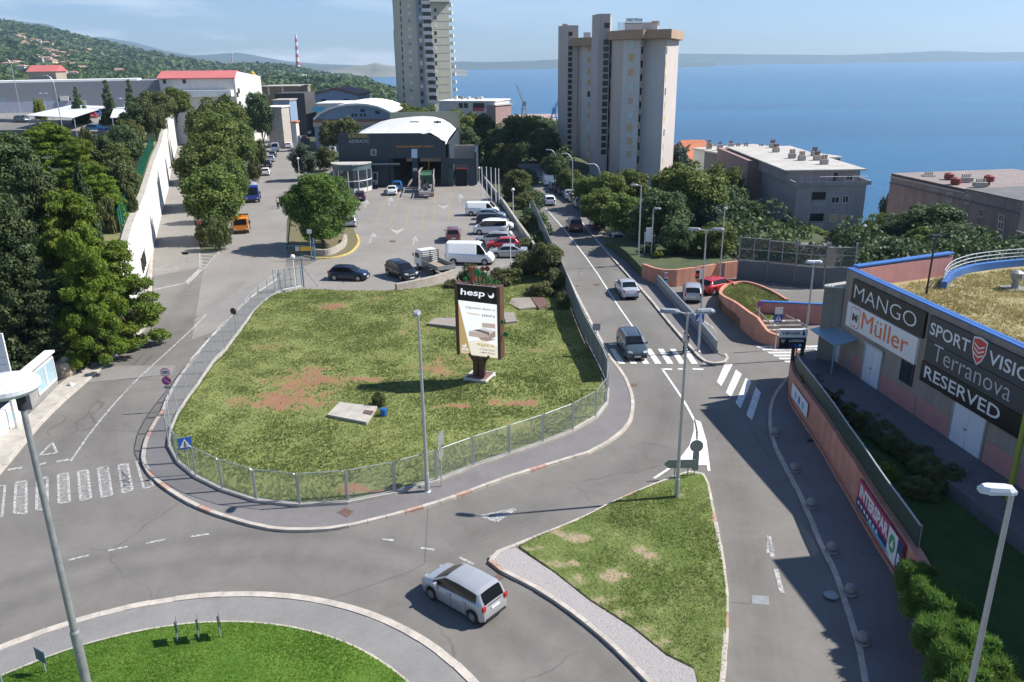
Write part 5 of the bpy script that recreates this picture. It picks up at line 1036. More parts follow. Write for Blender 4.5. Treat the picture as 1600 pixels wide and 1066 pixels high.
for i in range(22): window(T1, pl, pl.at(891.3, 53) if i == 0 else pl.at(891.1-.08*i, 75+8.72*(i-1)), .95, .9, tw1, winb, sub=False)
pl = Pl(pp((973.5, 156.9))[0], pp((1000, 155.4))[0])
for i, (y, m_) in enumerate(((69.5, aqua), (90, ochre), (113, ochre), (136, aqua), (158, mat('beige_shutter', (.45, .36, .27), .7)), (179, aqua), (200, ochre), (220.5, ochre), (241, MC['beige_shutter']))):
    f = window(T1, pl, pl.at(987-.5*i, y), 1.15, 1.35, tw3, m_, bars=1 if m_ is aqua else 0, fr=.09)
pl = Pl(pp((909.5, 197.9))[0], pp((926, 196))[0])
for i, y in enumerate((76, 94, 112, 129, 147, 164, 181, 199, 216, 233, 250)): window(T1, pl, pl.at(920.5-.1*i, y), .8, 1.25, tw3, (ochre, ochre, ochre, ochre, winb, MC['beige_shutter'], ochre, aqua, ochre, MC['beige_shutter'], ochre)[i], sub=False)
pl = Pl(pp((1004, 157.5))[0], pp((1008, 157.2))[0])
for i in range(10): window(T1, pl, pl.at(1002.7, 68+21.4*i) if 0 else Vector((X(1002.6, 155.6), 155.6, pz(68+21.4*i, 1002, 155.6))), .35, 1.2, tw1, MC['beige_shutter'], sub=False)
pl = Pl(pp((953, 163.5))[0], pp((957, 161))[0])
for i in range(15): window(T1, pl, Vector((X(954.3, 162.3), 162.35, pz(91+12.5*i, 954, 162))), .42, 1.1, tw1, winb if i % 3 else aqua, sub=False)
pl = Pl(pp((1039.4, 154.9))[0], pp((1059.2, 171))[0])
for i in range(9): window(T1, pl, pl.at(1041.5-.7*i, 79+21.4*i), 1.0, 1.2, tw1, ochre if i % 3 else winb, sub=False)

# far tower
t2a = mat('far_tower_olive', (.46, .45, .37), .9, var=.06, scale=.1, stain=.1); t2b = mat('far_tower_grey', (.38, .38, .35), .9, var=.06, scale=.1); t2c = mat('far_tower_blue', (.20, .24, .29), .8); balw = mat('balcony_white', (.55, .55, .54), .7)
T2 = empty('apartment_tower', (X(665, 296), 296, -4), label='very tall olive grey apartment tower with white balconies, its top above the photo', cat='tower block')
block(T2, pp((617.5, 312), (622, 306), (632, 303), (632, 325), (622, 325)), -4, pz(47, 618, 312), t2b)
block(T2, pp((618.5, 303), (631, 298), (654, 296), (676, 296), (676, 318), (620, 318)), -4, 48, t2a)
block(T2, pp((654, 294.6), (662, 294.6), (662, 300), (654, 300)), -4, 47, t2c)
block(T2, pp((676.5, 296.5), (704, 299), (704.5, 320), (676.5, 318)), -4, pz(3, 690, 296), t2a)
block(T2, pp((675, 294), (706, 297), (706, 321), (675, 320)), pz(3, 690, 296)+.01, pz(-2, 690, 296), t2b, 'roof_band')
pl = Pl(pp((631, 298))[0], pp((654, 296))[0])
for i in range(13): window(T2, pl, pl.at(639+.33*i, 9+12.05*i), 1.15, .95, balw, (balw, aqua, t2c)[(i*7) % 3], sub=False)
pl = Pl(pp((654, 294.6))[0], pp((662, 294.6))[0])
for i in range(14): window(T2, pl, pl.at(656+.3*i, 4+11.9*i), .9, 1.3, balw, (winb, balw, glass)[(i*5) % 3], sub=False)
pl = Pl(pp((619, 302.8))[0], pp((631, 298))[0])
for i in range(14): window(T2, pl, pl.at(625.5+.5*i, 6+11.9*i), .8, 1.6, balw, winb, sub=False)
pl = Pl(pp((676.5, 296.5))[0], pp((704, 299))[0])
for i in range(13): window(T2, pl, pl.at(680+.2*i, 16+11.9*i), .85, 1.15, balw, (winb, glass, balw)[(i*4) % 3], sub=False)
for i in range(12): x = MB(); pl.rect(x, pl.at(690, 20.5+12.4*i), 6.0, .12, .06); x.build('joint', t2b, T2, world=True)
for i in range(14):
    y = 6+11.9*i; x = MB(); c = Vector((X(669+.35*i, 293.6), 294.2, pz(y, 669, 294))); x.box(c, (3.0, 1.6, .15)); x.box(c+Vector((0, -.8, .5)), (3.0, .08, .9)); b3 = x.build('balcony', balw, T2, world=True); x = MB(); x.box(c+Vector((0, 1.55, 1.4)), (2.6, .06, 1.7)); x.build('recess', winb, b3, world=True)
for i in range(13):
    y = 10+12*i; c = Vector((X(706.3+.28*i, 303), 303, pz(y, 706, 303))); x = MB(); x.box(c, (1.3, 6, .15)); x.box(c+Vector((.6, 0, .5)), (.08, 6, .9)); x.box(c+Vector((0, -3, .5)), (1.3, .08, .9)); x.build('balcony', balw, T2, world=True)

def simple_building(name, px0, px1, d0, d1, ytop, z0, depth, m, label, cat='building', roof=None, over=.3, thick=.3, group=None):
    a = Vector((X(px0, d0), d0, 0)); b = Vector((X(px1, d1), d1, 0)); pl = Pl(a, b); zt_ = pl.at((px0+px1)/2, ytop).z
    r = empty(name, (a.x, a.y, z0), label=label, cat=cat, group=group)
    plan = [pl.pt(0, 0), pl.pt(pl.L, 0), pl.pt(pl.L, 0, -depth), pl.pt(0, 0, -depth)]
    MB().prism([tuple(p[:2]) for p in plan], z0, zt_-(thick if roof else 0)).build('wall', m, r, world=True)
    if roof:
        plan = [pl.pt(-over, 0, over), pl.pt(pl.L+over, 0, over), pl.pt(pl.L+over, 0, -depth-over), pl.pt(-over, 0, -depth-over)]
        MB().prism([tuple(p[:2]) for p in plan], zt_-thick+.003, zt_).build('roof', roof, r, world=True)
    return r, pl, zt_, plan
flatroof = mat('flat_roof', (.40, .38, .35), .9, var=.2, scale=.4); roofw = mat('roof_white', (.72, .71, .68), .7, var=.12, scale=.3); grb = mat('block_grey', (.32, .295, .30), .9, var=.12, scale=.4, stain=.15); pkb = mat('block_pink', (.30, .20, .185), .9, var=.12, scale=.4); dkb = mat('block_slate', (.115, .125, .135), .85, var=.15, scale=.3)
tile2 = mat('roof_tile_dull', (.36, .21, .15), .85, var=.2, scale=1.2); tile = mat('roof_tile', (.50, .17, .08), .8, var=.2, scale=1.2); redroof = mat('red_sheet_roof', (.48, .14, .13), .6, var=.08, scale=.2)
whiteb = mat('white_facade', (.55, .54, .52), .8, var=.06, scale=.3, stain=.08)
# white flats behind the trees
r, pl, z, _ = simple_building('apartment_block', 683, 772, 262, 256, 157.5, -4, 14, whiteb, 'low white flats with ribbon windows at the foot of the far tower', 'apartment block', roofw)
for px in (720, 728, 742, 748, 754): window(r, pl, pl.at(px, 165), 1.3, 1.5, whiteb, winb, sub=False)
window(r, pl, pl.at(747, 171.5), 3.6, .9, whiteb, mat('red_flag', (.55, .08, .08), .7), sub=False)
for i, px in enumerate((702, 712, 722, 735, 742)): x = MB(); pl.rect(x, pl.at(px, 154.5), .9, .8, 1, -6); x.build('chimney', galvd if i % 2 else whiteb, r, world=True)
simple_building('apartment_block', 773, 798, 255, 262, 163, -6, 12, pkb, 'lower beige annexe right of the white flats', 'building', flatroof)
# long slate and grey blocks on the right slope
r, pl, z, pn = simple_building('apartment_block', 1265, 1379, 114, 114, 289, -14, 36, grb, 'long grey apartment block with roof terrace and ochre blinds', 'apartment block')
for (px, py, w, h, m_) in ((1305, 312.5, 1.15, .95, glass), (1321, 311.5, .9, 1.05, glass), (1303, 341, 1.25, 1.1, ochre), (1318.5, 341.5, .85, 1.1, ochre), (1303, 368, 1.2, 1.0, glass), (1318, 368, .8, 1.0, glass)): window(r, pl, pl.at(px, py), w, h, whiteb, m_, fr=.08)
for (px, py) in ((1279, 311.5), (1276, 345), (1274, 374)):
    x = MB(); pl.rect(x, pl.at(px, py-4), 1.95, 1.3, .03, .004); bb_ = x.build('balcony', winb, r, world=True); x = MB(); c = pl.at(px, py+5.5)
    for k in range(4): pl.rect(x, c+UP*(.22*k-.3), 1.95, .08, .06, .06)
    x.build('railing', whiteb, bb_, world=True)
x = MB(); x.strip([tuple(pl.pt(-.3, 0, -30)[:2]), tuple(pl.pt(-.3, 0, .3)[:2]), tuple(pl.pt(pl.L+.3, 0, .3)[:2]), tuple(pl.pt(pl.L+.3, 0, -30)[:2])][::-1], 0, .2, z+.002, z+.55); x.build('terrace_parapet', grb, r, world=True)
x = MB(); x.path([pl.pt(3, z+1.2, .2), pl.pt(pl.L, z+1.2, .2)], .03); [x.tube(pl.pt(a, z+.5, .2), pl.pt(a, z+1.2, .2), .025) for a in np.arange(.5, pl.L, 1.2)]; x.build('railing', galv, r, world=True)
zp = pl.at(1300, 268).z; a1 = (X(1245, 119)-X(1265, 114)); pm = [(X(1247, 117), 117), (X(1366, 117), 117), (X(1366, 117), 148), (X(1247, 117), 148)]
block(r, pm, z+.005, zp-.2, grb, 'penthouse'); x = MB(); x.prism([(X(1243, 116), 116), (X(1376, 116), 116), (X(1376, 116), 149), (X(1243, 116), 149)], zp-.2, zp); x.build('roof', flatroof, r, world=True)
pl2 = Pl(pm[0], pm[1])
window(r, pl2, pl2.at(1305, 279), .55, 1.6, whiteb, winb, sub=False); window(r, pl2, pl2.at(1327, 277), 1.0, .95, whiteb, glass)
for i, (px, d) in enumerate(((1225, 139), (1252, 130), (1268, 127), (1288, 133), (1293, 127), (1305, 122), (1219, 146))):
    c = Vector((X(px, d), d, zp+.05)); x = MB(); x.box(c+UP*.35, (1.0, .9, .7)); ch = x.build('chimney', conc, r, world=True); x = MB(); [x.tube(c+Vector((-.35+.23*k, 0, .7)), c+Vector((-.35+.23*k, 0, 1.35)), .09, n=6) for k in range(4)]; x.build('chimney_pot', mat('clay_pot', (.16, .07, .05), .8), ch, world=True)
ply = Pl((X(1265, 114)-.01, 150), (X(1265, 114)-.01, 114))
block(r, [(X(1265, 114)-2.2, 131), (X(1265, 114)+.1, 131), (X(1265, 114)+.1, 151), (X(1265, 114)-2.2, 151)], -14, z+1.5, pkb)
r, pl, z, _ = simple_building('apartment_block', 1110, 1222, 172, 152, 245, -16, 16, dkb, 'dark slate coloured rear block with flat roof full of chimneys', 'apartment block', flatroof)
for i, px in enumerate((1148, 1163, 1178, 1192, 1205)): window(r, pl, pl.at(px, 270), 1.1, 2.2, dkb, (t2c, winb)[i % 2], sub=False)
for i, (px, d) in enumerate(((1122, 172), (1140, 168), (1158, 170), (1170, 164), (1183, 165), (1195, 158), (1208, 162), (1216, 156))): c = Vector((X(px, d), d+3, z)); x = MB(); x.box(c+UP*.6, (1.1, .9, 1.2)); ch = x.build('chimney', conc, r, world=True); x = MB(); [x.tube(c+Vector((-.3+.3*k, 0, 1.2)), c+Vector((-.3+.3*k, 0, 1.8)), .1, n=6) for k in range(3)]; x.build('chimney_pot', MC['clay_pot'], ch, world=True)
simple_building('apartment_block', 1092, 1112, 178, 174, 234, -16, 16, whiteb, 'narrow white stairwell block left of the slate coloured one', 'building', flatroof)
# far right block
r, pl, z, _ = simple_building('apartment_block', 1417, 1640, 132, 104, 300, -14, 22, mat('block_mauve', (.25, .205, .195), .9, var=.16, scale=.5, stain=.2), 'weathered mauve grey block at the right edge with red rooftop ventilators', 'apartment block')
zz1 = D(1417, 276, 132).z
x = MB(); x.prism([tuple(p[:2]) for p in (pl.pt(0, 0), pl.pt(17.5, 0), pl.pt(17.5, 0, -22), pl.pt(0, 0, -22))], z+.002, zz1); x.build('wall', MC['block_mauve'], r, world=True)
x = MB(); x.prism([tuple(p[:2]) for p in (pl.pt(-.2, 0, .2), pl.pt(17.7, 0, .2), pl.pt(17.7, 0, -22), pl.pt(-.2, 0, -22))], zz1+.002, zz1+.16); x.build('roof', flatroof, r, world=True)
x = MB(); x.prism([tuple(p[:2]) for p in (pl.pt(17.75, 0, .2), pl.pt(pl.L, 0, .2), pl.pt(pl.L, 0, -22), pl.pt(17.75, 0, -22))], z+.002, z+.14); x.build('roof', mat('bitumen_roof', (.12, .12, .12), .9, var=.2, scale=.5), r, world=True)
x = MB(); x.strip([tuple(pl.pt(0, 0, .12)[:2]), tuple(pl.pt(pl.L, 0, .12)[:2])], -.1, .1, z-1.6, z-1.45) ; x.build('ledge', dkb, r, world=True)
for (px, py, w, h, m_) in ((1467, 303, .5, .9, winb), (1484, 308.5, 1.1, 1.3, glass), (1512, 312, 1.1, 1.2, glass), (1534, 333, 1.0, 1.0, winb), (1531, 346, 1.0, 1.1, winb), (1593, 371, 1.3, 1.5, glass)): window(r, pl, pl.at(px, py), w, h, whiteb if m_ is glass else galvd, m_, fr=.08)
for k in range(5): window(r, pl, pl.at(1565-.8*k, 341+11.5*k), 1.0, .95, whiteb, winb, fr=.1)
for i, (px, d, rd) in enumerate(((1478, 128, 0), (1512, 124, 1), (1524, 119, 1), (1540, 121, 0), (1578, 117, 1), (1565, 116, 0))):
    zr = (zz1 if px < 1535 else z)+.15; c = Vector((X(px, d), d, zr)); x = MB()
    if rd: x.lathe([(.25, 0), (.25, .5), (.7, .55), (.7, 1.3), (.3, 1.5)], c, 10)
    else: x.box(c+UP*.3, (1.8, .9, .6)); [x.tube(c+Vector((-.6+.3*k, 0, .6)), c+Vector((-.6+.3*k, 0, 1.1)), .1, n=6) for k in range(5)]
    x.build('ventilator' if rd else 'chimney', mat('ventilator_red', (.20, .03, .03), .6) if rd else conc, r, world=True)
# red roofed houses by the sea
def house(px, py, d, w, m, rfm, label, depth=9, group=None, rh=.3, kind='hip', name='house', parts=True, z0=None):
    c = D(px, py, d); zr = c.z; x0, x1, y0, y1 = c.x-w/2, c.x+w/2, d, d+depth; ground = (float(zt(c.x, d))-1 if z0 is None else z0); h = w*rh
    r = empty(name, (c.x, d, ground), label=label, cat='house', group=group); ze = zr-h
    MB().prism([(x0, y0), (x1, y0), (x1, y1), (x0, y1)], ground, ze).build('wall', m, r, world=True)
    x = MB(); o_ = .4; i_ = w*.25 if kind == 'hip' else -o_
    V = [(x0-o_, y0-o_, ze), (x1+o_, y0-o_, ze), (x1+o_, y1+o_, ze), (x0-o_, y1+o_, ze), (x0+i_, (y0+y1)/2, zr), (x1-i_, (y0+y1)/2, zr)]
    x.add(V, [(3, 2, 1, 0), (0, 1, 5, 4), (1, 2, 5), (2, 3, 4, 5), (3, 0, 4)]); x.build('roof', rfm, r, world=True); return r
house(1088, 221, 232, 13, whiteb, tile, 'orange roofed villa behind the tower with several chimneys'); house(1064, 240, 205, 9, whiteb, tile, 'small red roof peeping over the trees right of the tower'); house(1102, 226, 212, 10, grb, tile, 'red tiled house in front of the orange roofed villa')

# inspection hall, facade plane 148 m ahead
hall = mat('hall_slate', (.030, .045, .058), .6, var=.1, scale=.5); cream = mat('cream_render', (.62, .50, .38), .85, var=.08, scale=.5)
HD = 148.0; hp_ = Pl((X(520, HD), HD), (X(740, HD), HD)); f = lambda px, py: hp_.at(px, py)
H = empty('inspection_hall', (X(636, HD), HD, 0), label='dark slate vehicle inspection hall with curved white roof and two tall gateways', cat='hall')
def panel(pts, m, name='wall', t=.35, off=0, parent=None):
    P_ = [f(a, b)+hp_.n*off for a, b in pts]; n = len(P_); Q = [p-hp_.n*t for p in P_]; x = MB(); x.add(P_+Q, [tuple(range(n)), tuple(range(n, 2*n))[::-1]]+[((i+1) % n, i, n+i, n+(i+1) % n) for i in range(n)]); return x.build(name, m, parent or H, world=True)
z0_ = f(640, 291).z
panel([(531, 291.2), (608, 291.2), (608, 247.5), (728, 247.5), (696, 247.5), (696, 221.3), (685, 217), (672, 212), (656, 208.2), (640, 208), (528, 209)][:1]+[(608, 291.2), (608, 247.5), (696, 247.5), (696, 221.3), (685, 217), (672, 212), (656, 208.2), (528, 209)], hall)
panel([(644, 291.2), (653, 291.2), (653, 247.7), (644, 247.7)], hall, 'pier'); panel([(689, 291.2), (708, 291.2), (708, 247.7), (689, 247.7)], hall, 'pier')
panel([(697, 247), (742, 247), (742, 256.5), (697, 256.5)], hall, 'side_gate_beam', off=.3); panel([(733, 256.7), (742, 256.7), (742, 291.2), (733, 291.2)], hall, 'pier', off=.3)
# body behind
ye = HD+30; zl = f(560, 210).z
x = MB(); x.prism([(X(531, HD)+.0, HD+.36), (X(604, HD), HD+.36), (X(604, HD), ye), (X(531, HD), ye)], 0, zl-1.2); x.build('side_wall', hall, H, world=True)
x = MB(); x.prism([(X(697, HD)-.3, HD+.36), (X(697, HD), HD+.36), (X(697, HD), ye), (X(697, HD)-.3, ye)], 0, f(696, 222).z-.3); x.build('side_wall', hall, H, world=True)
prof = [(556, 208.5), (575, 206), (600, 201.5), (620, 198), (636, 196.5), (655, 197.5), (672, 201), (686, 207), (697, 219)]
pr0 = [D(a, b+4.5, HD+.4) for a, b in prof]; x = MB(); n = len(pr0); top = [Vector((p.x, HD+.4, min(p.z, zl-.1 if i < 6 else p.z-.35))) for i, p in enumerate(pr0)]
z_of = lambda i: (zl+.1, zl+.6, zl+.9, zl+1.1, zl+1.15, zl+1.0, zl+.5, zl-.4, zl-1.6)[i]
A_ = [Vector((p.x, HD+.4, min(z_of(i), (zl-.15) if i < 6 else z_of(i)-.3)-.1)) for i, p in enumerate(pr0)]; Bq = [Vector((p.x, HD+7, z_of(i))) for i, p in enumerate(pr0)]; Cq = [Vector((p.x, ye, z_of(i))) for i, p in enumerate(pr0)]
x.add(A_+Bq+Cq, [(i, i+1, n+i+1, n+i) for i in range(n-1)]+[(n+i, n+i+1, 2*n+i+1, 2*n+i) for i in range(n-1)]); x.build('roof', mat('membrane_roof', (.55, .56, .56), .6, var=.06, scale=.3), H, world=True)
x = MB(); x.prism([(X(566, HD), ye+.1), (X(697, HD)+.2, ye+.1), (X(697, HD)+.2, ye+.4), (X(566, HD), ye+.4)], 0, zl+2.0); x.build('rear_parapet', mat('olive_metal', (.22, .24, .18), .7), H, world=True)
for a, b in ((651, 199), (686, 200), (645, 205), (682, 204.5)): c = D(a, b, HD+12); x = MB(); x.box((c.x, HD+12, zl+1.1), (.9, .9, .4)); x.build('skylight', galvd, H, world=True)
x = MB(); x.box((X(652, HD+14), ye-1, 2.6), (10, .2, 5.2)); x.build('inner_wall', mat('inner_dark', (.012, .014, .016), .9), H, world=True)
panel([(632, 249), (643, 249), (643, 255.5), (632, 255.5)], cream, 'daylight_panel', .05, -3); panel([(653.5, 248.5), (689, 248.5), (689, 255.5), (653.5, 255.5)], cream, 'daylight_panel', .05, -3)  # cream sheets stand in for daylight seen through the open rear
for (a, b) in ((656, 662), (664, 668)): panel([(a, 248.5), (a+2, 248.5), (a+2, 275), (a, 275)], black if a < 660 else yelp, 'lift_post', .2, -6)
x = MB(); x.prism([(X(699, HD+2), HD+14), (X(737, HD+2), HD+14), (X(737, HD+2), HD+14.3), (X(699, HD+2), HD+14.3)], 0, D(715, 227, HD+14).z); x.build('yard_wall', cream, H, world=True)
x = MB(); x.prism([(X(738, HD+2), HD+1), (X(740.5, HD+2), HD+1), (X(740.5, HD+2), HD+14.5), (X(738, HD+2), HD+14.5)], 0, D(738, 226, HD+14).z); x.build('yard_wall', hall, H, world=True)
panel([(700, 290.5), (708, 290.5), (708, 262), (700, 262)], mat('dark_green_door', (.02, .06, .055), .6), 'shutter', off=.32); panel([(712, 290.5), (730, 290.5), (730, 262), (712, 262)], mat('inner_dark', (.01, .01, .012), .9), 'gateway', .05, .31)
panel([(712, 262), (731, 262), (731, 263.8), (712, 263.8)], redp, 'warning_strip', .05, .34)
put_text('EUROHERC', f(544.3, 215.7), hp_.r, UP, (f(577, 215)-f(544.3, 215)).x, .62, mat('gold_letters', (.42, .32, .06), .5), H, bold=.02, out_=.03); put_text('ADRIATIC', f(545, 223.6), hp_.r, UP, (f(577.5, 215)-f(545, 215)).x, .56, mat('grey_letters', (.42, .42, .42), .5), H, bold=0, out_=.03)
put_text('TEHNIČKI PREGLED VOZILA', f(618, 230.8), hp_.r, UP, (f(677, 215)-f(618, 215)).x, .40, mat('amber_letters', (.62, .25, .02), .5), H, bold=.03, out_=.03)
panel([(643, 247), (652, 247), (652, 233), (643, 233)], mat('pale_blue_board', (.50, .62, .70), .5), 'notice_board', .05, .06); panel([(645, 267.5), (652, 267.5), (652, 262.5), (645, 262.5)], whiteb, 'notice_board', .05, .06)
fw = panel([(579.5, 243), (588, 243), (588, 233.5), (579.5, 233.5)], galv, 'window', .05, .06); panel([(580.6, 242), (587, 242), (587, 234.5), (580.6, 234.5)], glass, 'pane', .03, .075, fw)
fd = panel([(582, 288.7), (590.5, 288.7), (590.5, 269), (582, 269)], whiteb, 'door', .05, .06); panel([(583.5, 281), (589, 281), (589, 270.5), (583.5, 270.5)], glass, 'pane', .03, .075, fd)
for a, b2 in ((570.5, 579),): fw = panel([(a, 282.5), (b2, 282.5), (b2, 269), (a, 269)], whiteb, 'window', .05, .06); panel([(a+1, 281.5), (a+4, 281.5), (a+4, 270), (a+1, 270)], glass, 'pane', .03, .075, fw)
x = MB(); x.box((X(583, HD), HD-1.2, f(583, 256).z), (7.4, 2.2, .25)); x.build('canopy', hall, H, world=True)
# glass cafe on the corner
cz = D(535, 257, 142).z; CF = empty('cafe_pavilion', (X(535, 142), 142, 0), label='small round fronted glass cafe with white posts beside the hall', cat='pavilion')
arc = [(X(535, 144)+3.35*math.cos(a), 145.5+4.2*math.sin(a)) for a in np.linspace(math.pi, 2*math.pi, 13)]
MB().strip(arc, 0, .1, 0, .7).build('base_wall', whiteb, CF, world=True); MB().strip(arc, .02, .05, .7, cz-1.1).build('glazing', glass, CF, world=True); MB().strip(arc, -.05, .12, cz-1.1, cz-.15).build('fascia', mat('slate_fascia', (.08, .12, .13), .5), CF, world=True)
MB().prism([(p[0]*1.0+(p[0]-X(535, 144))*.06, p[1]-.2) for p in arc], cz-.14, cz+.05).build('roof', flatroof, CF, world=True)
for p in arc[::2]: MB().box((p[0], p[1]-.06, (cz-1.1)/2), (.14, .1, cz-1.1)).build('post', white, CF, world=True)
MB().strip([(p[0], p[1]) for p in arc], -.08, .0, 1.9, 2.02).build('transom', white, CF, world=True)

# arched hall, blue hall and workshops up the street
bl = mat('blue_cladding', (.20, .27, .38), .7, var=.08, scale=.3); AD = 214; pa = Pl((X(490, AD), AD), (X(620, AD), AD))
AH = empty('arched_hall', (X(550, AD), AD, 0), label='blue grey hall with a wide white arched roof', cat='hall')
arcp = [(490, 187.5), (500, 178), (512, 171.5), (526, 167), (542, 164.3), (558, 163.4), (574, 164.3), (590, 167.5), (602, 172), (614, 178)]
P_ = [pa.at(*q) for q in arcp]; lo = [Vector((p.x, p.y, 0)) for p in P_]; n = len(P_); x = MB(); x.add(P_+lo, [(n+i, n+i+1, i+1, i) for i in range(n-1)]); x.build('facade', bl, AH, world=True)
x = MB(); 
for i in range(n-1): x.slab(P_[i]+Vector((0, -.8, .35)), P_[i+1]+Vector((0, -.8, .35)), P_[i+1]+Vector((0, 28, .35)), P_[i]+Vector((0, 28, .35)), .5)
x.build('roof', roofw, AH, world=True)
x = MB(); pa.rect(x, pa.at(552, 189.5), 20.5, 1.0, .3, .02); x.build('brick_band', mat('brick_band', (.26, .13, .10), .8), AH, world=True); x = MB(); pa.rect(x, pa.at(552, 194), 20.5, 1.0, .35, .02); x.build('cream_band', MC['beige_shutter'], AH, world=True)
for a in (565, 568.5, 588, 591.5, 551, 556, 564, 570): window(AH, pa, pa.at(a, 173 if a in (565, 568.5) else 176 if a > 580 else 180), .5, .75, whiteb, winb, sub=False)
for i in range(3): MB().box((X(500+i*4, 208), 208, 3.2), (.35, .35, 6.4)).build('column', whiteb, AH, world=True)
BH = empty('blue_hall', (X(524, 296), 296, -4), label='blue gabled hall with brown roof edge behind the arched one', cat='hall'); pb = Pl((X(488, 296), 296), (X(560, 296), 296))
g_ = [pb.at(*q) for q in ((488, 170), (559.5, 170), (559.5, 147.5), (523, 138.8), (488, 146.5))]; x = MB(); x.add([*g_, *[p+Vector((0, 25, 0)) for p in g_]], [(0, 1, 2, 3, 4), (1, 0, 5, 6), (2, 1, 6, 7), (4, 9, 5, 0)]); x.build('wall', bl, BH, world=True)
x = MB(); x.slab(g_[4]+Vector((-.5, -.6, .1)), g_[3]+Vector((0, -.6, .3)), g_[3]+Vector((0, 25, .3)), g_[4]+Vector((-.5, 25, .1)), .5); x.slab(g_[3]+Vector((0, -.6, .3)), g_[2]+Vector((.5, -.6, .1)), g_[2]+Vector((.5, 25, .1)), g_[3]+Vector((0, 25, .3)), .5); x.build('roof', mat('brown_roof', (.14, .06, .05), .7), BH, world=True)
for a in (506, 541): 
    for k in range(4): window(BH, pb, pb.at(a-3+2*k, 156.5), .4, .7, whiteb, winb, sub=False)
r, pl, z, _ = simple_building('workshop', 489, 572, 262, 262, 161, -2, 16, whiteb, 'low white roofed workshop between the blue and arched halls', 'workshop', roofw); x = MB(); pl.rect(x, pl.at(498, 171), 4, 1.4, .1, .02); x.build('awning', skyp, r, world=True)
r, pl, z, _ = simple_building('shed', 400, 463, 300, 300, 134.5, -4, 18, mat('shed_brown', (.24, .17, .10), .85, var=.15, scale=.3), 'long brown shed with a pale flat roof in the yard', 'shed', mat('shed_roof', (.38, .34, .30), .8))
for a in (420, 442): x = MB(); pl.rect(x, pl.at(a, 142), .7, 3.0, .2, .02); x.build('pillar', cream, r, world=True)
simple_building('shed', 424, 471, 262, 262, 146, -3, 14, mat('net_dark', (.05, .05, .055), .8, var=.3, scale=1), 'dark netted scrap shed beside the street end', 'shed')
simple_building('workshop', 420, 446, 236, 236, 156, -1, 8, bl, 'narrow blue and white workshop at the street gate', 'workshop', MC['shed_roof'])
simple_building('garage', 408, 432, 222, 222, 167, -1, 8, conc, 'bare concrete garage left of the narrow blue workshop', 'garage', roofw)
simple_building('gatehouse', 446, 453, 212, 212, 190, 0, 3, whiteb, 'tiny white gatehouse with red roof', 'gatehouse', tile)
r = empty('yard_gate', (X(460, 218), 218, 0), label='dark blue sliding gate closing the yard at the street end', cat='gate'); MB().box((X(462, 218), 218, 1.4), (3.6, .15, 2.8)).build('gate_leaf', mat('navy_metal', (.03, .05, .08), .5), r, world=True)
# red roofed white building
RBx = empty('warehouse', (X(310, 240), 240, 6), label='white warehouse with a long red pitched roof', cat='warehouse'); d0 = 236
e0 = D(248, 122.5, d0); e1 = D(366, 121.5, d0); r0 = D(252, 111, d0+7); r1 = D(370, 110, d0+7); e2 = D(377, 128, d0+14)
MB().prism([(e0.x, d0), (e1.x, d0), (e1.x+3.2, d0+14), (e0.x+2, d0+14)], 0, e0.z).build('wall', whiteb, RBx, world=True)
x = MB(); x.slab(e0+Vector((-.5, -.5, 0)), e1+Vector((.3, -.5, 0)), r1, r0, .3); b9 = Vector((r0.x+1.5, d0+14, e0.z)); b8_ = Vector((r1.x+1.5, d0+14, e0.z)); x.slab(r0, r1, b8_, b9, .3); x.build('roof', redroof, RBx, world=True)
x = MB(); x.add([Vector((e1.x, d0, e0.z)), Vector((e1.x+3.2, d0+14, e0.z)), Vector((r1.x, d0+7, r1.z-.3))], [(0, 1, 2)]); x.build('gable', whiteb, RBx, world=True)
pl = Pl((e0.x, d0), (e1.x, d0)); pl.n = -pl.r.cross(UP)*-1
for a in (257, 288): window(RBx, pl, pl.at(a, 127.5), .9, 1.1, whiteb, winb, sub=False)
x = MB(); pl.rect(x, pl.at(318, 146), 17, 1.7, 2.5, .02); x.build('canopy', roofw, RBx, world=True)
pr_ = Pl((e1.x, d0), (e1.x+3.2, d0+14))
for q in ((373, 142), (375, 162), (371, 148)): window(RBx, pr_, pr_.at(*q), 1.0, 1.3, whiteb, winb, sub=False)
# grey mall up on the terrace
GMl = mat('grey_cladding', (.20, .21, .235), .7, var=.05, scale=.2); gl2 = mat('pale_cladding', (.30, .33, .40), .7, var=.05, scale=.2)
r, pl, z, _ = simple_building('retail_hall', -90, 246, 222, 238, 128.5, 6, 26, GMl, 'long grey retail hall on the upper terrace', 'retail hall', None)
x = MB(); rect_slab(x, pl.pt(0, 9.5), pl.r, UP, pl.L*.62, 3.0, .3, .01); x.build('pale_panel', gl2, r, world=True)
x = MB(); x.prism([tuple(p[:2]) for p in (pl.pt(3, 0, -2), pl.pt(pl.L-6, 0, -2), pl.pt(pl.L-6, 0, -14), pl.pt(3, 0, -14))], z+.01, z+.5); x.build('roof_edge', roofw, r, world=True)
for a in (4, 76): window(r, pl, pl.at(a, 162), 1.4, 3.0, GMl, t2c, sub=False)
x = MB(); pl.rect(x, pl.at(101, 154), 2.0, 1.2, .6, .1); x.build('sign_board', whiteb, r, world=True); x = MB(); pl.rect(x, pl.at(104, 164), 2.6, 3.4, .1, .05); x.build('doorway', winb, r, world=True)
h = house(63, 102, 250, 8.0, mat('tan_wall', (.30, .26, .20), .85), redroof, 'tan stair tower with a red mono pitch roof on the grey hall', 6, z0=10, rh=.22, kind='gable', name='stair_tower'); h['category'] = 'tower'
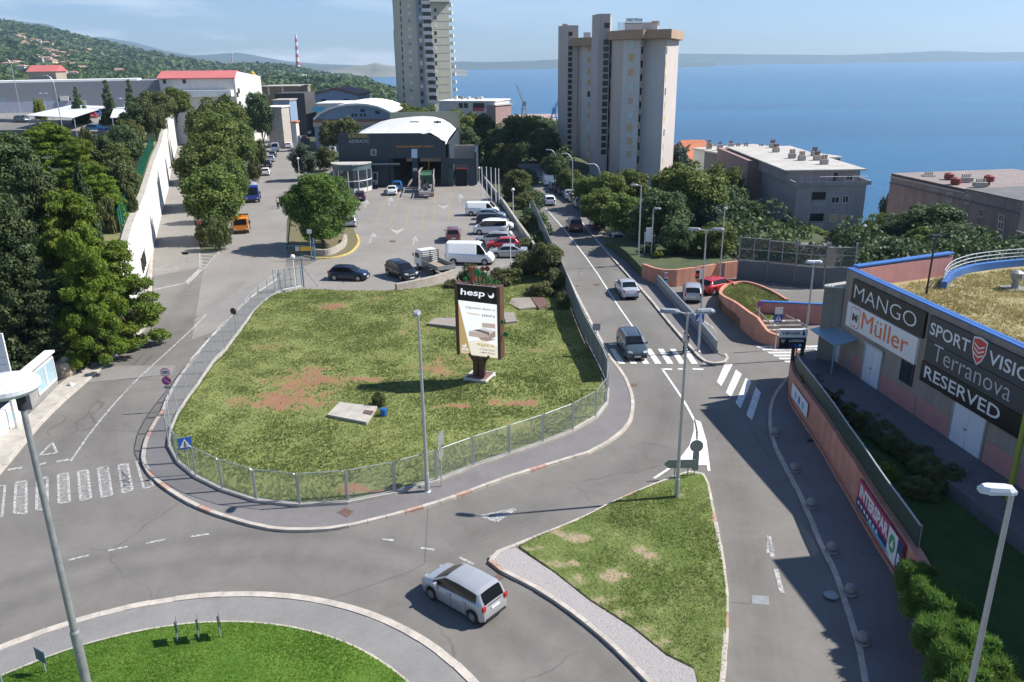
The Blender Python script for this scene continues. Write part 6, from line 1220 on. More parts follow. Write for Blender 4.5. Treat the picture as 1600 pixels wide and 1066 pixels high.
# white car shelters
shm = mat('shelter_white', (.60, .62, .64), .5); 
for (pts, lab) in ((((40, 180), (112, 184), (168, 166), (112, 164)), 'long white sail roof over the parked cars'), (((172, 184), (214, 184), (214, 167), (178, 168)), 'second white shelter roof beside the terrace trees')):
    cs = [D(a, b, 165 if b > 175 else 185) for a, b in pts]; zc_ = 12.6; cs = [G(a, b, zc_+(0 if b > 175 else .4)) for a, b in pts]
    r = empty('car_shelter', (cs[0].x, cs[0].y, 9), label=lab, cat='shelter'); MB().slab(*cs, .12).build('roof', shm, r, world=True)
    for c in cs: MB().tube((c.x*.99, c.y*.995, 8.5), (c.x*.99, c.y*.995, c.z-.1), .08).build('post', galv, r, world=True)
cp = [G(-60, 215, 9.0), G(95, 215, 8.4), G(165, 210, 9.2), G(230, 190, 9.4), G(215, 172, 9.6), G(60, 176, 9.6), G(-60, 178, 9.6)]
o = MB().prism([tuple(p[:2]) for p in cp], 5, 9.72).build('car_park', asph_l); tag(o, kind='structure')
# retaining wall of the upper ramp, banner pylon
rr = Pl(G(-30, 192, 9.8), G(96, 196, 9.8)); r = empty('ramp_wall', tuple(rr.p), label='grey ramp wall with a post railing at the upper left', cat='wall'); x = MB(); rect_slab(x, rr.pt(0, 9), rr.r, UP, rr.L, 1.8, .4, 0); x.build('wall', concd, r, world=True)
for i in range(9): MB().tube(rr.pt(rr.L*i/9+1, 10.8, .2), rr.pt(rr.L*i/9+1, 12.8, .2), .05).build('post', galv, r, world=True)
bd_ = 118; pq = Pl((X(68, bd_), bd_), (X(94, bd_), bd_)); r = empty('advertising_pylon', (X(68, bd_), bd_, 6), label='dark blue hoarding with an orange half disc', cat='hoarding'); x = MB(); pq.rect(x, pq.at(81, 208), pq.L, 2.9, .3); o = x.build('panel', navyp, r, world=True); x = MB(); cc = pq.at(82, 214); x.add([cc+pq.r*.95*math.cos(k*math.pi/12)+UP*1.2*math.sin(k*math.pi/12)+pq.n*.32 for k in range(13)], [tuple(range(13))]); x.build('half_disc', mat('orange_disc', (.70, .32, .03), .5), o, world=True); x = MB(); x.box(pq.pt(pq.L+.5, 8.5, -.2), (.7, .4, 6)); x.build('pylon', galv, r, world=True)
# port
q0 = D(818, 186, 1130); o = MB().prism([(X(812, 1100), 1000), (X(905, 1100), 1000), (X(905, 1250), 1290), (X(800, 1290), 1290)], -61, -57.5).build('quay', mat('quay_rust', (.38, .26, .22), .9, var=.2, scale=.02)); tag(o, kind='structure')
def crane(px, d, h, m, lab, jib):
    g = Vector((X(px, d), d, -57.5)); r = empty('port_crane', g, label=lab, cat='crane'); x = MB()
    for a in (-5, 5):
        for b in (-5, 5): x.tube(g+Vector((a, b, 0)), g+Vector((a*.35, b*.35, h*.45)), 1.0, .8, 5)
    for k in range(3): x.box(g+UP*h*(.1+.14*k), (10-3*k, 10-3*k, .8))
    x.build('portal', m, r, world=True); x = MB(); x.box(g+UP*h*.5, (5, 5, 6)); x.build('cab', m, r, world=True); x = MB(); t_ = g+Vector((jib*h*.35, 0, h)); x.tube(g+UP*h*.5, t_, 1.3, .5, 5); x.tube(g+Vector((jib*-3, 0, h*.6)), t_, .35, .3, 4); x.build('jib', m, r, world=True)
crane(818.5, 1080, 52, mat('crane_grey', (.22, .24, .26), .6), 'grey lattice harbour crane in the distance', -.6); crane(866, 1080, 34, mat('crane_blue', (.02, .16, .45), .5), 'blue harbour crane beside the tower', .7)
g = Vector((X(405, 330), 330, -4)); r = empty('yellow_excavator_arm', g, label='yellow lifting arm rising above the brown shed', cat='crane'); x = MB(); x.path([D(402, 133, 330), D(396, 118, 330)], .3); x.path([D(406, 134, 330), D(402, 122, 330), D(393, 112.5, 330)], .55); x.build('arm', yelp, r, world=True)
# far chimneys
for (px, yb, yt, d, w, lab) in ((464, 108, 54, 2900, 2.9, 'tall red and white striped power station chimney'), (362.5, 103, 83, 3000, 1.2, 'thin striped mast on the far ridge')):
    a = D(px+(1.5 if w > 2 else 0), yb, d); b2 = D(px-2 if w > 2 else px, yt, d); r = empty('chimney', a, label=lab, cat='chimney'); n = 9; ms = (whitep, mat('chimney_red', (.45, .05, .05), .7))
    for i in range(n): p = a.lerp(b2, i/n); q3 = a.lerp(b2, (i+1)/n); wd = w*(2.3-1.3*i/n) if w > 2 else w*1.4; MB().tube(p, q3, wd*(1.5 if i == 0 and w > 2 else 1), w*(2.3-1.3*(i+1)/n) if w > 2 else w*1.4, 10).build('band', ms[i % 2], r, world=True)
# hillside houses, small white blocks
rh = random.Random(5); cnt = 0
wallm = [whiteb, cream, mat('pink_house', (.45, .32, .27), .85)]
protoH = {}
def small(px, py, w, kind, m, label, group):
    p = hit(px, py)
    if p is None: return
    key = (kind, m.name); hgt_ = w*.5
    if key not in protoH:
        r = empty('house', p, label=label, cat='house', group=group)
        if kind == 'flat': MB().box((0, 0, .2), (1.6, .8, .5)).build('wall', m, r); MB().box((0, 0, .47), (1.66, .86, .04)).build('roof', flatroof, r)
        else:
            MB().box((0, 0, .2), (1, .8, .62)).build('wall', m, r); MB().add([(-.56, -.46, .45), (.56, -.46, .45), (.56, .46, .45), (-.56, .46, .45), (-.3, 0, .60), (.3, 0, .60)], [(3, 2, 1, 0), (0, 1, 5, 4), (1, 2, 5), (2, 3, 4, 5), (3, 0, 4)]).build('roof', tile2, r)
        protoH[key] = r
    else: r = clone(protoH[key], p, label=label, group=group)
    r.location = p; r.scale = (w,)*3; r.rotation_euler = (0, 0, rh.uniform(-.6, .6))
LA = {'tile': 'small tile roofed house in the scattered town on the far green hillside', 'flat': 'small white flat roofed block among the trees on the distant low ridge'}
for (n, x0, y0, x1, y1, sp, kd) in ((76, 18, 60, 118, 92, 5, 'tile'), (22, 40, 84, 130, 108, 4, 'tile'), (20, 130, 84, 215, 100, 3, 'tile'), (10, 260, 96, 350, 103, 2, 'tile'), (12, 0, 108, 120, 118, 4, 'tile'), (8, 120, 112, 215, 120, 3, 'tile'), (16, 480, 118, 610, 128, 3, 'tile'), (7, 440, 124, 520, 130, 1.5, 'flat'), (6, 150, 78, 330, 92, 3, 'tile'), (3, 465, 112, 500, 116, 2, 'tile'), (6, 540, 120, 575, 127, 2, 'flat')):
    for i in range(n):
        t_ = rh.random(); small(x0+(x1-x0)*t_, y0+(y1-y0)*t_+rh.uniform(-sp, sp)*1.5, rh.uniform(9, 14), kd, rh.choice(wallm) if kd == 'tile' else whiteb, LA[kd], 'houses scattered on the far hillside')
# ---------------------------------------------------------------- vehicles
def paint(name, c, metal=.35, rough=.28): return mat(name, c, rough, metal, var=.02, scale=2, coat=.6, spec=.5)
cglass = mat('car_glass', (.008, .010, .012), .1, 0, spec=.45); tyre = mat('tyre', (.018, .018, .018), .85); rim = mat('alloy_rim', (.36, .37, .38), .35, .8); trim = mat('black_trim', (.02, .02, .022), .6)
lampg = mat('lamp_housing_grey', (.28, .30, .32), .5, .2); lampw = mat('headlight', (.55, .57, .60), .12, .3, spec=.9); lampr = mat('taillight', (.38, .015, .02), .2, spec=.8); plate = mat('number_plate', (.70, .70, .68), .5)
def car_mesh(r, spec, m):
    """spec: L, W, H, prof [(x, ztop)], belt, windows (x0, x1), screen (x0, x1), rear (x0, x1), wheels (xf, xr), wr ; x runs from the rear (0) to the front (L)"""
    L_, W, Hh = spec['L'], spec['W'], spec['H']; prof = spec['prof']; wf, wr_ = spec['wheels']; wr = spec.get('wr', .31); belt = spec['belt']; gc = spec.get('clear', .19)
    xs = sorted(set([round(v, 3) for v in list(np.linspace(0, L_, 46))+[p[0] for p in prof]+[wf-wr-.06, wf+wr+.06, wr_-wr-.06, wr_+wr+.06]+[v for v in (*spec['screen'], *spec['rear']) if v <= L_]])); px_, pz_ = zip(*prof)
    tumb = spec.get('tumb', .22)
    def wid(x):
        e = min(x, L_-x)/L_; a = 1-.16*max(0, 1-e/.10)**2; return W/2*a*(1-(.04 if x > L_*.7 else 0)*(x/L_-.7)/.3)
    def zb(x):
        z = gc
        for w in (wf, wr_):
            d = abs(x-w); rr = wr+.06
            if d < rr: z = max(z, wr+math.sqrt(rr*rr-d*d)*.98)
        if x < .15 or x > L_-.15: z = max(z, gc+.06)
        return z
    rows = []
    for x in xs:
        zt_ = float(np.interp(x, px_, pz_)); w = wid(x); zs = min(float(np.interp(x, (0, L_*.5, L_), (belt+.06, belt, belt-.10))), zt_-.05); b_ = min(zb(x), zs-.06)
        gh = max(0, zt_-zs); rw = w-.05-tumb*gh
        rows.append([(w*.94, b_), (w*1.0, b_+(zs-b_)*.35), (w*.995, b_+(zs-b_)*.72), (w*.955, zs), (w*.93-min(.02, gh*.1), zs+min(.03, gh*.2)), (rw, zt_-min(.07, gh*.35)), (rw-min(.12, .1+gh*.05), zt_-min(.015, gh*.1)), (rw*.45, zt_+.012), (0, zt_+.018)])
    nj = 9; n = len(xs); cx = L_/2; V = []
    for x, row in zip(xs, rows):
        for (y, z) in row: V.append((x-cx, y, z))
        for (y, z) in row[:-1][::-1]: V.append((x-cx, -y, z))
    m_ = 2*nj-1; body = MB(); wins = {'side_window': MB(), 'side_window ': MB(), 'windscreen': MB(), 'rear_window': MB()}; body.v = V
    s0, s1 = spec['screen']; r0, r1 = spec['rear']; w0, w1 = spec['windows']; pil = spec.get('pillars', [])
    for i in range(n-1):
        xm = (xs[i]+xs[i+1])/2; zt_ = float(np.interp(xm, px_, pz_)); zs = float(np.interp(xm, (0, L_*.5, L_), (belt+.06, belt, belt-.10)))
        for j in range(m_-1):
            fce = (i*m_+j, i*m_+j+1, (i+1)*m_+j+1, (i+1)*m_+j); side = j in (4, m_-6); top = j in (6, 7, m_-9, m_-8) or j in (6, 7, 8, 9)
            kind = None
            if side and w0 < xm < w1 and zt_-zs > .14 : kind = 'side_window' if j == 4 else 'side_window '
            if j in (6, 7, 8, 9):
                if s0 < xm < s1: kind = 'windscreen'
                if r0 < xm < r1: kind = 'rear_window'
            if kind: 
                mb = wins[kind]; b = len(mb.v); mb.v += [V[k] for k in fce]; mb.f.append((b, b+3, b+2, b+1)); mb.m.append(0)
            else: body.f.append(fce[::-1]); body.m.append(0)
    for i in (0, n-1):
        f_ = tuple(i*m_+j for j in range(m_)); body.f.append(f_ if i == 0 else f_[::-1]); body.m.append(0)
    o = body.build('body', m, r, smooth=False); sm = [len(p.vertices) == 4 for p in o.data.polygons]; o.data.polygons.foreach_set('use_smooth', sm)
    for k, mb in wins.items():
        if mb.f: mb.build(k.strip(), spec.get('wglass', {}).get(k, cglass), r)
    x = MB(); x.box((0, 0, wr+.12), (L_*.92, W*.82, .3)); x.build('underbody', trim, r)
    for wx in (wf, wr_):
        for sy in (-1, 1):
            a = Vector((wx-cx, sy*(W/2-.19), wr)); b2 = Vector((wx-cx, sy*(W/2-.005), wr)); x = MB(); x.tube(a, b2, wr, n=20); wo = x.build('wheel', tyre, r)
            x = MB(); x.tube(b2, b2+Vector((0, sy*.008, 0)), wr*.66, n=14); x.build('rim', spec.get('rim', rim), wo)
            x = MB(); sp_ = [b2+Vector((math.cos(k*.6283)*wr*(.56, .2)[k % 2], sy*.012, math.sin(k*.6283)*wr*(.56, .2)[k % 2])) for k in range(10)]; x.add(sp_, [tuple(range(10))[::-sy]]); x.build('spokes', lampg, wo)
    zl = spec.get('lampz', belt-.22); zr = spec.get('tailz', belt-.05); th = spec.get('tailh', .26)
    for sy in (-1, 1):
        wF = wid(L_-.09); x = MB(); x.slab((L_-cx-.13, sy*(wF-.03), zl-.05), (L_-cx-.01, sy*(wF-.36), zl-.05), (L_-cx-.12, sy*(wF-.36), zl+.075), (L_-cx-.24, sy*(wF-.02), zl+.085), .04*sy); x.build('headlight', lampw, r)
        wR = wid(.06); x = MB(); x.box((-cx+.045, sy*(wR-.075), zr), (.11, .17, th)); x.build('taillight', lampr, r)
        ym = s1-.32; x = MB(); x.box((ym-cx, sy*(W/2+.06), belt+.08), (.12, .17, .13)); x.build('mirror', m if spec.get('pm', True) else trim, r)
    for px2 in pil[:3]:
        for sy in (-1, 1): x = MB(); x.box((px2-cx, sy*(W/2-.012), (gc+.1+belt)/2), (.014, .03, belt-gc-.18)); x.build('door_seam', trim, r); x = MB(); x.box((px2-cx+.16, sy*(W/2-.008), belt-.12), (.15, .04, .03)); x.build('handle', m, r)
    x = MB(); x.box((-cx+.05, 0, belt-.02), (.05, W*.5, .012)); x.build('tailgate_seam', trim, r)
    x = MB(); x.box((-cx-.004, 0, spec.get('platez', .62)), (.02, .5, .11)); x.build('number_plate', plate, r); x = MB(); x.box((L_-cx+.004, 0, .38), (.02, .5, .11)); x.build('number_plate', plate, r)
    x = MB(); x.box((L_-cx-.01, 0, .42), (.03, W*.55, .14)); x.build('grille', trim, r)
    if spec.get('bump', True): x = MB(); x.box((-cx-.012, 0, .30), (.06, W*.72, .10)); x.box((L_-cx+.0, 0, .26), (.05, W*.7, .08)); x.build('bumper_trim', trim, r)
    for zz_ in spec.get('rails', []):
        for sy in (-1, 1): x = MB(); x.box((-.15, sy*(W/2-.28), Hh+.045), (L_*.42, .035, .05)); x.build('roof_rail', galv if zz_ else trim, r)
    return r
S = {
 'jazz': dict(L=3.83, W=1.68, H=1.52, prof=[(0, .55), (.03, .78), (.07, .98), (.32, 1.42), (.55, 1.49), (1.5, 1.525), (2.25, 1.49), (3.05, 1.03), (3.55, .90), (3.78, .74), (3.83, .55)], belt=.93, windows=(.42, 3.0), pillars=[.95, 1.85, 2.62], screen=(2.28, 3.03), rear=(.07, .33), wheels=(3.08, .62), wr=.29, tailh=.22, tailz=.86, platez=.72),
 'hatch': dict(L=4.1, W=1.74, H=1.47, prof=[(0, .5), (.04, .82), (.1, .98), (.5, 1.38), (.85, 1.455), (1.7, 1.47), (2.4, 1.42), (3.1, .98), (3.75, .84), (4.05, .68), (4.1, .5)], belt=.90, windows=(.55, 3.0), pillars=[1.0, 1.9], screen=(2.42, 3.1), rear=(.1, .5), wheels=(3.3, .72), wr=.31),
 'wagon': dict(L=4.5, W=1.76, H=1.5, prof=[(0, .5), (.04, .85), (.1, 1.0), (.35, 1.40), (.6, 1.48), (2.0, 1.50), (2.75, 1.44), (3.45, .98), (4.1, .83), (4.44, .66), (4.5, .5)], belt=.90, windows=(.45, 3.35), pillars=[1.05, 1.95, 2.85], screen=(2.78, 3.45), rear=(.1, .36), wheels=(3.6, .8), wr=.32, rails=[1]),
 'sedan': dict(L=4.5, W=1.74, H=1.44, prof=[(0, .5), (.03, .92), (.12, 1.0), (.75, 1.02), (1.45, 1.38), (1.8, 1.43), (2.5, 1.43), (2.85, 1.38), (3.45, .97), (4.1, .82), (4.44, .66), (4.5, .5)], belt=.90, windows=(1.0, 3.3), pillars=[1.25, 2.1], screen=(2.83, 3.45), rear=(.78, 1.45), wheels=(3.6, .85), wr=.31, tailz=.82, tailh=.18),
 'mpv': dict(L=4.5, W=1.82, H=1.68, prof=[(0, .5), (.04, .9), (.1, 1.05), (.3, 1.55), (.55, 1.66), (2.0, 1.69), (2.8, 1.58), (3.6, 1.05), (4.15, .90), (4.45, .7), (4.5, .5)], belt=1.0, windows=(.4, 3.5), pillars=[1.0, 1.95, 2.85], screen=(2.82, 3.6), rear=(.1, .32), wheels=(3.6, .8), wr=.33),
 'suv': dict(L=4.2, W=1.84, H=1.72, prof=[(0, .6), (.04, 1.0), (.1, 1.1), (.3, 1.6), (.55, 1.7), (2.1, 1.72), (2.6, 1.62), (3.1, 1.12), (3.9, 1.0), (4.15, .8), (4.2, .6)], belt=1.05, windows=(.4, 3.0), pillars=[.95, 1.85], screen=(2.62, 3.1), rear=(.1, .32), wheels=(3.4, .8), wr=.36, clear=.28),
 'van': dict(L=5.4, W=2.02, H=2.45, prof=[(0, .6), (.03, 1.2), (.06, 2.3), (.15, 2.42), (3.5, 2.45), (4.0, 2.3), (4.75, 1.28), (5.15, 1.02), (5.37, .75), (5.4, .5)], belt=1.2, windows=(3.62, 4.6), pillars=[], screen=(4.03, 4.75), rear=(9, 9.1), wheels=(4.5, .95), wr=.34, tumb=.09, tailz=.95, tailh=.4, lampz=.85, pm=False, clear=.3),
 'panel': dict(L=4.8, W=1.95, H=1.98, prof=[(0, .6), (.03, 1.1), (.06, 1.85), (.15, 1.95), (3.0, 1.98), (3.5, 1.88), (4.2, 1.18), (4.6, .98), (4.77, .72), (4.8, .5)], belt=1.12, windows=(3.1, 4.1), pillars=[], screen=(3.53, 4.2), rear=(9, 9.1), wheels=(3.95, .85), wr=.33, tumb=.10, tailz=.95, tailh=.35, clear=.26),
 'minibus': dict(L=4.6, W=1.85, H=1.9, prof=[(0, .6), (.03, 1.1), (.08, 1.8), (.2, 1.88), (2.9, 1.9), (3.35, 1.8), (3.95, 1.15), (4.4, .98), (4.57, .72), (4.6, .5)], belt=1.08, windows=(.25, 3.9), pillars=[1.2, 2.3], screen=(3.38, 3.95), rear=(.08, .2), wheels=(3.75, .85), wr=.33, tumb=.12, clear=.24),
}
PC = dict(silver=paint('paint_silver', (.40, .41, .43)), silver2=paint('paint_light_silver', (.50, .53, .56)), white=paint('paint_white', (.74, .75, .75), 0), navy=paint('paint_navy', (.012, .018, .05)), black=paint('paint_black', (.012, .013, .018)), green=paint('paint_grey_green', (.06, .085, .10)), red=paint('paint_red', (.42, .02, .025), .1), dred=paint('paint_dark_red', (.11, .02, .025), .2), blue=paint('paint_blue', (.02, .14, .36), .3), grey=paint('paint_grey', (.12, .13, .14)), purple=paint('paint_purple', (.05, .012, .05), .3), lblue=paint('paint_ice_blue', (.25, .33, .42), .4), cop=paint('paint_copper', (.17, .055, .045), .3))
CARP = {}
def CAR(kind, col, px, py, dirpx, label, z=0.02, cat='car', group=None, name=None, ground=None, flip=False, dd=None):
    g = G(px, py, z) if ground is None else ground; h = dd if dd is not None else math.atan2(*(lambda v: (v.y, v.x))(G(*dirpx, z)-g))
    if (kind, col) not in CARP:
        r = empty(name or 'parked_car', g, h, label, cat, group); car_mesh(r, S[kind], PC[col]); CARP[(kind, col)] = r
    else: r = clone(CARP[(kind, col)], g, h, label); r.name = name or 'parked_car'
    for k in ('group',):
        if k in r and not group: del r[k]
    r['category'] = cat
    if group: r['group'] = group
    return r
a = G(671, 936); b2 = G(737, 974); hd = (a-b2).normalized(); ct = (a+b2)/2+Vector((hd.y, -hd.x, 0))*.79
CAR('jazz', 'silver', 0, 0, None, 'silver small hatchback driving on the roundabout, nearest car', ground=ct+UP*.02, dd=math.atan2(hd.y, hd.x), name='car').scale = (.96,)*3
ra = G(927, 417); rb = G(1000, 527); rd = math.atan2((rb-ra).y, (rb-ra).x); up_ = rd+math.pi
CAR('wagon', 'green', 987, 549, None, 'grey green station wagon with roof rails crossing the zebra crossing', dd=rd, name='car')
CAR('sedan', 'silver2', 979, 459, None, 'silver blue saloon driving away on the main road', dd=up_, name='car')
CAR('hatch', 'white', 858, 319, None, 'white hatchback driving on the far stretch of the main road', dd=up_, name='car')
CAR('suv', 'dred', 897, 359, None, 'dark red off-road car driving away on the main road', dd=up_, name='car')
gp_ = 'cars parked under the trees on the right side of the main road'
for k, c, x, y, l in (('hatch', 'navy', 933, 356, 'navy blue car parked on the main road behind the dark red one'), ('wagon', 'silver', 961, 380, 'silver estate parked nearest on the right side of the main road'), ('hatch', 'black', 917, 335, 'black car at the near end of the parked row under the trees'), ('wagon', 'grey', 911, 329, 'grey estate in the parked row under the trees'), ('hatch', 'silver2', 901, 322, 'pale silver car in the middle of the parked row'), ('hatch', 'white', 893, 314, 'white car in the parked row behind the pale silver one'), ('sedan', 'silver2', 886, 310, 'silver saloon in the parked row beside the far lamp'), ('hatch', 'grey', 875, 303, 'grey car in the far half of the parked row'), ('suv', 'black', 869, 299, 'black car in the far half of the parked row'), ('hatch', 'lblue', 863, 295, 'pale blue car in the far half of the parked row'), ('panel', 'white', 853, 288, 'white van at the far end of the parked row')): CAR(k, c, x+(3 if x < 915 else 0), y, None, l, group=gp_, dd=up_)
CAR('hatch', 'red', 1119, 455, (1150, 447), 'red hatchback on the ramp beside the curved orange wall', name='car')
CAR('hatch', 'silver', 1081, 465, (1079, 446), 'small silver car with a dark rear window driving up the ramp', name='car')
gl_ = 'vehicles parked in the yard of the inspection hall'
for k, c, x, y, dx, l in (('hatch', 'navy', 546, 436, (640, 439), 'dark blue hatchback at the edge of the yard, leftmost of the front row'), ('mpv', 'black', 628, 433, (700, 462), 'black people carrier between the blue hatchback and the flatbed'),
    ('sedan', 'silver', 794, 401, (720, 401), 'white-silver car at the near end of the parked row by the lot wall'), ('hatch', 'red', 786, 389, (720, 389), 'bright red car in the row behind the white high van'), ('wagon', 'silver', 771, 381, (700, 381), 'silver estate behind the bright red car'),
    ('minibus', 'white', 767, 365, (700, 365), 'white small bus with dark side windows'), ('hatch', 'white', 779, 358, (840, 358), 'white car behind the small bus'), ('wagon', 'navy', 770, 350, (840, 350), 'navy estate in the row by the lot wall'), ('hatch', 'lblue', 768, 342, (840, 342), 'ice blue car beside the white panel van'),
    ('sedan', 'white', 613, 303, (615, 290), 'white saloon standing before the left gateway'), ('suv', 'blue', 621, 297, (623, 285), 'bright blue car waiting at the left gateway'), ('hatch', 'purple', 563, 312, (561, 296), 'dark purple hatchback behind the umbrella pine'), ('hatch', 'silver2', 548, 352, (552, 330), 'silver car hidden behind the umbrella pine'), ('hatch', 'grey', 572, 292, (640, 292), 'grey car beside the motorcycles')):
    CAR(k, c, x, y, dx, l, group=gl_)
CAR('suv', 'cop', 708, 375, (704, 350), 'copper coloured car with dark windows driving into the yard', name='car')
CAR('van', 'white', 735, 411, (860, 414), 'tall white panel van parked in front of the flatbed truck', cat='van', name='parked_van'); CAR('panel', 'white', 754, 336, (860, 337), 'white panel van at the far end of the parked row', cat='van', name='parked_van')
gs_ = 'vehicles along the side street'
sd = (G(440, 215)-G(416, 275)); sa = math.atan2(sd.y, sd.x)
for k, c, x, y, l in (('hatch', 'white', 416, 273, 'white car parked in the street just behind the blue tank truck'), ('wagon', 'navy', 419, 261, 'dark blue car second behind the tank truck'), ('hatch', 'silver2', 424, 252, 'silver car third behind the tank truck'), ('wagon', 'grey', 427, 245, 'grey estate in the street row'), ('panel', 'white', 430, 236, 'white van in the street row'), ('hatch', 'black', 437, 229, 'black car standing out from the street row'), ('panel', 'white', 434, 226, 'farthest white van of the street row'), ('hatch', 'black', 440, 212, 'dark car before the garage at the street end'), ('hatch', 'white', 451, 231, 'white car driving up the street'), ('sedan', 'silver2', 482, 210, 'pale saloon parked by the street gate'), ('suv', 'dred', 476, 221, 'dark red car half hidden behind the grey green tree'), ('hatch', 'white', 520, 238, 'white car seen between bush and dark hall'), ('hatch', 'black', 410, 206, 'black car in the yard left of the garage')): CAR(k, c, x, y, None, l, group=gs_, dd=sa+(math.pi if k == 'panel' else 0))
gu = 'cars on the upper terrace car park'
for k, c, x, y, l in (('suv', 'black', 122, 188, 'black car under the end of the long sail roof'), ('hatch', 'purple', 134, 186, 'purple car between the black and the red one'), ('hatch', 'red', 146, 184, 'red car on the terrace car park'), ('hatch', 'blue', 154, 181.5, 'blue car right of the red one on the terrace'), ('hatch', 'black', 161, 179, 'black car right of the blue one on the terrace'), ('mpv', 'white', 205, 165, 'white car behind the second shelter'), ('suv', 'black', 172, 175, 'dark car at the end of the terrace row'), ('hatch', 'lblue', 14, 176, 'ice blue car at the left edge of the terrace')): CAR(k, c, x, y, None, l, z=9.75, group=gu, dd=math.radians(112))
CAR('hatch', 'blue', 152, 206, (180, 206), 'blue car below the banner pylon', z=9.3); CAR('hatch', 'grey', 36, 191, (60, 192), 'grey car driving up the ramp at the upper left', z=10.2, name='car')
pu = MB().prism([tuple(G(-60, 205, 10.1)[:2]), tuple(G(60, 203, 10.1)[:2]), tuple(G(62, 186, 10.1)[:2]), tuple(G(-60, 184, 10.1)[:2])], 5, 10.15).build('ramp_road', asph); tag(pu, kind='structure')
for px in (158, 148, 138, 141): pass

def wheels_for(r, xs_, W, wr=.42):
    for wx in xs_:
        for sy in (-1, 1): a = Vector((wx, sy*(W/2-.28), wr)); b3 = Vector((wx, sy*(W/2), wr)); w = MB().tube(a, b3, wr, n=16).build('wheel', tyre, r); MB().tube(b3, b3+Vector((0, sy*.01, 0)), wr*.5, n=12).build('rim', galvd, w)
def cab(r, x0, L_, W, Hh, m, z0=.5):
    x = MB(); prof = [(x0-L_/2, z0), (x0+L_/2, z0), (x0+L_/2, z0+.75), (x0+L_/2-.35, Hh-.12), (x0+L_/2-.55, Hh), (x0-L_/2, Hh)]; n = len(prof)
    V = [(a, -W/2*(1 if z < z0+.8 else .93), z) for a, z in prof]+[(a, W/2*(1 if z < z0+.8 else .93), z) for a, z in prof]
    x.add(V, [tuple(range(n)), tuple(range(n, 2*n))[::-1]]+[((i+1) % n, i, n+i, n+(i+1) % n) for i in range(n)]); x.build('cab', m, r)
    fx = x0+L_/2; x = MB(); x.slab((fx-.02, -W*.43, z0+.85), (fx-.02, W*.43, z0+.85), (fx-.33, W*.41, Hh-.2), (fx-.33, -W*.41, Hh-.2), -.03); x.build('windscreen', cglass, r)
    for sy in (-1, 1): x = MB(); x.box((x0+L_*.05, sy*W*.485, z0+1.08), (L_*.55, .05, .5)); x.build('side_window', cglass, r); x = MB(); x.box((fx+.01, sy*W*.38, z0+.28), (.04, .3, .18)); x.build('headlight', lampw, r); x = MB(); x.box((fx-.15, sy*(W/2+.16), z0+1.1), (.08, .12, .3)); x.build('mirror', trim, r)
    x = MB(); x.box((fx+.02, 0, z0+.02), (.08, W*.95, .2)); x.build('bumper', trim, r)
# flatbed truck
g = G(678, 425, 0); hd = math.atan2(G(640, 408).y-g.y, G(640, 408).x-g.x); r = empty('flatbed_truck', g, hd, 'old white flatbed truck with an empty open bed, nose to the left', 'truck')
cab(r, 1.9, 1.7, 1.95, 2.25, PC['white']); wheels_for(r, (1.9, -1.5), 1.95, .36)
x = MB(); x.box((-1.0, 0, .62), (4.0, .8, .2)); x.build('chassis', trim, r); x = MB(); x.box((-1.15, 0, .88), (3.7, 2.05, .1)); x.build('bed_floor', mat('wood_worn', (.26, .21, .16), .85, var=.25, scale=4), r)
for (c, d) in (((-1.15, 1.03, 1.12), (3.7, .06, .42)), ((-1.15, -1.03, 1.12), (3.7, .06, .42)), ((-3.02, 0, 1.12), (.06, 2.1, .42))): MB().box(c, d).build('side_board', galvd, r)
x = MB(); [x.box((.75, 0, 1.1+.22*k), (.06, 2.0, .07)) for k in range(6)]; [x.box((.75, s, 1.6), (.07, .07, 1.3)) for s in (-.98, 0, .98)]; x.build('headboard', trim, r)
# orange pickup and blue tank truck
g = G(379, 361, 0); r = empty('orange_pickup', g, math.atan2(G(374, 376).y-g.y, G(374, 376).x-g.x), 'bright orange double cab flatbed van facing the camera on the side street', 'van'); om = paint('paint_orange', (.72, .22, .015), 0)
cab(r, 1.1, 2.3, 1.95, 2.15, om, .38); wheels_for(r, (1.6, -1.5), 1.95, .36); x = MB(); x.box((-1.3, 0, .85), (2.4, 2.0, .3)); x.build('bed', trim, r); x = MB(); x.box((-.2, 0, 1.7), (.08, 1.9, 1.2)); x.build('headboard', trim, r)
g = G(396, 313, 0); r = empty('tank_truck', g, math.atan2(G(391, 330).y-g.y, G(391, 330).x-g.x), 'blue truck with white silver tank standing in the side street', 'truck')
cab(r, 2.2, 1.7, 2.3, 2.7, paint('paint_deep_blue', (.015, .05, .30), .1)); wheels_for(r, (2.2, -1.2, -2.3), 2.3, .48); x = MB(); x.tube((1.1, 0, 1.75), (-3, 0, 1.75), .95, n=16); x.build('tank', galv, r); x = MB(); x.box((-.9, 0, .85), (4.6, 2.2, .25)); x.build('chassis', PC['navy'], r)
x = MB(); x.box((1.0, 0, 2.0), (.3, 2.1, 1.3)); x.build('pump_housing', MC['paint_deep_blue'], r)
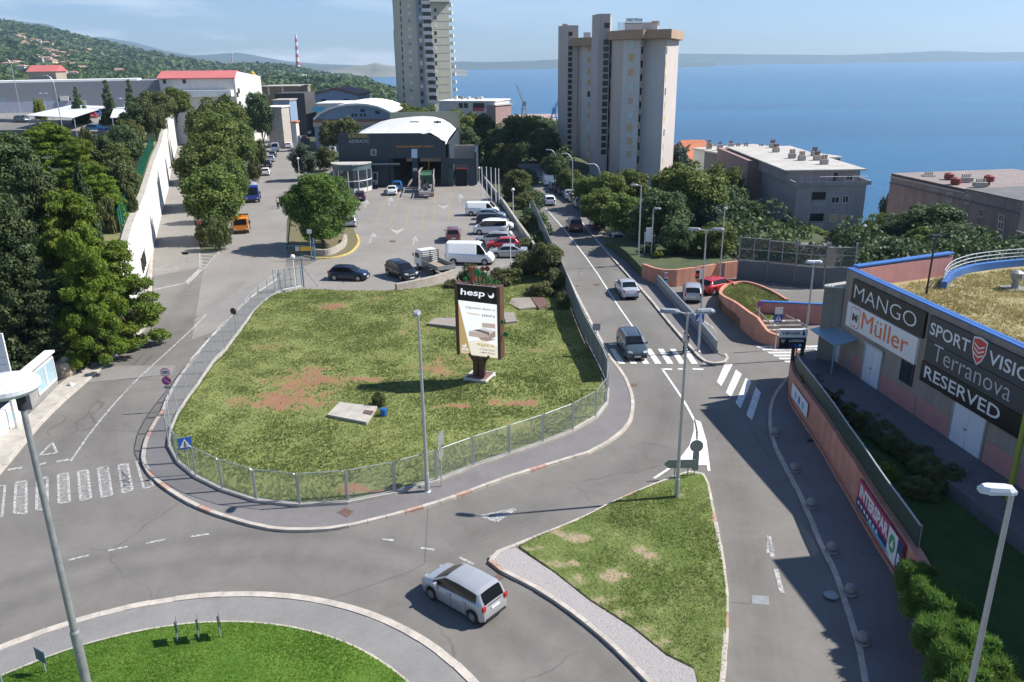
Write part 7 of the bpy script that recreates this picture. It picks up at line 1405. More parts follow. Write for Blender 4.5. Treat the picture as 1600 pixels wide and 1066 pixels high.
# car transporter
g = G(668, 300, 0); hd = math.atan2(G(673, 270).y-G(664, 326).y, G(673, 270).x-G(664, 326).x); r = empty('car_transporter', g, hd, 'empty rusty car transporter with tall open lattice sides before the right gateway', 'truck')
for i, (a, z) in enumerate(((-6.5, .95), (-2.5, 1.0))): MB().box((a+1.8, 0, z), (4.2, 2.3, .18)).build('deck', galvd, r)
for sy in (-1, 1):
    x = MB(); 
    for k in range(8): x.box((-7.2+k*1.75, sy*1.2, 2.0), (.12, .1, 2.6 if k > 1 else 1.4))
    x.box((-1.0, sy*1.2, 1.3), (12.6, .1, .2)); x.box((-.2, sy*1.2, 3.25), (10.4, .1, .16)); x.tube((-6, sy*1.2, 1.3), (-3.5, sy*1.2, 3.2), .07); x.tube((-1.8, sy*1.2, 1.3), (.4, sy*1.2, 3.2), .07); x.build('side_frame', mat('faded_pink_steel', (.36, .27, .25), .7, var=.2, scale=3), r)
MB().box((-7.7, 0, .75), (.4, 2.4, .5)).build('rear_beam', MC['faded_pink_steel'], r)
for sy in (-1, 1): MB().box((-7.93, sy*.95, .8), (.05, .4, .16)).build('taillight', lampr, r)
MB().box((-7.93, 0, .62), (.03, .8, .2)).build('number_plate', plate, r); MB().box((1.2, 0, 2.9), (4.0, 2.2, .16)).build('deck', mat('deck_green', (.03, .10, .06), .7), r)
cab(r, 5.0, 2.0, 2.4, 3.0, mat('cab_green', (.03, .12, .07), .4)); wheels_for(r, (-5.2, -4.1, 1.5, 5.0), 2.4, .46); x = MB(); x.tube((-5.5, 0, 1.2), (-1, .2, 1.6), .25); x.tube((-3, -.5, 1.2), (0, .4, 2.0), .2); x.build('winch_gear', trim, r)
# motorcycles
def moto(px, py, a, label):
    r = empty('motorcycle', G(px, py), a, label, 'motorcycle', 'motorcycles parked beside the cafe')
    for wx in (-.68, .68): MB().tube((wx, -.06, .31), (wx, .06, .31), .31, n=14).build('wheel', tyre, r)
    MB().box((.15, 0, .8), (.55, .28, .25)).build('fuel_tank', PC['black'], r); MB().box((-.35, 0, .82), (.6, .26, .1)).build('seat', trim, r); MB().box((0, 0, .5), (.5, .26, .35)).build('engine', galvd, r); x = MB(); x.tube((.68, 0, .31), (.5, 0, 1.0), .04); x.tube((.48, -.34, 1.02), (.48, .34, 1.02), .02); x.build('fork', galv, r)
for i, (a, b2) in enumerate(((555, 294), (561, 292), (568, 293), (575, 291), (584, 288))): moto(a, b2, 1.2+.2*i, ('first motorcycle from the left beside the cafe', 'second motorcycle from the left beside the cafe', 'middle motorcycle of the five beside the cafe', 'second motorcycle from the right beside the cafe', 'motorcycle standing alone before the office door')[i])

# ---------------------------------------------------------------- people
def person(px, py, h, face, shirt, legs, label, stride=.16, z=.02, cat='person', bag=None, group=None):
    g = G(px, py, z); r = empty('person', g, face, label, cat, group); k = h/1.75
    J = [(0, 0, .95), (0, 0, 1.15), (0, 0, 1.38), (.02, 0, 1.5), (.03, 0, 1.62), (.03, 0, 1.72), (0, .1, .92), (stride*.45, .1, .5), (stride*.6, .1, .08), (stride*.6+.16, .1, .04), (0, -.1, .92), (-stride*.1, -.1, .5), (-stride, -.1, .1), (-stride+.14, -.1, .04), (0, .2, 1.4), (-.04, .25, 1.12), (.08, .24, .88), (.14, .23, .8), (0, -.2, 1.4), (.05, -.25, 1.12), (.18, -.24, .90), (.24, -.23, .83)]
    Rr = [.14, .13, .15, .06, .095, .075, .09, .062, .045, .04, .09, .062, .045, .04, .06, .045, .033, .035, .06, .045, .033, .035]
    E = [(0, 1), (1, 2), (2, 3), (3, 4), (4, 5), (0, 6), (6, 7), (7, 8), (8, 9), (0, 10), (10, 11), (11, 12), (12, 13), (2, 14), (14, 15), (15, 16), (16, 17), (2, 18), (18, 19), (19, 20), (20, 21)]
    me = bpy.data.meshes.new('body'); me.from_pydata([(a*k, b*k, c*k) for a, b, c in J], E, []); me.materials.append(mat('skin', (.42, .25, .17), .6)); o = bpy.data.objects.new('body', me); COL.objects.link(o); o.parent = r
    sk = o.modifiers.new('s', 'SKIN'); me.skin_vertices.new() if not me.skin_vertices else None
    for i, q in enumerate(Rr): me.skin_vertices[0].data[i].radius = (q*k, q*k)
    me.skin_vertices[0].data[0].use_root = True; o.modifiers.new('d', 'SUBSURF').levels = 1; o.modifiers['d'].render_levels = 1
    def limb(name, pts, rr, m):
        x = MB()
        for (a, b3), (q0, q1) in zip(zip(pts[:-1], pts[1:]), zip(rr[:-1], rr[1:])): x.tube(Vector(J[a])*k, Vector(J[b3])*k, q0*k, q1*k, 10)
        return x
    x = MB(); x.lathe([(.13*k, .92*k), (.155*k, 1.0*k), (.15*k, 1.15*k), (.19*k, 1.36*k), (.13*k, 1.45*k), (.07*k, 1.49*k)], (0, 0, 0), 12)
    for s in (14, 18): x.tube(Vector(J[s])*k, Vector(J[s+1])*k, .075*k, .06*k, 8)
    x.build('shirt', shirt, r)
    x = MB(); 
    for s in (6, 10): x.tube(Vector(J[s])*k, Vector(J[s+1])*k, .115*k, .08*k, 8); x.tube(Vector(J[s+1])*k, Vector(J[s+2])*k, .082*k, .06*k, 8)
    x.lathe([(.12*k, .86*k), (.155*k, .93*k), (.15*k, 1.0*k)], (0, 0, 0), 12); x.build('trousers', legs, r)
    x = MB(); x.ball((.015*k, 0, 1.70*k), .105*k, 10, 8, 1.0); x.build('hair', mat('hair_dark', (.03, .02, .015), .8), r)
    for s in (9, 13): MB().box(Vector(J[s])*k+Vector((-.03, 0, .0)), (.26*k, .09*k, .08*k)).build('shoe', trim, r)
    return r
blk = mat('cloth_black', (.02, .02, .022), .9); wht = mat('cloth_white', (.60, .58, .55), .9); blu = mat('cloth_blue', (.04, .10, .25), .9); den = mat('denim', (.04, .06, .11), .9)
person(1069, 553, 1.75, math.pi*.98, wht, blk, 'person in white top and black trousers stepping onto the zebra crossing behind the lamp post')
person(1073, 549, 1.68, math.pi*.98, blk, den, 'person in dark clothes waiting right behind the white clad walker')
person(435, 326, 1.78, -1.4, wht, blk, 'person in a light shirt walking in the side street'); person(612, 287.5, 1.78, -1.5, blu, blu, 'person in blue overalls standing in the left gateway')
person(439, 322, 1.7, 1.6, blk, den, 'dark dressed person walking beside the light shirted one in the side street'); person(893, 318, 1.75, rd, blk, blk, 'person standing beside the parked cars below the far lamp')

# ---------------------------------------------------------------- lamps
lampm = mat('lamp_housing', (.60, .62, .64), .4, .1); lampg = mat('lamp_housing_grey', (.28, .30, .32), .5, .2); globem = mat('globe_white', (.75, .74, .70), .25)
def lamp_post(px, py, h, heads, label, z=0.1, r0=.1, r1=.055, m=galv, hm=None, hl=.95, arm=.45, cat='street lamp', ground=None):
    g = ground or G(px, py, z); r = empty('street_lamp', g, 0, label, cat); hm = hm or lampg
    x = MB(); x.lathe([(r0*1.25, 0), (r0*1.25, h*.11), (r0, h*.115), (r1, h)], (0, 0, 0), 12); x.build('pole', m, r); x = MB(); x.lathe([(r0*2, 0), (r0*2, .03), (r0*1.5, .06)], (0, 0, 0), 10); x.build('base_plate', m, r)
    for a in heads:
        d = Vector((math.cos(a), math.sin(a), 0)); s = Vector((-d.y, d.x, 0)); x = MB(); x.tube((0, 0, h-.08), d*arm+UP*(h+.02), .035); x.build('arm', m, r)
        c = d*(arm+hl/2-.08)+UP*(h+.04); x = MB(); w = .17; pts = [(-.5, .55, 0), (-.3, 1, .0), (.3, 1, 0), (.5, .6, 0)]
        V = [c+d*(p*hl)+s*(w*q) for p, q, _ in pts]+[c+d*(p*hl)-s*(w*q) for p, q, _ in pts[::-1]]; lo = [v-UP*.08 for v in V]; hi = [c+(v-c)*.8+UP*.09 for v in V]; n = 8
        x.add(lo+V+hi, [tuple(range(n))[::-1], tuple(range(2*n, 3*n))]+[(k*n+i, k*n+(i+1) % n, (k+1)*n+(i+1) % n, (k+1)*n+i) for k in (0, 1) for i in range(n)]); ho = x.build('lamp_head', hm, r)
        MB().box(c-UP*.095, (hl*.55 if abs(d.x) > .7 else .24, .24 if abs(d.x) > .7 else hl*.55, .03)).build('lens', globem, ho)
    return r
lamp_post(668, 768, hgt((668, 768), (656, 489)), [math.radians(-95)], 'tall single headed lamp post in front of the mesh fence', m=galv, hl=.6, arm=.05)
lamp_post(1057, 778, hgt((1057, 778), (1074, 490)), [math.radians(168), math.radians(8)], 'tall double headed lamp post on the tip of the traffic island')
lamp_post(1105, 552, 0, [], '', cat='x') if 0 else None
lamp_post(1091, 549, hgt((1091, 549), (1101, 360)), [math.radians(172), math.radians(-4)], 'slimmer double headed lamp on the pavement nose', r0=.08)
lamp_post(997, 414, hgt((997, 414), (1000, 290)), [math.radians(180)], 'single armed lamp beside the blank white sign', r0=.09, hl=.8)
lamp_post(1017, 412, hgt((1017, 412), (1021, 327)), [0], 'lower lamp with flat head behind the parapet', r0=.07, hl=.8, arm=.1)
lamp_post(1124, 440, hgt((1124, 440), (1129, 327)), [math.radians(60)], 'thin lamp behind the orange boundary wall', r0=.07, hl=.45, arm=.05)
lamp_post(1255, 560, hgt((1255, 560), (1262, 410)), [0, math.pi], 'lamp with one wide flat white head beside the annex', r0=.08, hm=lampm, hl=.62, arm=.02)
lamp_post(1345, 408, hgt((1345, 408), (1349, 354)), [math.pi/2], 'small dark lamp behind the noise barrier', r0=.06, m=trim, hm=lampm, hl=.35, arm=.05)
lamp_post(1447, 462, hgt((1447, 462), (1459, 370), 7.7), [0, math.pi], 'black post with twin floodlights rising from the grass roof', z=7.7, r0=.06, m=trim, hm=trim, hl=.35, arm=.05)
c = D(1582, 768, 17.2); g = Vector((c.x, c.y, 2.0)); lamp_post(0, 0, c.z-2.0, [math.radians(172)], 'near lamp with a white box head at the lower right', ground=g, r0=.085, r1=.06, hm=lampm, hl=.85, arm=.0)
def arc_lamp(px, py, top, side, label, z=0):
    g = G(px, py, z); h = hgt((px, py), top, z); r = empty('street_lamp', g, 0, label, 'street lamp'); x = MB(); pts = [Vector((0, 0, 0)), Vector((0, 0, h-1.6))]+[Vector((side*(1-math.cos(t))*1.1, 0, h-1.6+1.6*math.sin(t))) for t in np.linspace(.3, 1.5, 6)]
    for a, b3 in zip(pts[:-1], pts[1:]): x.tube(a, b3, .07)
    x.build('pole', galv, r); e = pts[-1]; MB().box(e+Vector((side*.25, 0, 0)), (.9, .22, .12)).build('lamp_head', lampm, r)
arc_lamp(936, 330, (920, 256), -1, 'curved lamp over the parked cars, nearest of the three'); arc_lamp(894, 315, (880, 240), -1, 'curved lamp over the parked cars, middle one of the three'); arc_lamp(868, 290, (858, 234), -1, 'curved lamp over the parked cars, farthest of the three')
arc_lamp(102, 224, (78, 118), -1, 'tall curved lamp before the banner pylon', 9.0) ; arc_lamp(33, 178, (6, 92), -1, 'tall curved lamp at the upper left edge', 9.7)
for (x_, y_, tx, ty, l, zz_) in ((73, 178, 67, 146, 'twin headed car park lamp above the long sail roof', 9.7), (127, 170, 123, 138, 'twin headed car park lamp before the slender conifer', 9.7), (199, 195, 194, 154, 'white car park lamp beside the second shelter', 9.4)): lamp_post(x_, y_, hgt((x_, y_), (tx, ty), zz_), [0, math.pi], l, z=zz_, r0=.08, hm=lampm, hl=.8, arm=.4)
# near left disc lamp
c = D(28, 604, 19.6); hz_ = c.z; pb_ = (c.x+.0, c.y); r = empty('street_lamp', (c.x, c.y, .1), 0, 'large disc headed lamp close to the camera at the left edge', 'street lamp')
x = MB(); x.lathe([(.14, 0), (.135, hz_*.42), (.105, hz_*.425), (.075, hz_-.3)], (0, 0, 0), 16); x.build('pole', galvd, r); x = MB(); x.lathe([(.12, hz_-.75), (.12, hz_-.28)], (0, 0, 0), 14); x.build('collar', trim, r)
hx = -.0; x = MB(); x.lathe([(.25, hz_-.33), (.72, hz_-.24), (.80, hz_-.14), (.80, hz_-.02), (.70, hz_+.08), (.45, hz_+.12), (.44, hz_+.15), (.1, hz_+.17)], (-.30, 0, 0), 36); o = x.build('lamp_head', lampm, r, smooth=False)
# globe lamps
def globe(px, py, top, label, z=0): 
    g = G(px, py, z); h = hgt((px, py), top, z); r = empty('globe_lamp', g, 0, label, 'globe lamp', 'globe lamps around the yard'); MB().lathe([(.05, 0), (.04, h-.4)], n=8).build('pole', white, r); MB().ball((0, 0, h-.22), .24, 14, 10).build('globe', globem, r, smooth=True)
globe(463, 457, (456, 398), 'globe lamp on a white post at the street end of the mesh fence'); globe(798, 420, (797, 362), 'globe lamp behind the silver car at the lot wall'); globe(802, 345, (803, 294), 'globe lamp beside the nearest flagpole'); globe(749, 285, (751, 261), 'globe lamp at the corner of the side gateway'); globe(746, 250, (747, 227), 'globe lamp behind the yard wall'); globe(744, 240, (745, 208), 'farthest globe lamp behind the yard wall'); globe(469, 285, (468, 246), 'globe lamp between the umbrella pine and the grey green tree')
for i, (bx, by, tx, ty) in enumerate(((754, 312, 752, 262), (761, 314, 759, 262), (768, 316, 766, 263), (775, 318, 773, 264), (780, 319, 779, 265))):
    r = empty('flagpole', G(bx, by), 0, ('leftmost of the five white flagpoles', 'second of the five white flagpoles', 'middle one of the five white flagpoles', 'fourth of the five white flagpoles', 'rightmost of the five white flagpoles')[i], 'flagpole', 'white flagpoles beside the yard'); h = hgt((bx, by), (tx, ty)); MB().lathe([(.07, 0), (.05, h)], n=8).build('pole', white, r); MB().ball((0, 0, h+.05), .07, 8, 6).build('finial', white, r)

# ---------------------------------------------------------------- fences and railings round the field
wire = bpy.data.materials.new('wire_mesh'); wire.use_nodes = True; x = wire.node_tree; b_ = x.nodes['Principled BSDF']; b_.inputs['Base Color'].default_value = (.40, .43, .44, 1); b_.inputs['Metallic'].default_value = .3; b_.inputs['Roughness'].default_value = .5
tcn = x.nodes.new('ShaderNodeTexCoord'); mpn = x.nodes.new('ShaderNodeMapping'); mpn.inputs['Rotation'].default_value = (.0, math.radians(0), 0); wa = x.nodes.new('ShaderNodeTexWave'); wa.inputs['Scale'].default_value = 4.5; wa.bands_direction = 'DIAGONAL'; wa.inputs['Distortion'].default_value = 0
x.links.new(tcn.outputs['Object'], wa.inputs['Vector']); rpn = x.nodes.new('ShaderNodeValToRGB'); rpn.color_ramp.elements[0].position = .70; rpn.color_ramp.elements[1].position = .92; rpn.color_ramp.elements[0].color = (.05, .05, .05, 1); rpn.color_ramp.elements[1].color = (.55, .55, .55, 1); x.links.new(wa.outputs['Fac'], rpn.inputs[0]); x.links.new(rpn.outputs[0], b_.inputs['Alpha'])
F1 = [tuple(G(a, b3)[:2]) for a, b3 in FENCEpx[:30]]
fr_ = empty('mesh_fence', (*F1[12], 0), label='galvanised steel mesh fence in framed panels around the grass field', cat='fence')
FP = [F1[0]]
pts = resample(F1, 2.42); hh_ = 1.75
ft = MB(); ft.strip(pts, -.1, .12, 0, .27); ft.build('footing', conc, fr_, world=True)
for i, (p, q5) in enumerate(zip(pts[:-1], pts[1:])):
    a = Vector((*p, .27)); b3 = Vector((*q5, .27)); d = (b3-a).normalized(); a2 = a+d*.07; b4 = b3-d*.07
    x = MB(); 
    x.path([a2+UP*.08, a2+UP*(hh_-.1), a2+UP*hh_+d*.1, b4+UP*hh_-d*.1, b4+UP*(hh_-.1), b4+UP*.08, a2+UP*.08], .022, 5); fo = x.build('panel_frame', galv, fr_, world=True)
    x = MB(); x.quad(a2+UP*.09, b4+UP*.09, b4+UP*(hh_-.02), a2+UP*(hh_-.02)); x.build('wire_mesh', wire, fo, world=True)
for p in pts: MB().box((p[0], p[1], .27+hh_*.5), (.06, .06, hh_+.04)).build('post', galv, fr_, world=True)
# tall screen panels between field and main road
scr = mat('screen_steel', (.17, .21, .225), .5, .3, var=.1, scale=2); scrp = bpy.data.materials.new('screen_mesh'); scrp.use_nodes = True; x = scrp.node_tree.nodes['Principled BSDF']; x.inputs['Base Color'].default_value = (.14, .19, .20, 1); x.inputs['Alpha'].default_value = .80
sp = resample([tuple(G(a, b3)[:2]) for a, b3 in ((947, 600), (943, 588), (911, 526), (880, 448), (862, 410), (845, 370), (832, 340))], 1.9)
r = empty('screen_fence', (*sp[0], 0), label='dark steel screen fence running beside the main road', cat='fence'); zz0 = np.linspace(1.9, 2.6, len(sp))
for i in range(len(sp)-1):
    x = MB(); x.strip([sp[i], sp[i+1]], -.02, .02, .25, [float(zz0[i]), float(zz0[i+1])]); x.build('screen_panel', scrp, r, world=True); x = MB(); x.tube((*sp[i], float(zz0[i])), (*sp[i+1], float(zz0[i+1])), .03); x.tube((*sp[i], .3), (*sp[i+1], .3), .03); x.build('rail', galv, r, world=True)
for p, z in zip(sp, zz0): MB().box((p[0], p[1], z/2), (.07, .07, z+.05)).build('post', scr, r, world=True)
rl_ = [G(*q) for q in ((830, 336), (818, 300), (806, 270), (800, 255))]; r = empty('road_railing', rl_[0], label='pale tubular railing beside the far main road', cat='railing'); x = MB(); 
for z in (.5, .95): x.path([p+UP*z for p in rl_], .04)
for k in range(24): p = rl_[0].lerp(rl_[2], k/24); x.tube(p, p+UP*.95, .03)
x.build('railing', galv, r, world=True)
# parapet of the ramp
PPx = [(992, 405), (1000, 414), (1040, 462), (1085, 512), (1108, 541), (1119, 555)]; PW = smooth_line(GS(PPx), 1); r = empty('parapet_wall', (*PW[0], 0), label='grey concrete and steel parapet between pavement and ramp', cat='wall')
MB().strip(PW, -.12, .12, 0, .45).build('wall', concd, r, world=True); x = MB(); x.strip(PW, -.03, .03, .451, 1.12); x.build('panel', mat('parapet_steel', (.33, .34, .34), .6, .2, var=.1, scale=2), r, world=True); MB().strip(PW, -.05, .05, 1.122, 1.17).build('rail', galv, r, world=True)
x = MB(); lw = [(p[0]-.85, p[1]-.3) for p in PW[1:-1]]; 
# lot wall, low rubble wall, stone edged corner with blue gate
lw_ = GS([(788, 322), (808, 352), (838, 394)]); r = empty('lot_wall', (*lw_[0], 0), label='concrete wall along the right side of the yard', cat='wall'); MB().strip(lw_, -.3, .0, -.1, .95).build('wall', conc, r, world=True); MB().strip([*GS([(742, 262)]), lw_[0]], -.3, 0, -.1, .9).build('wall', concd, r, world=True)
rw_ = GS([(619, 455), (650, 449), (680, 442), (708, 433)]); r = empty('rubble_wall', (*rw_[0], 0), label='low rubble stone wall between the yard and the field', cat='wall'); MB().strip(rw_, -.2, .2, -.1, .75).build('wall', stone, r, world=True)
cr_ = smooth_line(GS([(488, 400), (512, 402), (528, 396), (541, 387), (543, 376)]), 2); r = empty('planter_edge', (*cr_[0], 0), label='curved dry stone edge of the planted corner under the umbrella pine', cat='planter'); MB().strip(cr_, 0, .4, 0, .8).build('stone_edge', stone, r, world=True)
kb = smooth_line(GS([(492, 405), (520, 404), (545, 397), (556, 387), (560, 378), (556, 368)]), 2); o = MB().strip(kb, -.25, .0, -.05, .14).build('kerb', mat('kerb_yellow', (.50, .38, .12), .8, var=.3, scale=3)); tag(o, kind='structure')
o = MB().prism([tuple(p) for p in kb]+GS([(545, 340), (540, 310), (480, 300), (455, 340), (450, 395)]), -.05, .1).build('planting_bed', mat('soil_bed', (.16, .11, .07), .95, col2=(.10, .12, .04), scale=.8, bump=.5)); tag(o, kind='structure')
cw = smooth_line(GS([(312, 380), (330, 386), (345, 381), (349, 370)]), 1); r = empty('planter_edge', (*cw[0], 0), label='stone edge of the bushy tip behind the no entry sign', cat='planter'); MB().strip(cw, 0, .35, 0, .65).build('stone_edge', stone, r, world=True)
# blue gate with boards
bm_ = mat('blue_steel', (.05, .16, .30), .5, .2); gp2 = Pl(G(447, 408), G(492, 407)); r = empty('blue_gate', tuple(gp2.p), label='blue steel gate with orange and white notices beside the umbrella pine', cat='gate'); x = MB()
for z in (.15, 1.75): x.tube(gp2.pt(0, z), gp2.pt(gp2.L-.2, z), .03)
for k in range(14): x.tube(gp2.pt(k*(gp2.L-.2)/13, .15), gp2.pt(k*(gp2.L-.2)/13, 1.75), .015)
x.build('gate_leaf', bm_, r, world=True); x = MB(); x.tube(gp2.pt(gp2.L, 0), gp2.pt(gp2.L, 2.6), .09); x.tube(gp2.pt(gp2.L-.4, 0), gp2.pt(gp2.L-.4, 2.2), .04); x.build('post', bm_, r, world=True)
for (a, w, m_) in ((1.2, .45, whiteb), (1.75, 1.3, yelp), (3.1, .35, whiteb)): x = MB(); rect_slab(x, gp2.pt(a, 1.15), gp2.r, UP, w, .5, .03, .03); x.build('notice', m_, r, world=True)
bq2 = MB(); bq2.lathe([(.22, 0), (.24, .5), (.1, .62)], (0, 0, 0), 10)
# mesh gate with chain at the end of the fence
gm2 = Pl(G(430, 458), G(473, 450)); r = empty('mesh_gate', tuple(gm2.p), label='tall grey mesh gate at the street corner of the field', cat='gate'); x = MB()
for z in (.2, 1.1, 2.3): x.tube(gm2.pt(0, z), gm2.pt(gm2.L, z), .035)
for k in range(6): x.tube(gm2.pt(k*gm2.L/5, 0), gm2.pt(k*gm2.L/5, 2.4), .04)
x.build('frame', galvd, r, world=True); x = MB(); x.quad(gm2.pt(0, .2), gm2.pt(gm2.L, .2), gm2.pt(gm2.L, 2.3), gm2.pt(0, 2.3)); x.build('wire_mesh', wire, r, world=True)
x = MB(); x.tube(G(475, 449), G(475, 449)+UP*3.0, .06); x.tube(G(475, 449)+UP*2.2, G(497, 448), .03); x.build('brace_post', bm_, r, world=True)
# small slat fence and blank white sign by the parapet
r = empty('slat_fence', G(1003, 405), label='short brown slat fence beside the blank white sign', cat='fence'); sf = Pl(G(1001, 405), G(1032, 390))
x = MB(); [rect_slab(x, sf.pt(k*.22, .2), sf.r, UP, .12, 1.1, .03, 0) for k in range(int(sf.L/.22))]; x.build('slats', mat('old_brown_wood', (.17, .10, .07), .85, var=.2, scale=3), r, world=True); x = MB(); [x.tube(sf.pt(k*sf.L/3, 0), sf.pt(k*sf.L/3, 1.7), .04) for k in range(4)]; x.tube(sf.pt(0, 1.4), sf.pt(sf.L, 1.7), .03); x.build('post', galv, r, world=True)
g = G(1001, 412); pz_ = D(1004, 366, g.y); r = empty('blank_sign', (g.x+.3, g.y-.3, 0), label='blank white sign board fixed near the single armed lamp', cat='sign'); MB().box((.45, -.1, pz_.z), (.72, .08, 1.55)).build('board', whitep, r); MB().lathe([(.05, 0), (.05, 3.6)], n=8).build('post', galv, r)
# bollards
for i, (px, py) in enumerate(((1211, 680), (1241, 736), (1267, 792), (1299, 862), (1328, 928), (1347, 1004))):
    r = empty('bollard', G(px, py, .13), 0, ('farthest concrete ball bollard near the shaded zebra stripes', 'second farthest concrete ball bollard on the walkway edge', 'third ball bollard from the far end of the walkway', 'ball bollard beside the far end of the supermarket banner', 'second nearest ball bollard on the walkway edge', 'nearest concrete ball bollard on the walkway edge')[i], 'bollard', 'concrete ball bollards along the walkway'); MB().lathe([(.27, 0), (.29, .05), (.25, .09)], n=16).build('foot', concd, r); MB().ball((0, 0, .27), .25, 16, 10, .9).build('ball', concd, r, smooth=True)

# ---------------------------------------------------------------- signs
def disc(mb, c, n, r_, t=.015, k=20):
    n = Vector(n).normalized(); mb.tube(c, Vector(c)+n*t, r_, n=k); return mb
def sign(px, py, h, label, plates, z=.12, face=-math.pi/2, name='road_sign', m=galv, rp=.035):
    r = empty(name, G(px, py, z), 0, label, 'road sign'); MB().lathe([(rp, 0), (rp, h)], n=8).build('post', m, r); n = Vector((math.cos(face), math.sin(face), 0)); s = n.cross(UP)*-1
    for (zz_, shape, sz, m1, m2) in plates:
        c = UP*zz_+n*.045; x = MB()
        if shape == 'disc': disc(x, c, n, sz)
        else: x.add([c+s*a*sz[0]/2+UP*b3*sz[1]/2+n*o_ for o_ in (0, .02) for a, b3 in ((-1, -1), (1, -1), (1, 1), (-1, 1))], [(3, 2, 1, 0), (4, 5, 6, 7), (0, 1, 5, 4), (1, 2, 6, 5), (2, 3, 7, 6), (3, 0, 4, 7)])
        p_ = x.build('sign_plate', m1, r)
        if m2:
            m2(p_, c, n, s, sz)
    return r
def txt(p_, c, n, s, w, h, t_, m_, off=.03, bold=.03):
    vs, fs = text_mesh(t_, bold); x0 = min(v.x for v in vs); x1 = max(v.x for v in vs); y0 = min(v.y for v in vs); y1 = max(v.y for v in vs)
    return mesh_obj('lettering', [c+s*((v.x-x0)/(x1-x0)-.5)*w+UP*((v.y-y0)/(y1-y0)-.5)*h+n*off for v in vs], fs, m_, p_)
def ped(p_, c, n, s, sz):
    w = sz[0]; x = MB(); x.add([c+s*a*w*.42+UP*b3*w*.42+n*.026 for a, b3 in ((-1, -.85), (1, -.85), (0, .95))], [(0, 1, 2)]); x.build('white_triangle', whitep, p_)
    x = MB(); x.tube(c+UP*w*.12+n*.028, c+UP*w*.12+n*.03, w*.07, n=8)
    for a, b3 in (((0, .05), (0, -.12)), ((0, -.12), (-.1, -.32)), ((0, -.12), (.1, -.32)), ((0, .02), (-.1, -.08)), ((0, .02), (.1, -.06))): x.tube(c+s*a[0]*w+UP*a[1]*w+n*.03, c+s*b3[0]*w+UP*b3[1]*w+n*.03, w*.025, n=5)
    x.build('walking_figure', black, p_)
def ring20(p_, c, n, s, sz): x = MB(); disc(x, c+n*.016, n, sz*.84, .003); x.build('white_disc', whitep, p_); txt(p_, c, n, s, sz*1.1, sz*.65, '20', black)
def nopark(p_, c, n, s, sz):
    x = MB(); disc(x, c+n*.016, n, sz*.8, .003); x.build('blue_disc', bluep, p_); x = MB(); x.tube(c+n*.024-s*sz*.55+UP*sz*.55, c+n*.024+s*sz*.55-UP*sz*.55, sz*.09, n=4); x.tube(c+n*.024+s*sz*.55+UP*sz*.55, c+n*.024-s*sz*.55-UP*sz*.55, sz*.09, n=4); x.build('red_cross_bars', redp, p_)
def noentry(p_, c, n, s, sz): x = MB(); x.add([c+s*a*sz*.7+UP*b3*sz*.15+n*.022 for a, b3 in ((-1, -1), (1, -1), (1, 1), (-1, 1))], [(0, 1, 2, 3)]); x.build('white_bar', whitep, p_)
fd_ = math.radians(-100)
sign(268, 640, 2.9, 'speed limit 20 and no stopping signs beside the left fence corner', [(2.65, 'disc', .30, redp, ring20), (2.05, 'disc', .30, redp, nopark), (1.6, 'rect', (.42, .2), galvd, None)], face=math.radians(-85))
sign(297, 742, 2.2, 'blue pedestrian crossing sign at the fence corner', [(1.95, 'rect', (.68, .68), bluep, ped)], face=math.radians(-70))
sign(370, 524, 2.3, 'back of a round sign rising above the left fence run', [(2.1, 'disc', .30, mat('sign_brown_back', (.10, .05, .04), .6), None)], face=math.radians(-110))
sign(316, 378, 2.6, 'no entry sign on a dark post at the wall road', [(2.35, 'disc', .38, redp, noentry)], m=trim)
sign(690, 760, 3.2, 'narrow sign pair seen edge on before the fence', [(2.75, 'rect', (.75, .75), galvd, None), (1.95, 'disc', .32, galvd, None)], face=math.radians(-20))
sign(1085, 742, 1.9, 'round sign with beacon board at the tip of the traffic island, seen from behind', [(1.75, 'disc', .36, galvd, None), (.85, 'rect', (.34, 1.1), galvd, None)], z=.15)
def arrowboard(px, py, h): 
    r = empty('direction_sign', G(px, py, .15), 0, 'grey back of an arrow shaped direction board on the island tip', 'road sign'); [MB().tube((a, 0, 0), (a, 0, .95), .03).build('post', galvd, r) for a in (-.35, .35)]; x = MB(); x.add([(a, o_, b3) for o_ in (0, .04) for a, b3 in ((-.95, .8), (-.7, .55), (.75, .55), (.75, 1.05), (-.7, 1.05))], [(0, 1, 2, 3, 4), (9, 8, 7, 6, 5)]+[((i+1) % 5, i, 5+i, 5+(i+1) % 5) for i in range(5)]); x.build('board', galvd, r)
arrowboard(1064, 746, 1)
sign(932, 560, 1.9, 'small grey sign plate beside the screen fence', [(1.75, 'rect', (.62, .5), galvd, None)]) if 0 else sign(931, 548, 2.2, 'small grey sign plate beside the screen fence', [(1.95, 'rect', (.6, .55), galvd, None)])
sign(1090, 546, 2.9, 'blue pedestrian crossing sign on the pavement nose', [(2.55, 'rect', (.66, .66), bluep, ped)])
sign(1211, 545, 3.2, 'pedestrian crossing sign under a white speed plate near the name sign', [(2.5, 'rect', (.62, .62), bluep, ped), (3.05, 'rect', (.6, .6), whitep, None)])
sign(1185, 505, 1.8, 'small no stopping sign on the raised grass bed', [(1.65, 'disc', .28, redp, nopark)], z=.75)
sign(487, 400, 3.2, 'square sign plate above the blue gate', [(2.9, 'rect', (.55, .5), whitep, None)])
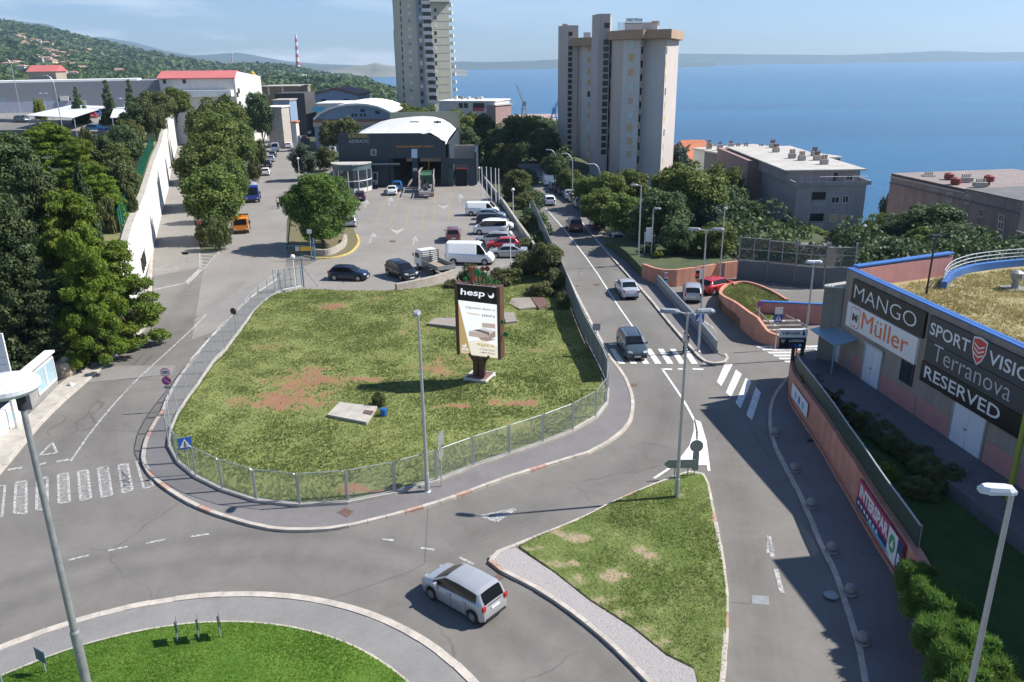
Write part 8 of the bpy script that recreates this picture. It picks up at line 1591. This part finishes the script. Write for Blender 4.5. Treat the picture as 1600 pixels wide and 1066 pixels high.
for i, (px, py, fc, l) in enumerate(((278, 1003, 25, 'leftmost of the three dark chevron boards on the roundabout lawn'), (311, 999, 25, 'middle one of the three dark chevron boards on the roundabout lawn'), (344, 994, 25, 'rightmost of the three dark chevron boards on the roundabout lawn'), (71, 1048, -120, 'blue grey chevron board standing alone at the left of the lawn'), (4, 1070, -140, 'chevron board cut by the left edge of the photo'))):
    sign(px, py, .95, l, [(.72, 'rect', (.62, .52), mat('sign_back', (.06, .09, .11), .55) if i < 3 else mat('sign_back_blue', (.07, .12, .18), .55), None)], z=.35, face=math.radians(fc if i < 3 else fc+180 if 0 else fc))
# name sign of the centre
g = G(1238, 604, .1); r = empty('name_sign', (18.6, 50.3, .13), math.radians(-2), 'two tier sign with TOWER and an arrow above a black car wash board', 'sign')
y0_ = D(1243, 523, 50.3); w_ = 44/FPX*54
for a in (-.25, .35): MB().box((a+.35, .1, 1.8), (.2, .16, 3.6)).build('post', greyp, r)
def lp(px, py): c = D(px, py, 50.3); return Vector((c.x-18.6, 0, c.z-.13))
a = lp(1217, 526); b3 = lp(1261, 513.5); x = MB(); x.box(((a.x+b3.x)/2, -.08, (a.z+b3.z)/2), (b3.x-a.x, .22, b3.z-a.z)); bo = x.build('upper_board', whitep, r); H1 = b3.z-a.z; W1 = b3.x-a.x
def lt(o_, s_, x0, z0, w, h, m_, y=-.2, bold=.02): 
    vs, fs = text_mesh(s_, bold); a0 = min(v.x for v in vs); a1 = max(v.x for v in vs); c0 = min(v.y for v in vs); c1_ = max(v.y for v in vs); return mesh_obj('lettering', [(x0+(v.x-a0)/(a1-a0)*w, y, z0+(v.y-c0)/(c1_-c0)*h) for v in vs], fs, m_, o_)
lt(bo, 'TOWER', a.x+W1*.06, a.z+H1*.3, W1*.68, H1*.42, navyp); x = MB(); cx_ = a.x+W1*.86; x.add([(cx_-.06, -.2, a.z+H1*.85), (cx_-.06, -.2, a.z+H1*.5), (cx_-.13, -.2, a.z+H1*.5), (cx_, -.2, a.z+H1*.12), (cx_+.13, -.2, a.z+H1*.5), (cx_+.06, -.2, a.z+H1*.5), (cx_+.06, -.2, a.z+H1*.85)], [tuple(range(7))]); x.build('arrow', navyp, bo)
x = MB(); x.tube((a.x+W1*.265, -.2, a.z+H1*.51), (a.x+W1*.265, -.204, a.z+H1*.51), H1*.12, n=14); x.build('dot', redp, bo)
a = lp(1216, 543); b4 = lp(1259, 526.5); x = MB(); x.box(((a.x+b4.x)/2, -.05, (a.z+b4.z)/2-.02), (b4.x-a.x, .2, b4.z-a.z)); bo = x.build('lower_board', blackp, r); H2 = b4.z-a.z; lt(bo, 'W', a.x+.08, a.z+H2*.5, .28, H2*.35, whitep, -.16); lt(bo, 'AUTOPRAONA', a.x+W1*.34, a.z+H2*.58, W1*.55, H2*.25, whitep, -.16)
for k in range(3): x = MB(); x.box((a.x+W1*(.42+.17*k), -.155, a.z+H2*.25), (.2, .01, .2)); x.build('pictogram', (navyp, bluep, skyp)[k], bo)
g = G(1252, 558, .1); r = empty('waste_bin', (19.6, 51.6, .1), 0, 'dark blue bin behind the name sign', 'bin'); MB().lathe([(.3, 0), (.33, 1.0), (.28, 1.05), (.1, 1.12)], n=12).build('body', bluep, r)
x_ = Vector((24.2, 31.5, 2.7)); r = empty('sign_post', x_-Vector((2.2, 0, 0)), 0, 'thick yellow green post with a blue grey board at the right edge of the photo', 'post'); MB().lathe([(.12, 0), (.12, 6.5)], n=12).build('post', mat('lime_post', (.25, .30, .04), .5), r)

# ---------------------------------------------------------------- billboard
g = Vector((BB.x, BB.y, .75)); rzb = math.radians(-22); r = empty('billboard', g, rzb, 'brown tree shaped billboard with a bed advertisement and green discs on the mound', 'billboard')
bw_ = mat('billboard_brown', (.10, .048, .03), .5, var=.2, scale=3); ez = lambda py: D(750, py, BB.y).z-.75; z0b, z1b = ez(556), ez(446); dep = BB.y*math.cos(PITCH)+15*math.sin(PITCH); pw_ = 67/FPX*dep; xl = -pw_/2
MB().box((0, 0, .05), (1.5, 1.5, .12)).build('base_plate', mat('base_plate_red', (.20, .10, .08), .7), r); MB().strip([(-.8, -.8), (.8, -.8), (.8, .8), (-.8, .8)], -.06, .06, -.1, .16, closed=True).build('base_frame', whiteb, r)
x = MB(); x.box((-.22, 0, z0b/2), (.36, .42, z0b)); x.box((.22, .0, z0b/2), (.36, .42, z0b)); x.box((0, .06, z0b/2), (.14, .3, z0b)); x.build('trunk', bw_, r)
x = MB(); 
for s in (-1, 1): x.tube((s*.25, 0, z0b*.62), (s*.75, 0, z0b+.1), .12, .1, 6)
x.build('branch', bw_, r)
x = MB(); x.box((xl-.11, .25, (z0b+z1b)/2), (.22, .7, z1b-z0b+.1)); x.build('side_post', bw_, r); x = MB(); x.box((-xl+.11, .25, (z0b+z1b)/2), (.22, .7, z1b-z0b+.1)); x.build('side_post', bw_, r)
x = MB(); x.box((0, .25, (z0b+z1b)/2), (pw_-.004, .5, z1b-z0b)); x.build('back_box', bw_, r)
Hb = z1b-z0b; yf = -.02
def bq_(pts, m_, y, name='print_panel', par=None): x = MB(); x.add([(xl+u*pw_, y, z0b+v*Hb) for u, v in pts], [tuple(range(len(pts)))]); return x.build(name, m_, par)
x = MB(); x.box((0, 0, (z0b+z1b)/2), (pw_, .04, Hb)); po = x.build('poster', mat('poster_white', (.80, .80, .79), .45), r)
for m_, e_ in (('poster_white', .42),): b_ = MC[m_].node_tree.nodes['Principled BSDF']; b_.inputs['Emission Color'].default_value = (1, .99, .96, 1); b_.inputs['Emission Strength'].default_value = e_  # glow added to keep the white poster bright in shade, no lamp behind it
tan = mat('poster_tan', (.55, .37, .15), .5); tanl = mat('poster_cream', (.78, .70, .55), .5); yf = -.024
for m_, e_ in ((tan, .3), (tanl, .4)): b_ = m_.node_tree.nodes['Principled BSDF']; b_.inputs['Emission Color'].default_value = b_.inputs['Base Color'].default_value; b_.inputs['Emission Strength'].default_value = e_*1.2  # same added glow for the tan and cream print
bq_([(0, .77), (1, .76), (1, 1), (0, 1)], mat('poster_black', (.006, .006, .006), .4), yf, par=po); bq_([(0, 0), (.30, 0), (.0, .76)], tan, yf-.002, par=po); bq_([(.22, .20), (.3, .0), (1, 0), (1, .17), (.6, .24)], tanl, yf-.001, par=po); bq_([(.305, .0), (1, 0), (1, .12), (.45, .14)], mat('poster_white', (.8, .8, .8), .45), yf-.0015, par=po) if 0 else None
def bt(s_, u, v, w, h, m_, bold=0, sh=0):
    vs, fs = text_mesh(s_, bold); a0 = min(q.x for q in vs); a1 = max(q.x for q in vs); c0 = min(q.y for q in vs); c1_ = max(q.y for q in vs)
    return mesh_obj('lettering', [(xl+(u+(q.x-a0)/(a1-a0)*w)*pw_+sh*(q.y-c0)/(c1_-c0)*h*Hb, yf-.006, z0b+(v+(q.y-c0)/(c1_-c0)*h)*Hb) for q in vs], fs, m_, po)
whp = mat('poster_letter_white', (.85, .85, .85), .4); dkp = mat('poster_letter_dark', (.03, .03, .04), .5)
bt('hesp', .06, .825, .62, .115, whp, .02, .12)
x = MB(); cc = (.85, .885); R1 = .075*pw_; V = []
V += [(math.cos(t)*R1, math.sin(t)*R1) for t in np.linspace(math.radians(50), math.radians(-190), 22)]; V += [(math.cos(t)*R1*.86-.06*pw_*.35, math.sin(t)*R1*.86+.045*pw_) for t in np.linspace(math.radians(-185), math.radians(40), 20)]
x.add([(xl+cc[0]*pw_+a, yf-.006, z0b+cc[1]*Hb+b3) for a, b3 in V], [tuple(range(len(V)))]); x.build('crescent', whp, po)
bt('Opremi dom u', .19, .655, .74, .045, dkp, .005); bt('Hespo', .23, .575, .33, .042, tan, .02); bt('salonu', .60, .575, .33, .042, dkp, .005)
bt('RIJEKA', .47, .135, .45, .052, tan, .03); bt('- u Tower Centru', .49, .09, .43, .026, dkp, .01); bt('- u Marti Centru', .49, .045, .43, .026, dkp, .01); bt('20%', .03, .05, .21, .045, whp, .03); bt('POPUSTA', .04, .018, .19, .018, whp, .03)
x = MB(); x.add([(xl+.12*pw_+a*.8, yf-.006, z0b+.135*Hb+b3*.8) for a, b3 in V], [tuple(range(len(V)))]); x.build('crescent', whp, po)
c1m = mat('poster_bed_beige', (.52, .40, .33), .6); c2m = mat('poster_bed_light', (.66, .58, .52), .6); c3m = mat('poster_bed_dark', (.13, .12, .12), .6); c4m = mat('poster_bed_shade', (.36, .27, .22), .6)
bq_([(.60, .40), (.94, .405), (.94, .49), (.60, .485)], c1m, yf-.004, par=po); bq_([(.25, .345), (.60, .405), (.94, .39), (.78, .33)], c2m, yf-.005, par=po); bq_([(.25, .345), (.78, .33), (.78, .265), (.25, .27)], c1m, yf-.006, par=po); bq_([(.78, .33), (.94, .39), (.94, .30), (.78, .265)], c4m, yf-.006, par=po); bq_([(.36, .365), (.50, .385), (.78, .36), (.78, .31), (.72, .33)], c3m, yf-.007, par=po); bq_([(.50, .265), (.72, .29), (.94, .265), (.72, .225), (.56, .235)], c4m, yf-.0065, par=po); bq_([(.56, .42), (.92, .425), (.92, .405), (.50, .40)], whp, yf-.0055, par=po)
for m_ in (whp, c1m, c2m, c3m, c4m): b_ = m_.node_tree.nodes['Principled BSDF']; b_.inputs['Emission Color'].default_value = b_.inputs['Base Color'].default_value; b_.inputs['Emission Strength'].default_value = .4  # lettering and bed print also glow, to brighten the shaded face
gd_ = mat('disc_green', (.01, .20, .05), .45); bd2 = mat('disc_brown', (.16, .06, .04), .5)
for i, (px, py, rr, m_) in enumerate(((744, 427, 5.8, gd_), (755, 430, 4.8, gd_), (730, 432, 4.5, gd_), (764, 437.5, 4.3, gd_), (773, 438, 3.8, gd_), (722, 440, 3.6, gd_), (754, 420, 3.8, bd2), (761, 419.5, 4.2, bd2), (768, 425, 3.2, bd2), (776, 433, 2.6, bd2), (711, 463, 4.4, gd_), (708, 480, 4.5, gd_), (786, 499, 3.6, gd_), (792, 518.5, 4.2, gd_), (735, 443, 2.5, galv), (748, 442, 2.5, gd_))):
    c = D(px, py, BB.y); v = Vector((c.x-g.x, 0, c.z-g.z)); v = Vector((v.x, .1+.08*(i % 3), v.z)); q6 = rr/FPX*dep; x = MB(); x.tube(v, v+Vector((0, .04, 0)), q6, n=18); dd_ = x.build('leaf_disc', m_, r); x = MB(); e = Vector((max(-pw_*.42, min(pw_*.42, v.x*.7)), .2, min(max(v.z-.4, z0b), z1b))); x.tube(v+Vector((0, .04, 0)), e, .03, n=5); x.build('stem', bw_, dd_)
x = MB(); [x.box((-.55+.25*k, .3, z1b+.55+.12*(k % 2)), (.2, .1, 1.2-.2*k)) for k in range(2)]; x.build('brown_plume', mat('plume_rust', (.32, .09, .045), .7), r)

# ---------------------------------------------------------------- small things in the field and on the ground
a = [G(512, 655, .2), G(573, 667, .2), G(590, 642, .2), G(531, 635, .2)]; r = empty('concrete_slab', a[0], 0, 'thick concrete slab with a rusty hatch lying in the field', 'slab'); MB().prism([tuple(p[:2]) for p in a], .1, .52).build('slab', conc, r, world=True); h_ = [G(567, 646, .52), G(580, 649, .52), G(584, 643, .52), G(570, 641.5, .52)]; MB().prism([tuple(p[:2]) for p in h_], .523, .56).build('hatch', rust, r, world=True)
r = empty('barrel', G(600, 651, .25), 0, 'small blue barrel beside the concrete slab', 'barrel'); MB().lathe([(.2, 0), (.22, .1), (.22, .45), (.2, .55), (.05, .56)], n=14).build('body', mat('barrel_blue', (.01, .10, .30), .5), r)
sheetm = mat('pale_slab', (.25, .22, .19), .9, var=.15, scale=1.5)
for (q, m_, l) in (([(795, 476), (800, 468), (828, 467), (838, 482), (812, 485)], sheetm, 'cracked pale concrete plate behind the billboard'), ([(829, 467), (850, 467), (857, 477), (842, 484)], rust, 'rusty square plate beside the pale concrete one'), ([(668, 508), (680, 499), (715, 499), (715, 513)], sheetm, 'flat concrete plate left of the billboard'), ([(786, 491), (803, 490), (808, 504), (790, 506)], sheetm, 'flat concrete plate right of the billboard')):
    o = MB().prism([tuple(G(a_, b5, .3)[:2]) for a_, b5 in q], .1, .44).build('ground_plate', m_); tag(o, l, 'plate')
def cover(q, l, m_=rust, z=.012, round_=None):
    if round_: c = G(*q, 0); o = MB().lathe([(round_, z-.01), (round_, z)], (c.x, c.y, 0), 20).build('manhole_cover', m_)
    else: o = MB().prism([tuple(G(a_, b5)[:2]) for a_, b5 in q], z-.02, z).build('drain_grate', m_)
    tag(o, l, 'drain cover', 'iron covers in the road surface')
cover([(527, 804), (539, 797), (553, 803), (542, 812)], 'square iron cover in the pavement in front of the fence', z=.137); cover([(173, 578), (182, 574), (192, 576), (186, 580)], 'iron grate in the left road below the bush', asph_d and rust); cover([(768, 904), (777, 898), (788, 903), (779, 909)], 'iron grate between silver hatchback and gravel bed'); cover([(1174, 930), (1201, 932), (1202, 946), (1175, 944)], 'patched square cover in the right lane', galvd); cover([(239, 514), (244, 511), (251, 514), (247, 516)], 'drain grate beside the left kerb')
cover([(927, 444), (937, 443), (938, 446), (929, 447)], 'grate in the main road left lane'); cover([(284, 395), (294, 395), (294, 398), (285, 398)], 'grate in the wall road'); cover([(608, 376), (618, 376), (618, 379), (609, 379)], 'grate in the middle of the yard'); cover([(900, 446), (904, 445.5), (904, 448), (900, 448.5)], 'small grate at the left kerb of the main road'); cover((989, 602), 'round cover in the bend of the main road', round_=.3); cover((1298, 934), 'round cover on the shaded walkway', galvd, .145, .3); cover([(1260, 690), (1270, 690), (1272, 694), (1262, 694)], 'small grate on the shaded walkway', black, .15)
# left pavement things: glazed display wall, low advert wall, poster board, paper
gw_ = Pl(G(51, 640), G(91, 602)); r = empty('display_wall', tuple(gw_.p), label='white capped display wall with blue glass panes on the left pavement', cat='kiosk'); x = MB(); x.prism([tuple(p[:2]) for p in (gw_.pt(0, 0), gw_.pt(gw_.L, 0), gw_.pt(gw_.L, 0, -.35), gw_.pt(0, 0, -.35))], 0, 2.45); x.build('wall', concd, r, world=True)
x = MB(); x.prism([tuple(p[:2]) for p in (gw_.pt(-.2, 0, .15), gw_.pt(gw_.L+.2, 0, .15), gw_.pt(gw_.L+.2, 0, -.5), gw_.pt(-.2, 0, -.5))], 2.453, 2.6); x.build('cap', whitep, r, world=True)
for k in range(2): window(r, gw_, gw_.pt(gw_.L*(.45+.36*k), 1.35), gw_.L*.34, 1.7, white, mat('blue_glass', (.30, .42, .48), .15), bars=0)
lw2 = Pl(G(-40, 720), G(48, 645)); r = empty('advert_wall', tuple(lw2.p), label='low white wall with faded blue adverts at the left edge', cat='wall'); x = MB(); x.prism([tuple(p[:2]) for p in (lw2.pt(0, 0), lw2.pt(lw2.L-.5, 0), lw2.pt(lw2.L-.5, 0, -.3), lw2.pt(0, 0, -.3))], 0, 1.45); x.build('wall', white, r, world=True)
for k in range(3): x = MB(); rect_slab(x, lw2.pt(lw2.L*(.40+.19*k), .5), lw2.r, UP, lw2.L*.16, .75, .02, .01); p_ = x.build('advert_panel', mat('advert_pale', (.66, .70, .74), .5), r, world=True); x = MB(); [rect_slab(x, lw2.pt(lw2.L*(.42+.19*k), .65+.18*j), lw2.r, UP, lw2.L*(.10-.02*j), .05, .004, .035) for j in range(3)]; x.build('print_lines', skyp, p_, world=True)
c = D(2, 548, 46); r = empty('poster_board', (c.x, 46, 0), 0, 'upright white poster board with blue rounded frames at the left edge', 'poster board'); MB().box((-.2, 0, c.z-.2), (1.0, .1, 2.6)).build('board', whitep, r); MB().box((-.2, .05, 1.3), (.12, .1, 2.6)).build('post', galv, r); x = MB(); [x.strip([(-.55, -.056), (.15, -.056)], 0, .004, c.z+dz, c.z+dz+.04) for dz in (-.9, -.45, .3, .8)]; x.build('print_lines', skyp, r)
o = MB().add([G(104, 601, .13), G(112, 604, .13), G(118, 600, .13), G(109, 597, .42)], [(0, 1, 3), (1, 2, 3), (2, 0, 3), (0, 2, 1)]).build('paper_scrap', whitep); tag(o, 'crumpled white paper on the left pavement', 'litter')
r = empty('timber_deck', G(20, 585), 0, 'weathered plank deck in the shade behind the display wall', 'deck'); x = MB(); [x.box((-1.5, -2+.32*k, .55), (9, .3, .06)) for k in range(14)]; x.build('planks', mat('grey_planks', (.27, .22, .19), .9, var=.2, scale=3), r); x = MB(); [x.tube((-4+2.2*k, -2.2, 0), (-4+2.2*k, -2.2, 1.5), .04) for k in range(4)]; x.tube((-4, -2.2, 1.5), (2.6, -2.2, 1.5), .03); x.build('railing', rust, r)
rk = MB(); rk.ball((0, 0, .3), .7, 9, 7, 1.1); o = rk.build('rock', mat('limestone', (.45, .38, .30), .95, col2=(.28, .20, .15), scale=1.6, bump=1.0)); g = G(96, 597); o.location = (g.x-.3, g.y+1.2, .2); tag(o, 'pale limestone outcrop next to the display wall', 'rock')
for v in o.data.vertices: q7 = float(fbm(v.co.x*3+9, v.co.y*3+v.co.z*4, 1, 3, 2)); v.co *= .8+.7*q7
g = G(203, 500); o = MB().box((0, 0, .9), (.35, 2.2, 1.8), .25).build('boundary_stub', concd); o.location = (g.x, g.y, 0); tag(o, 'short grey concrete wall stub at the start of the white wall', 'wall')
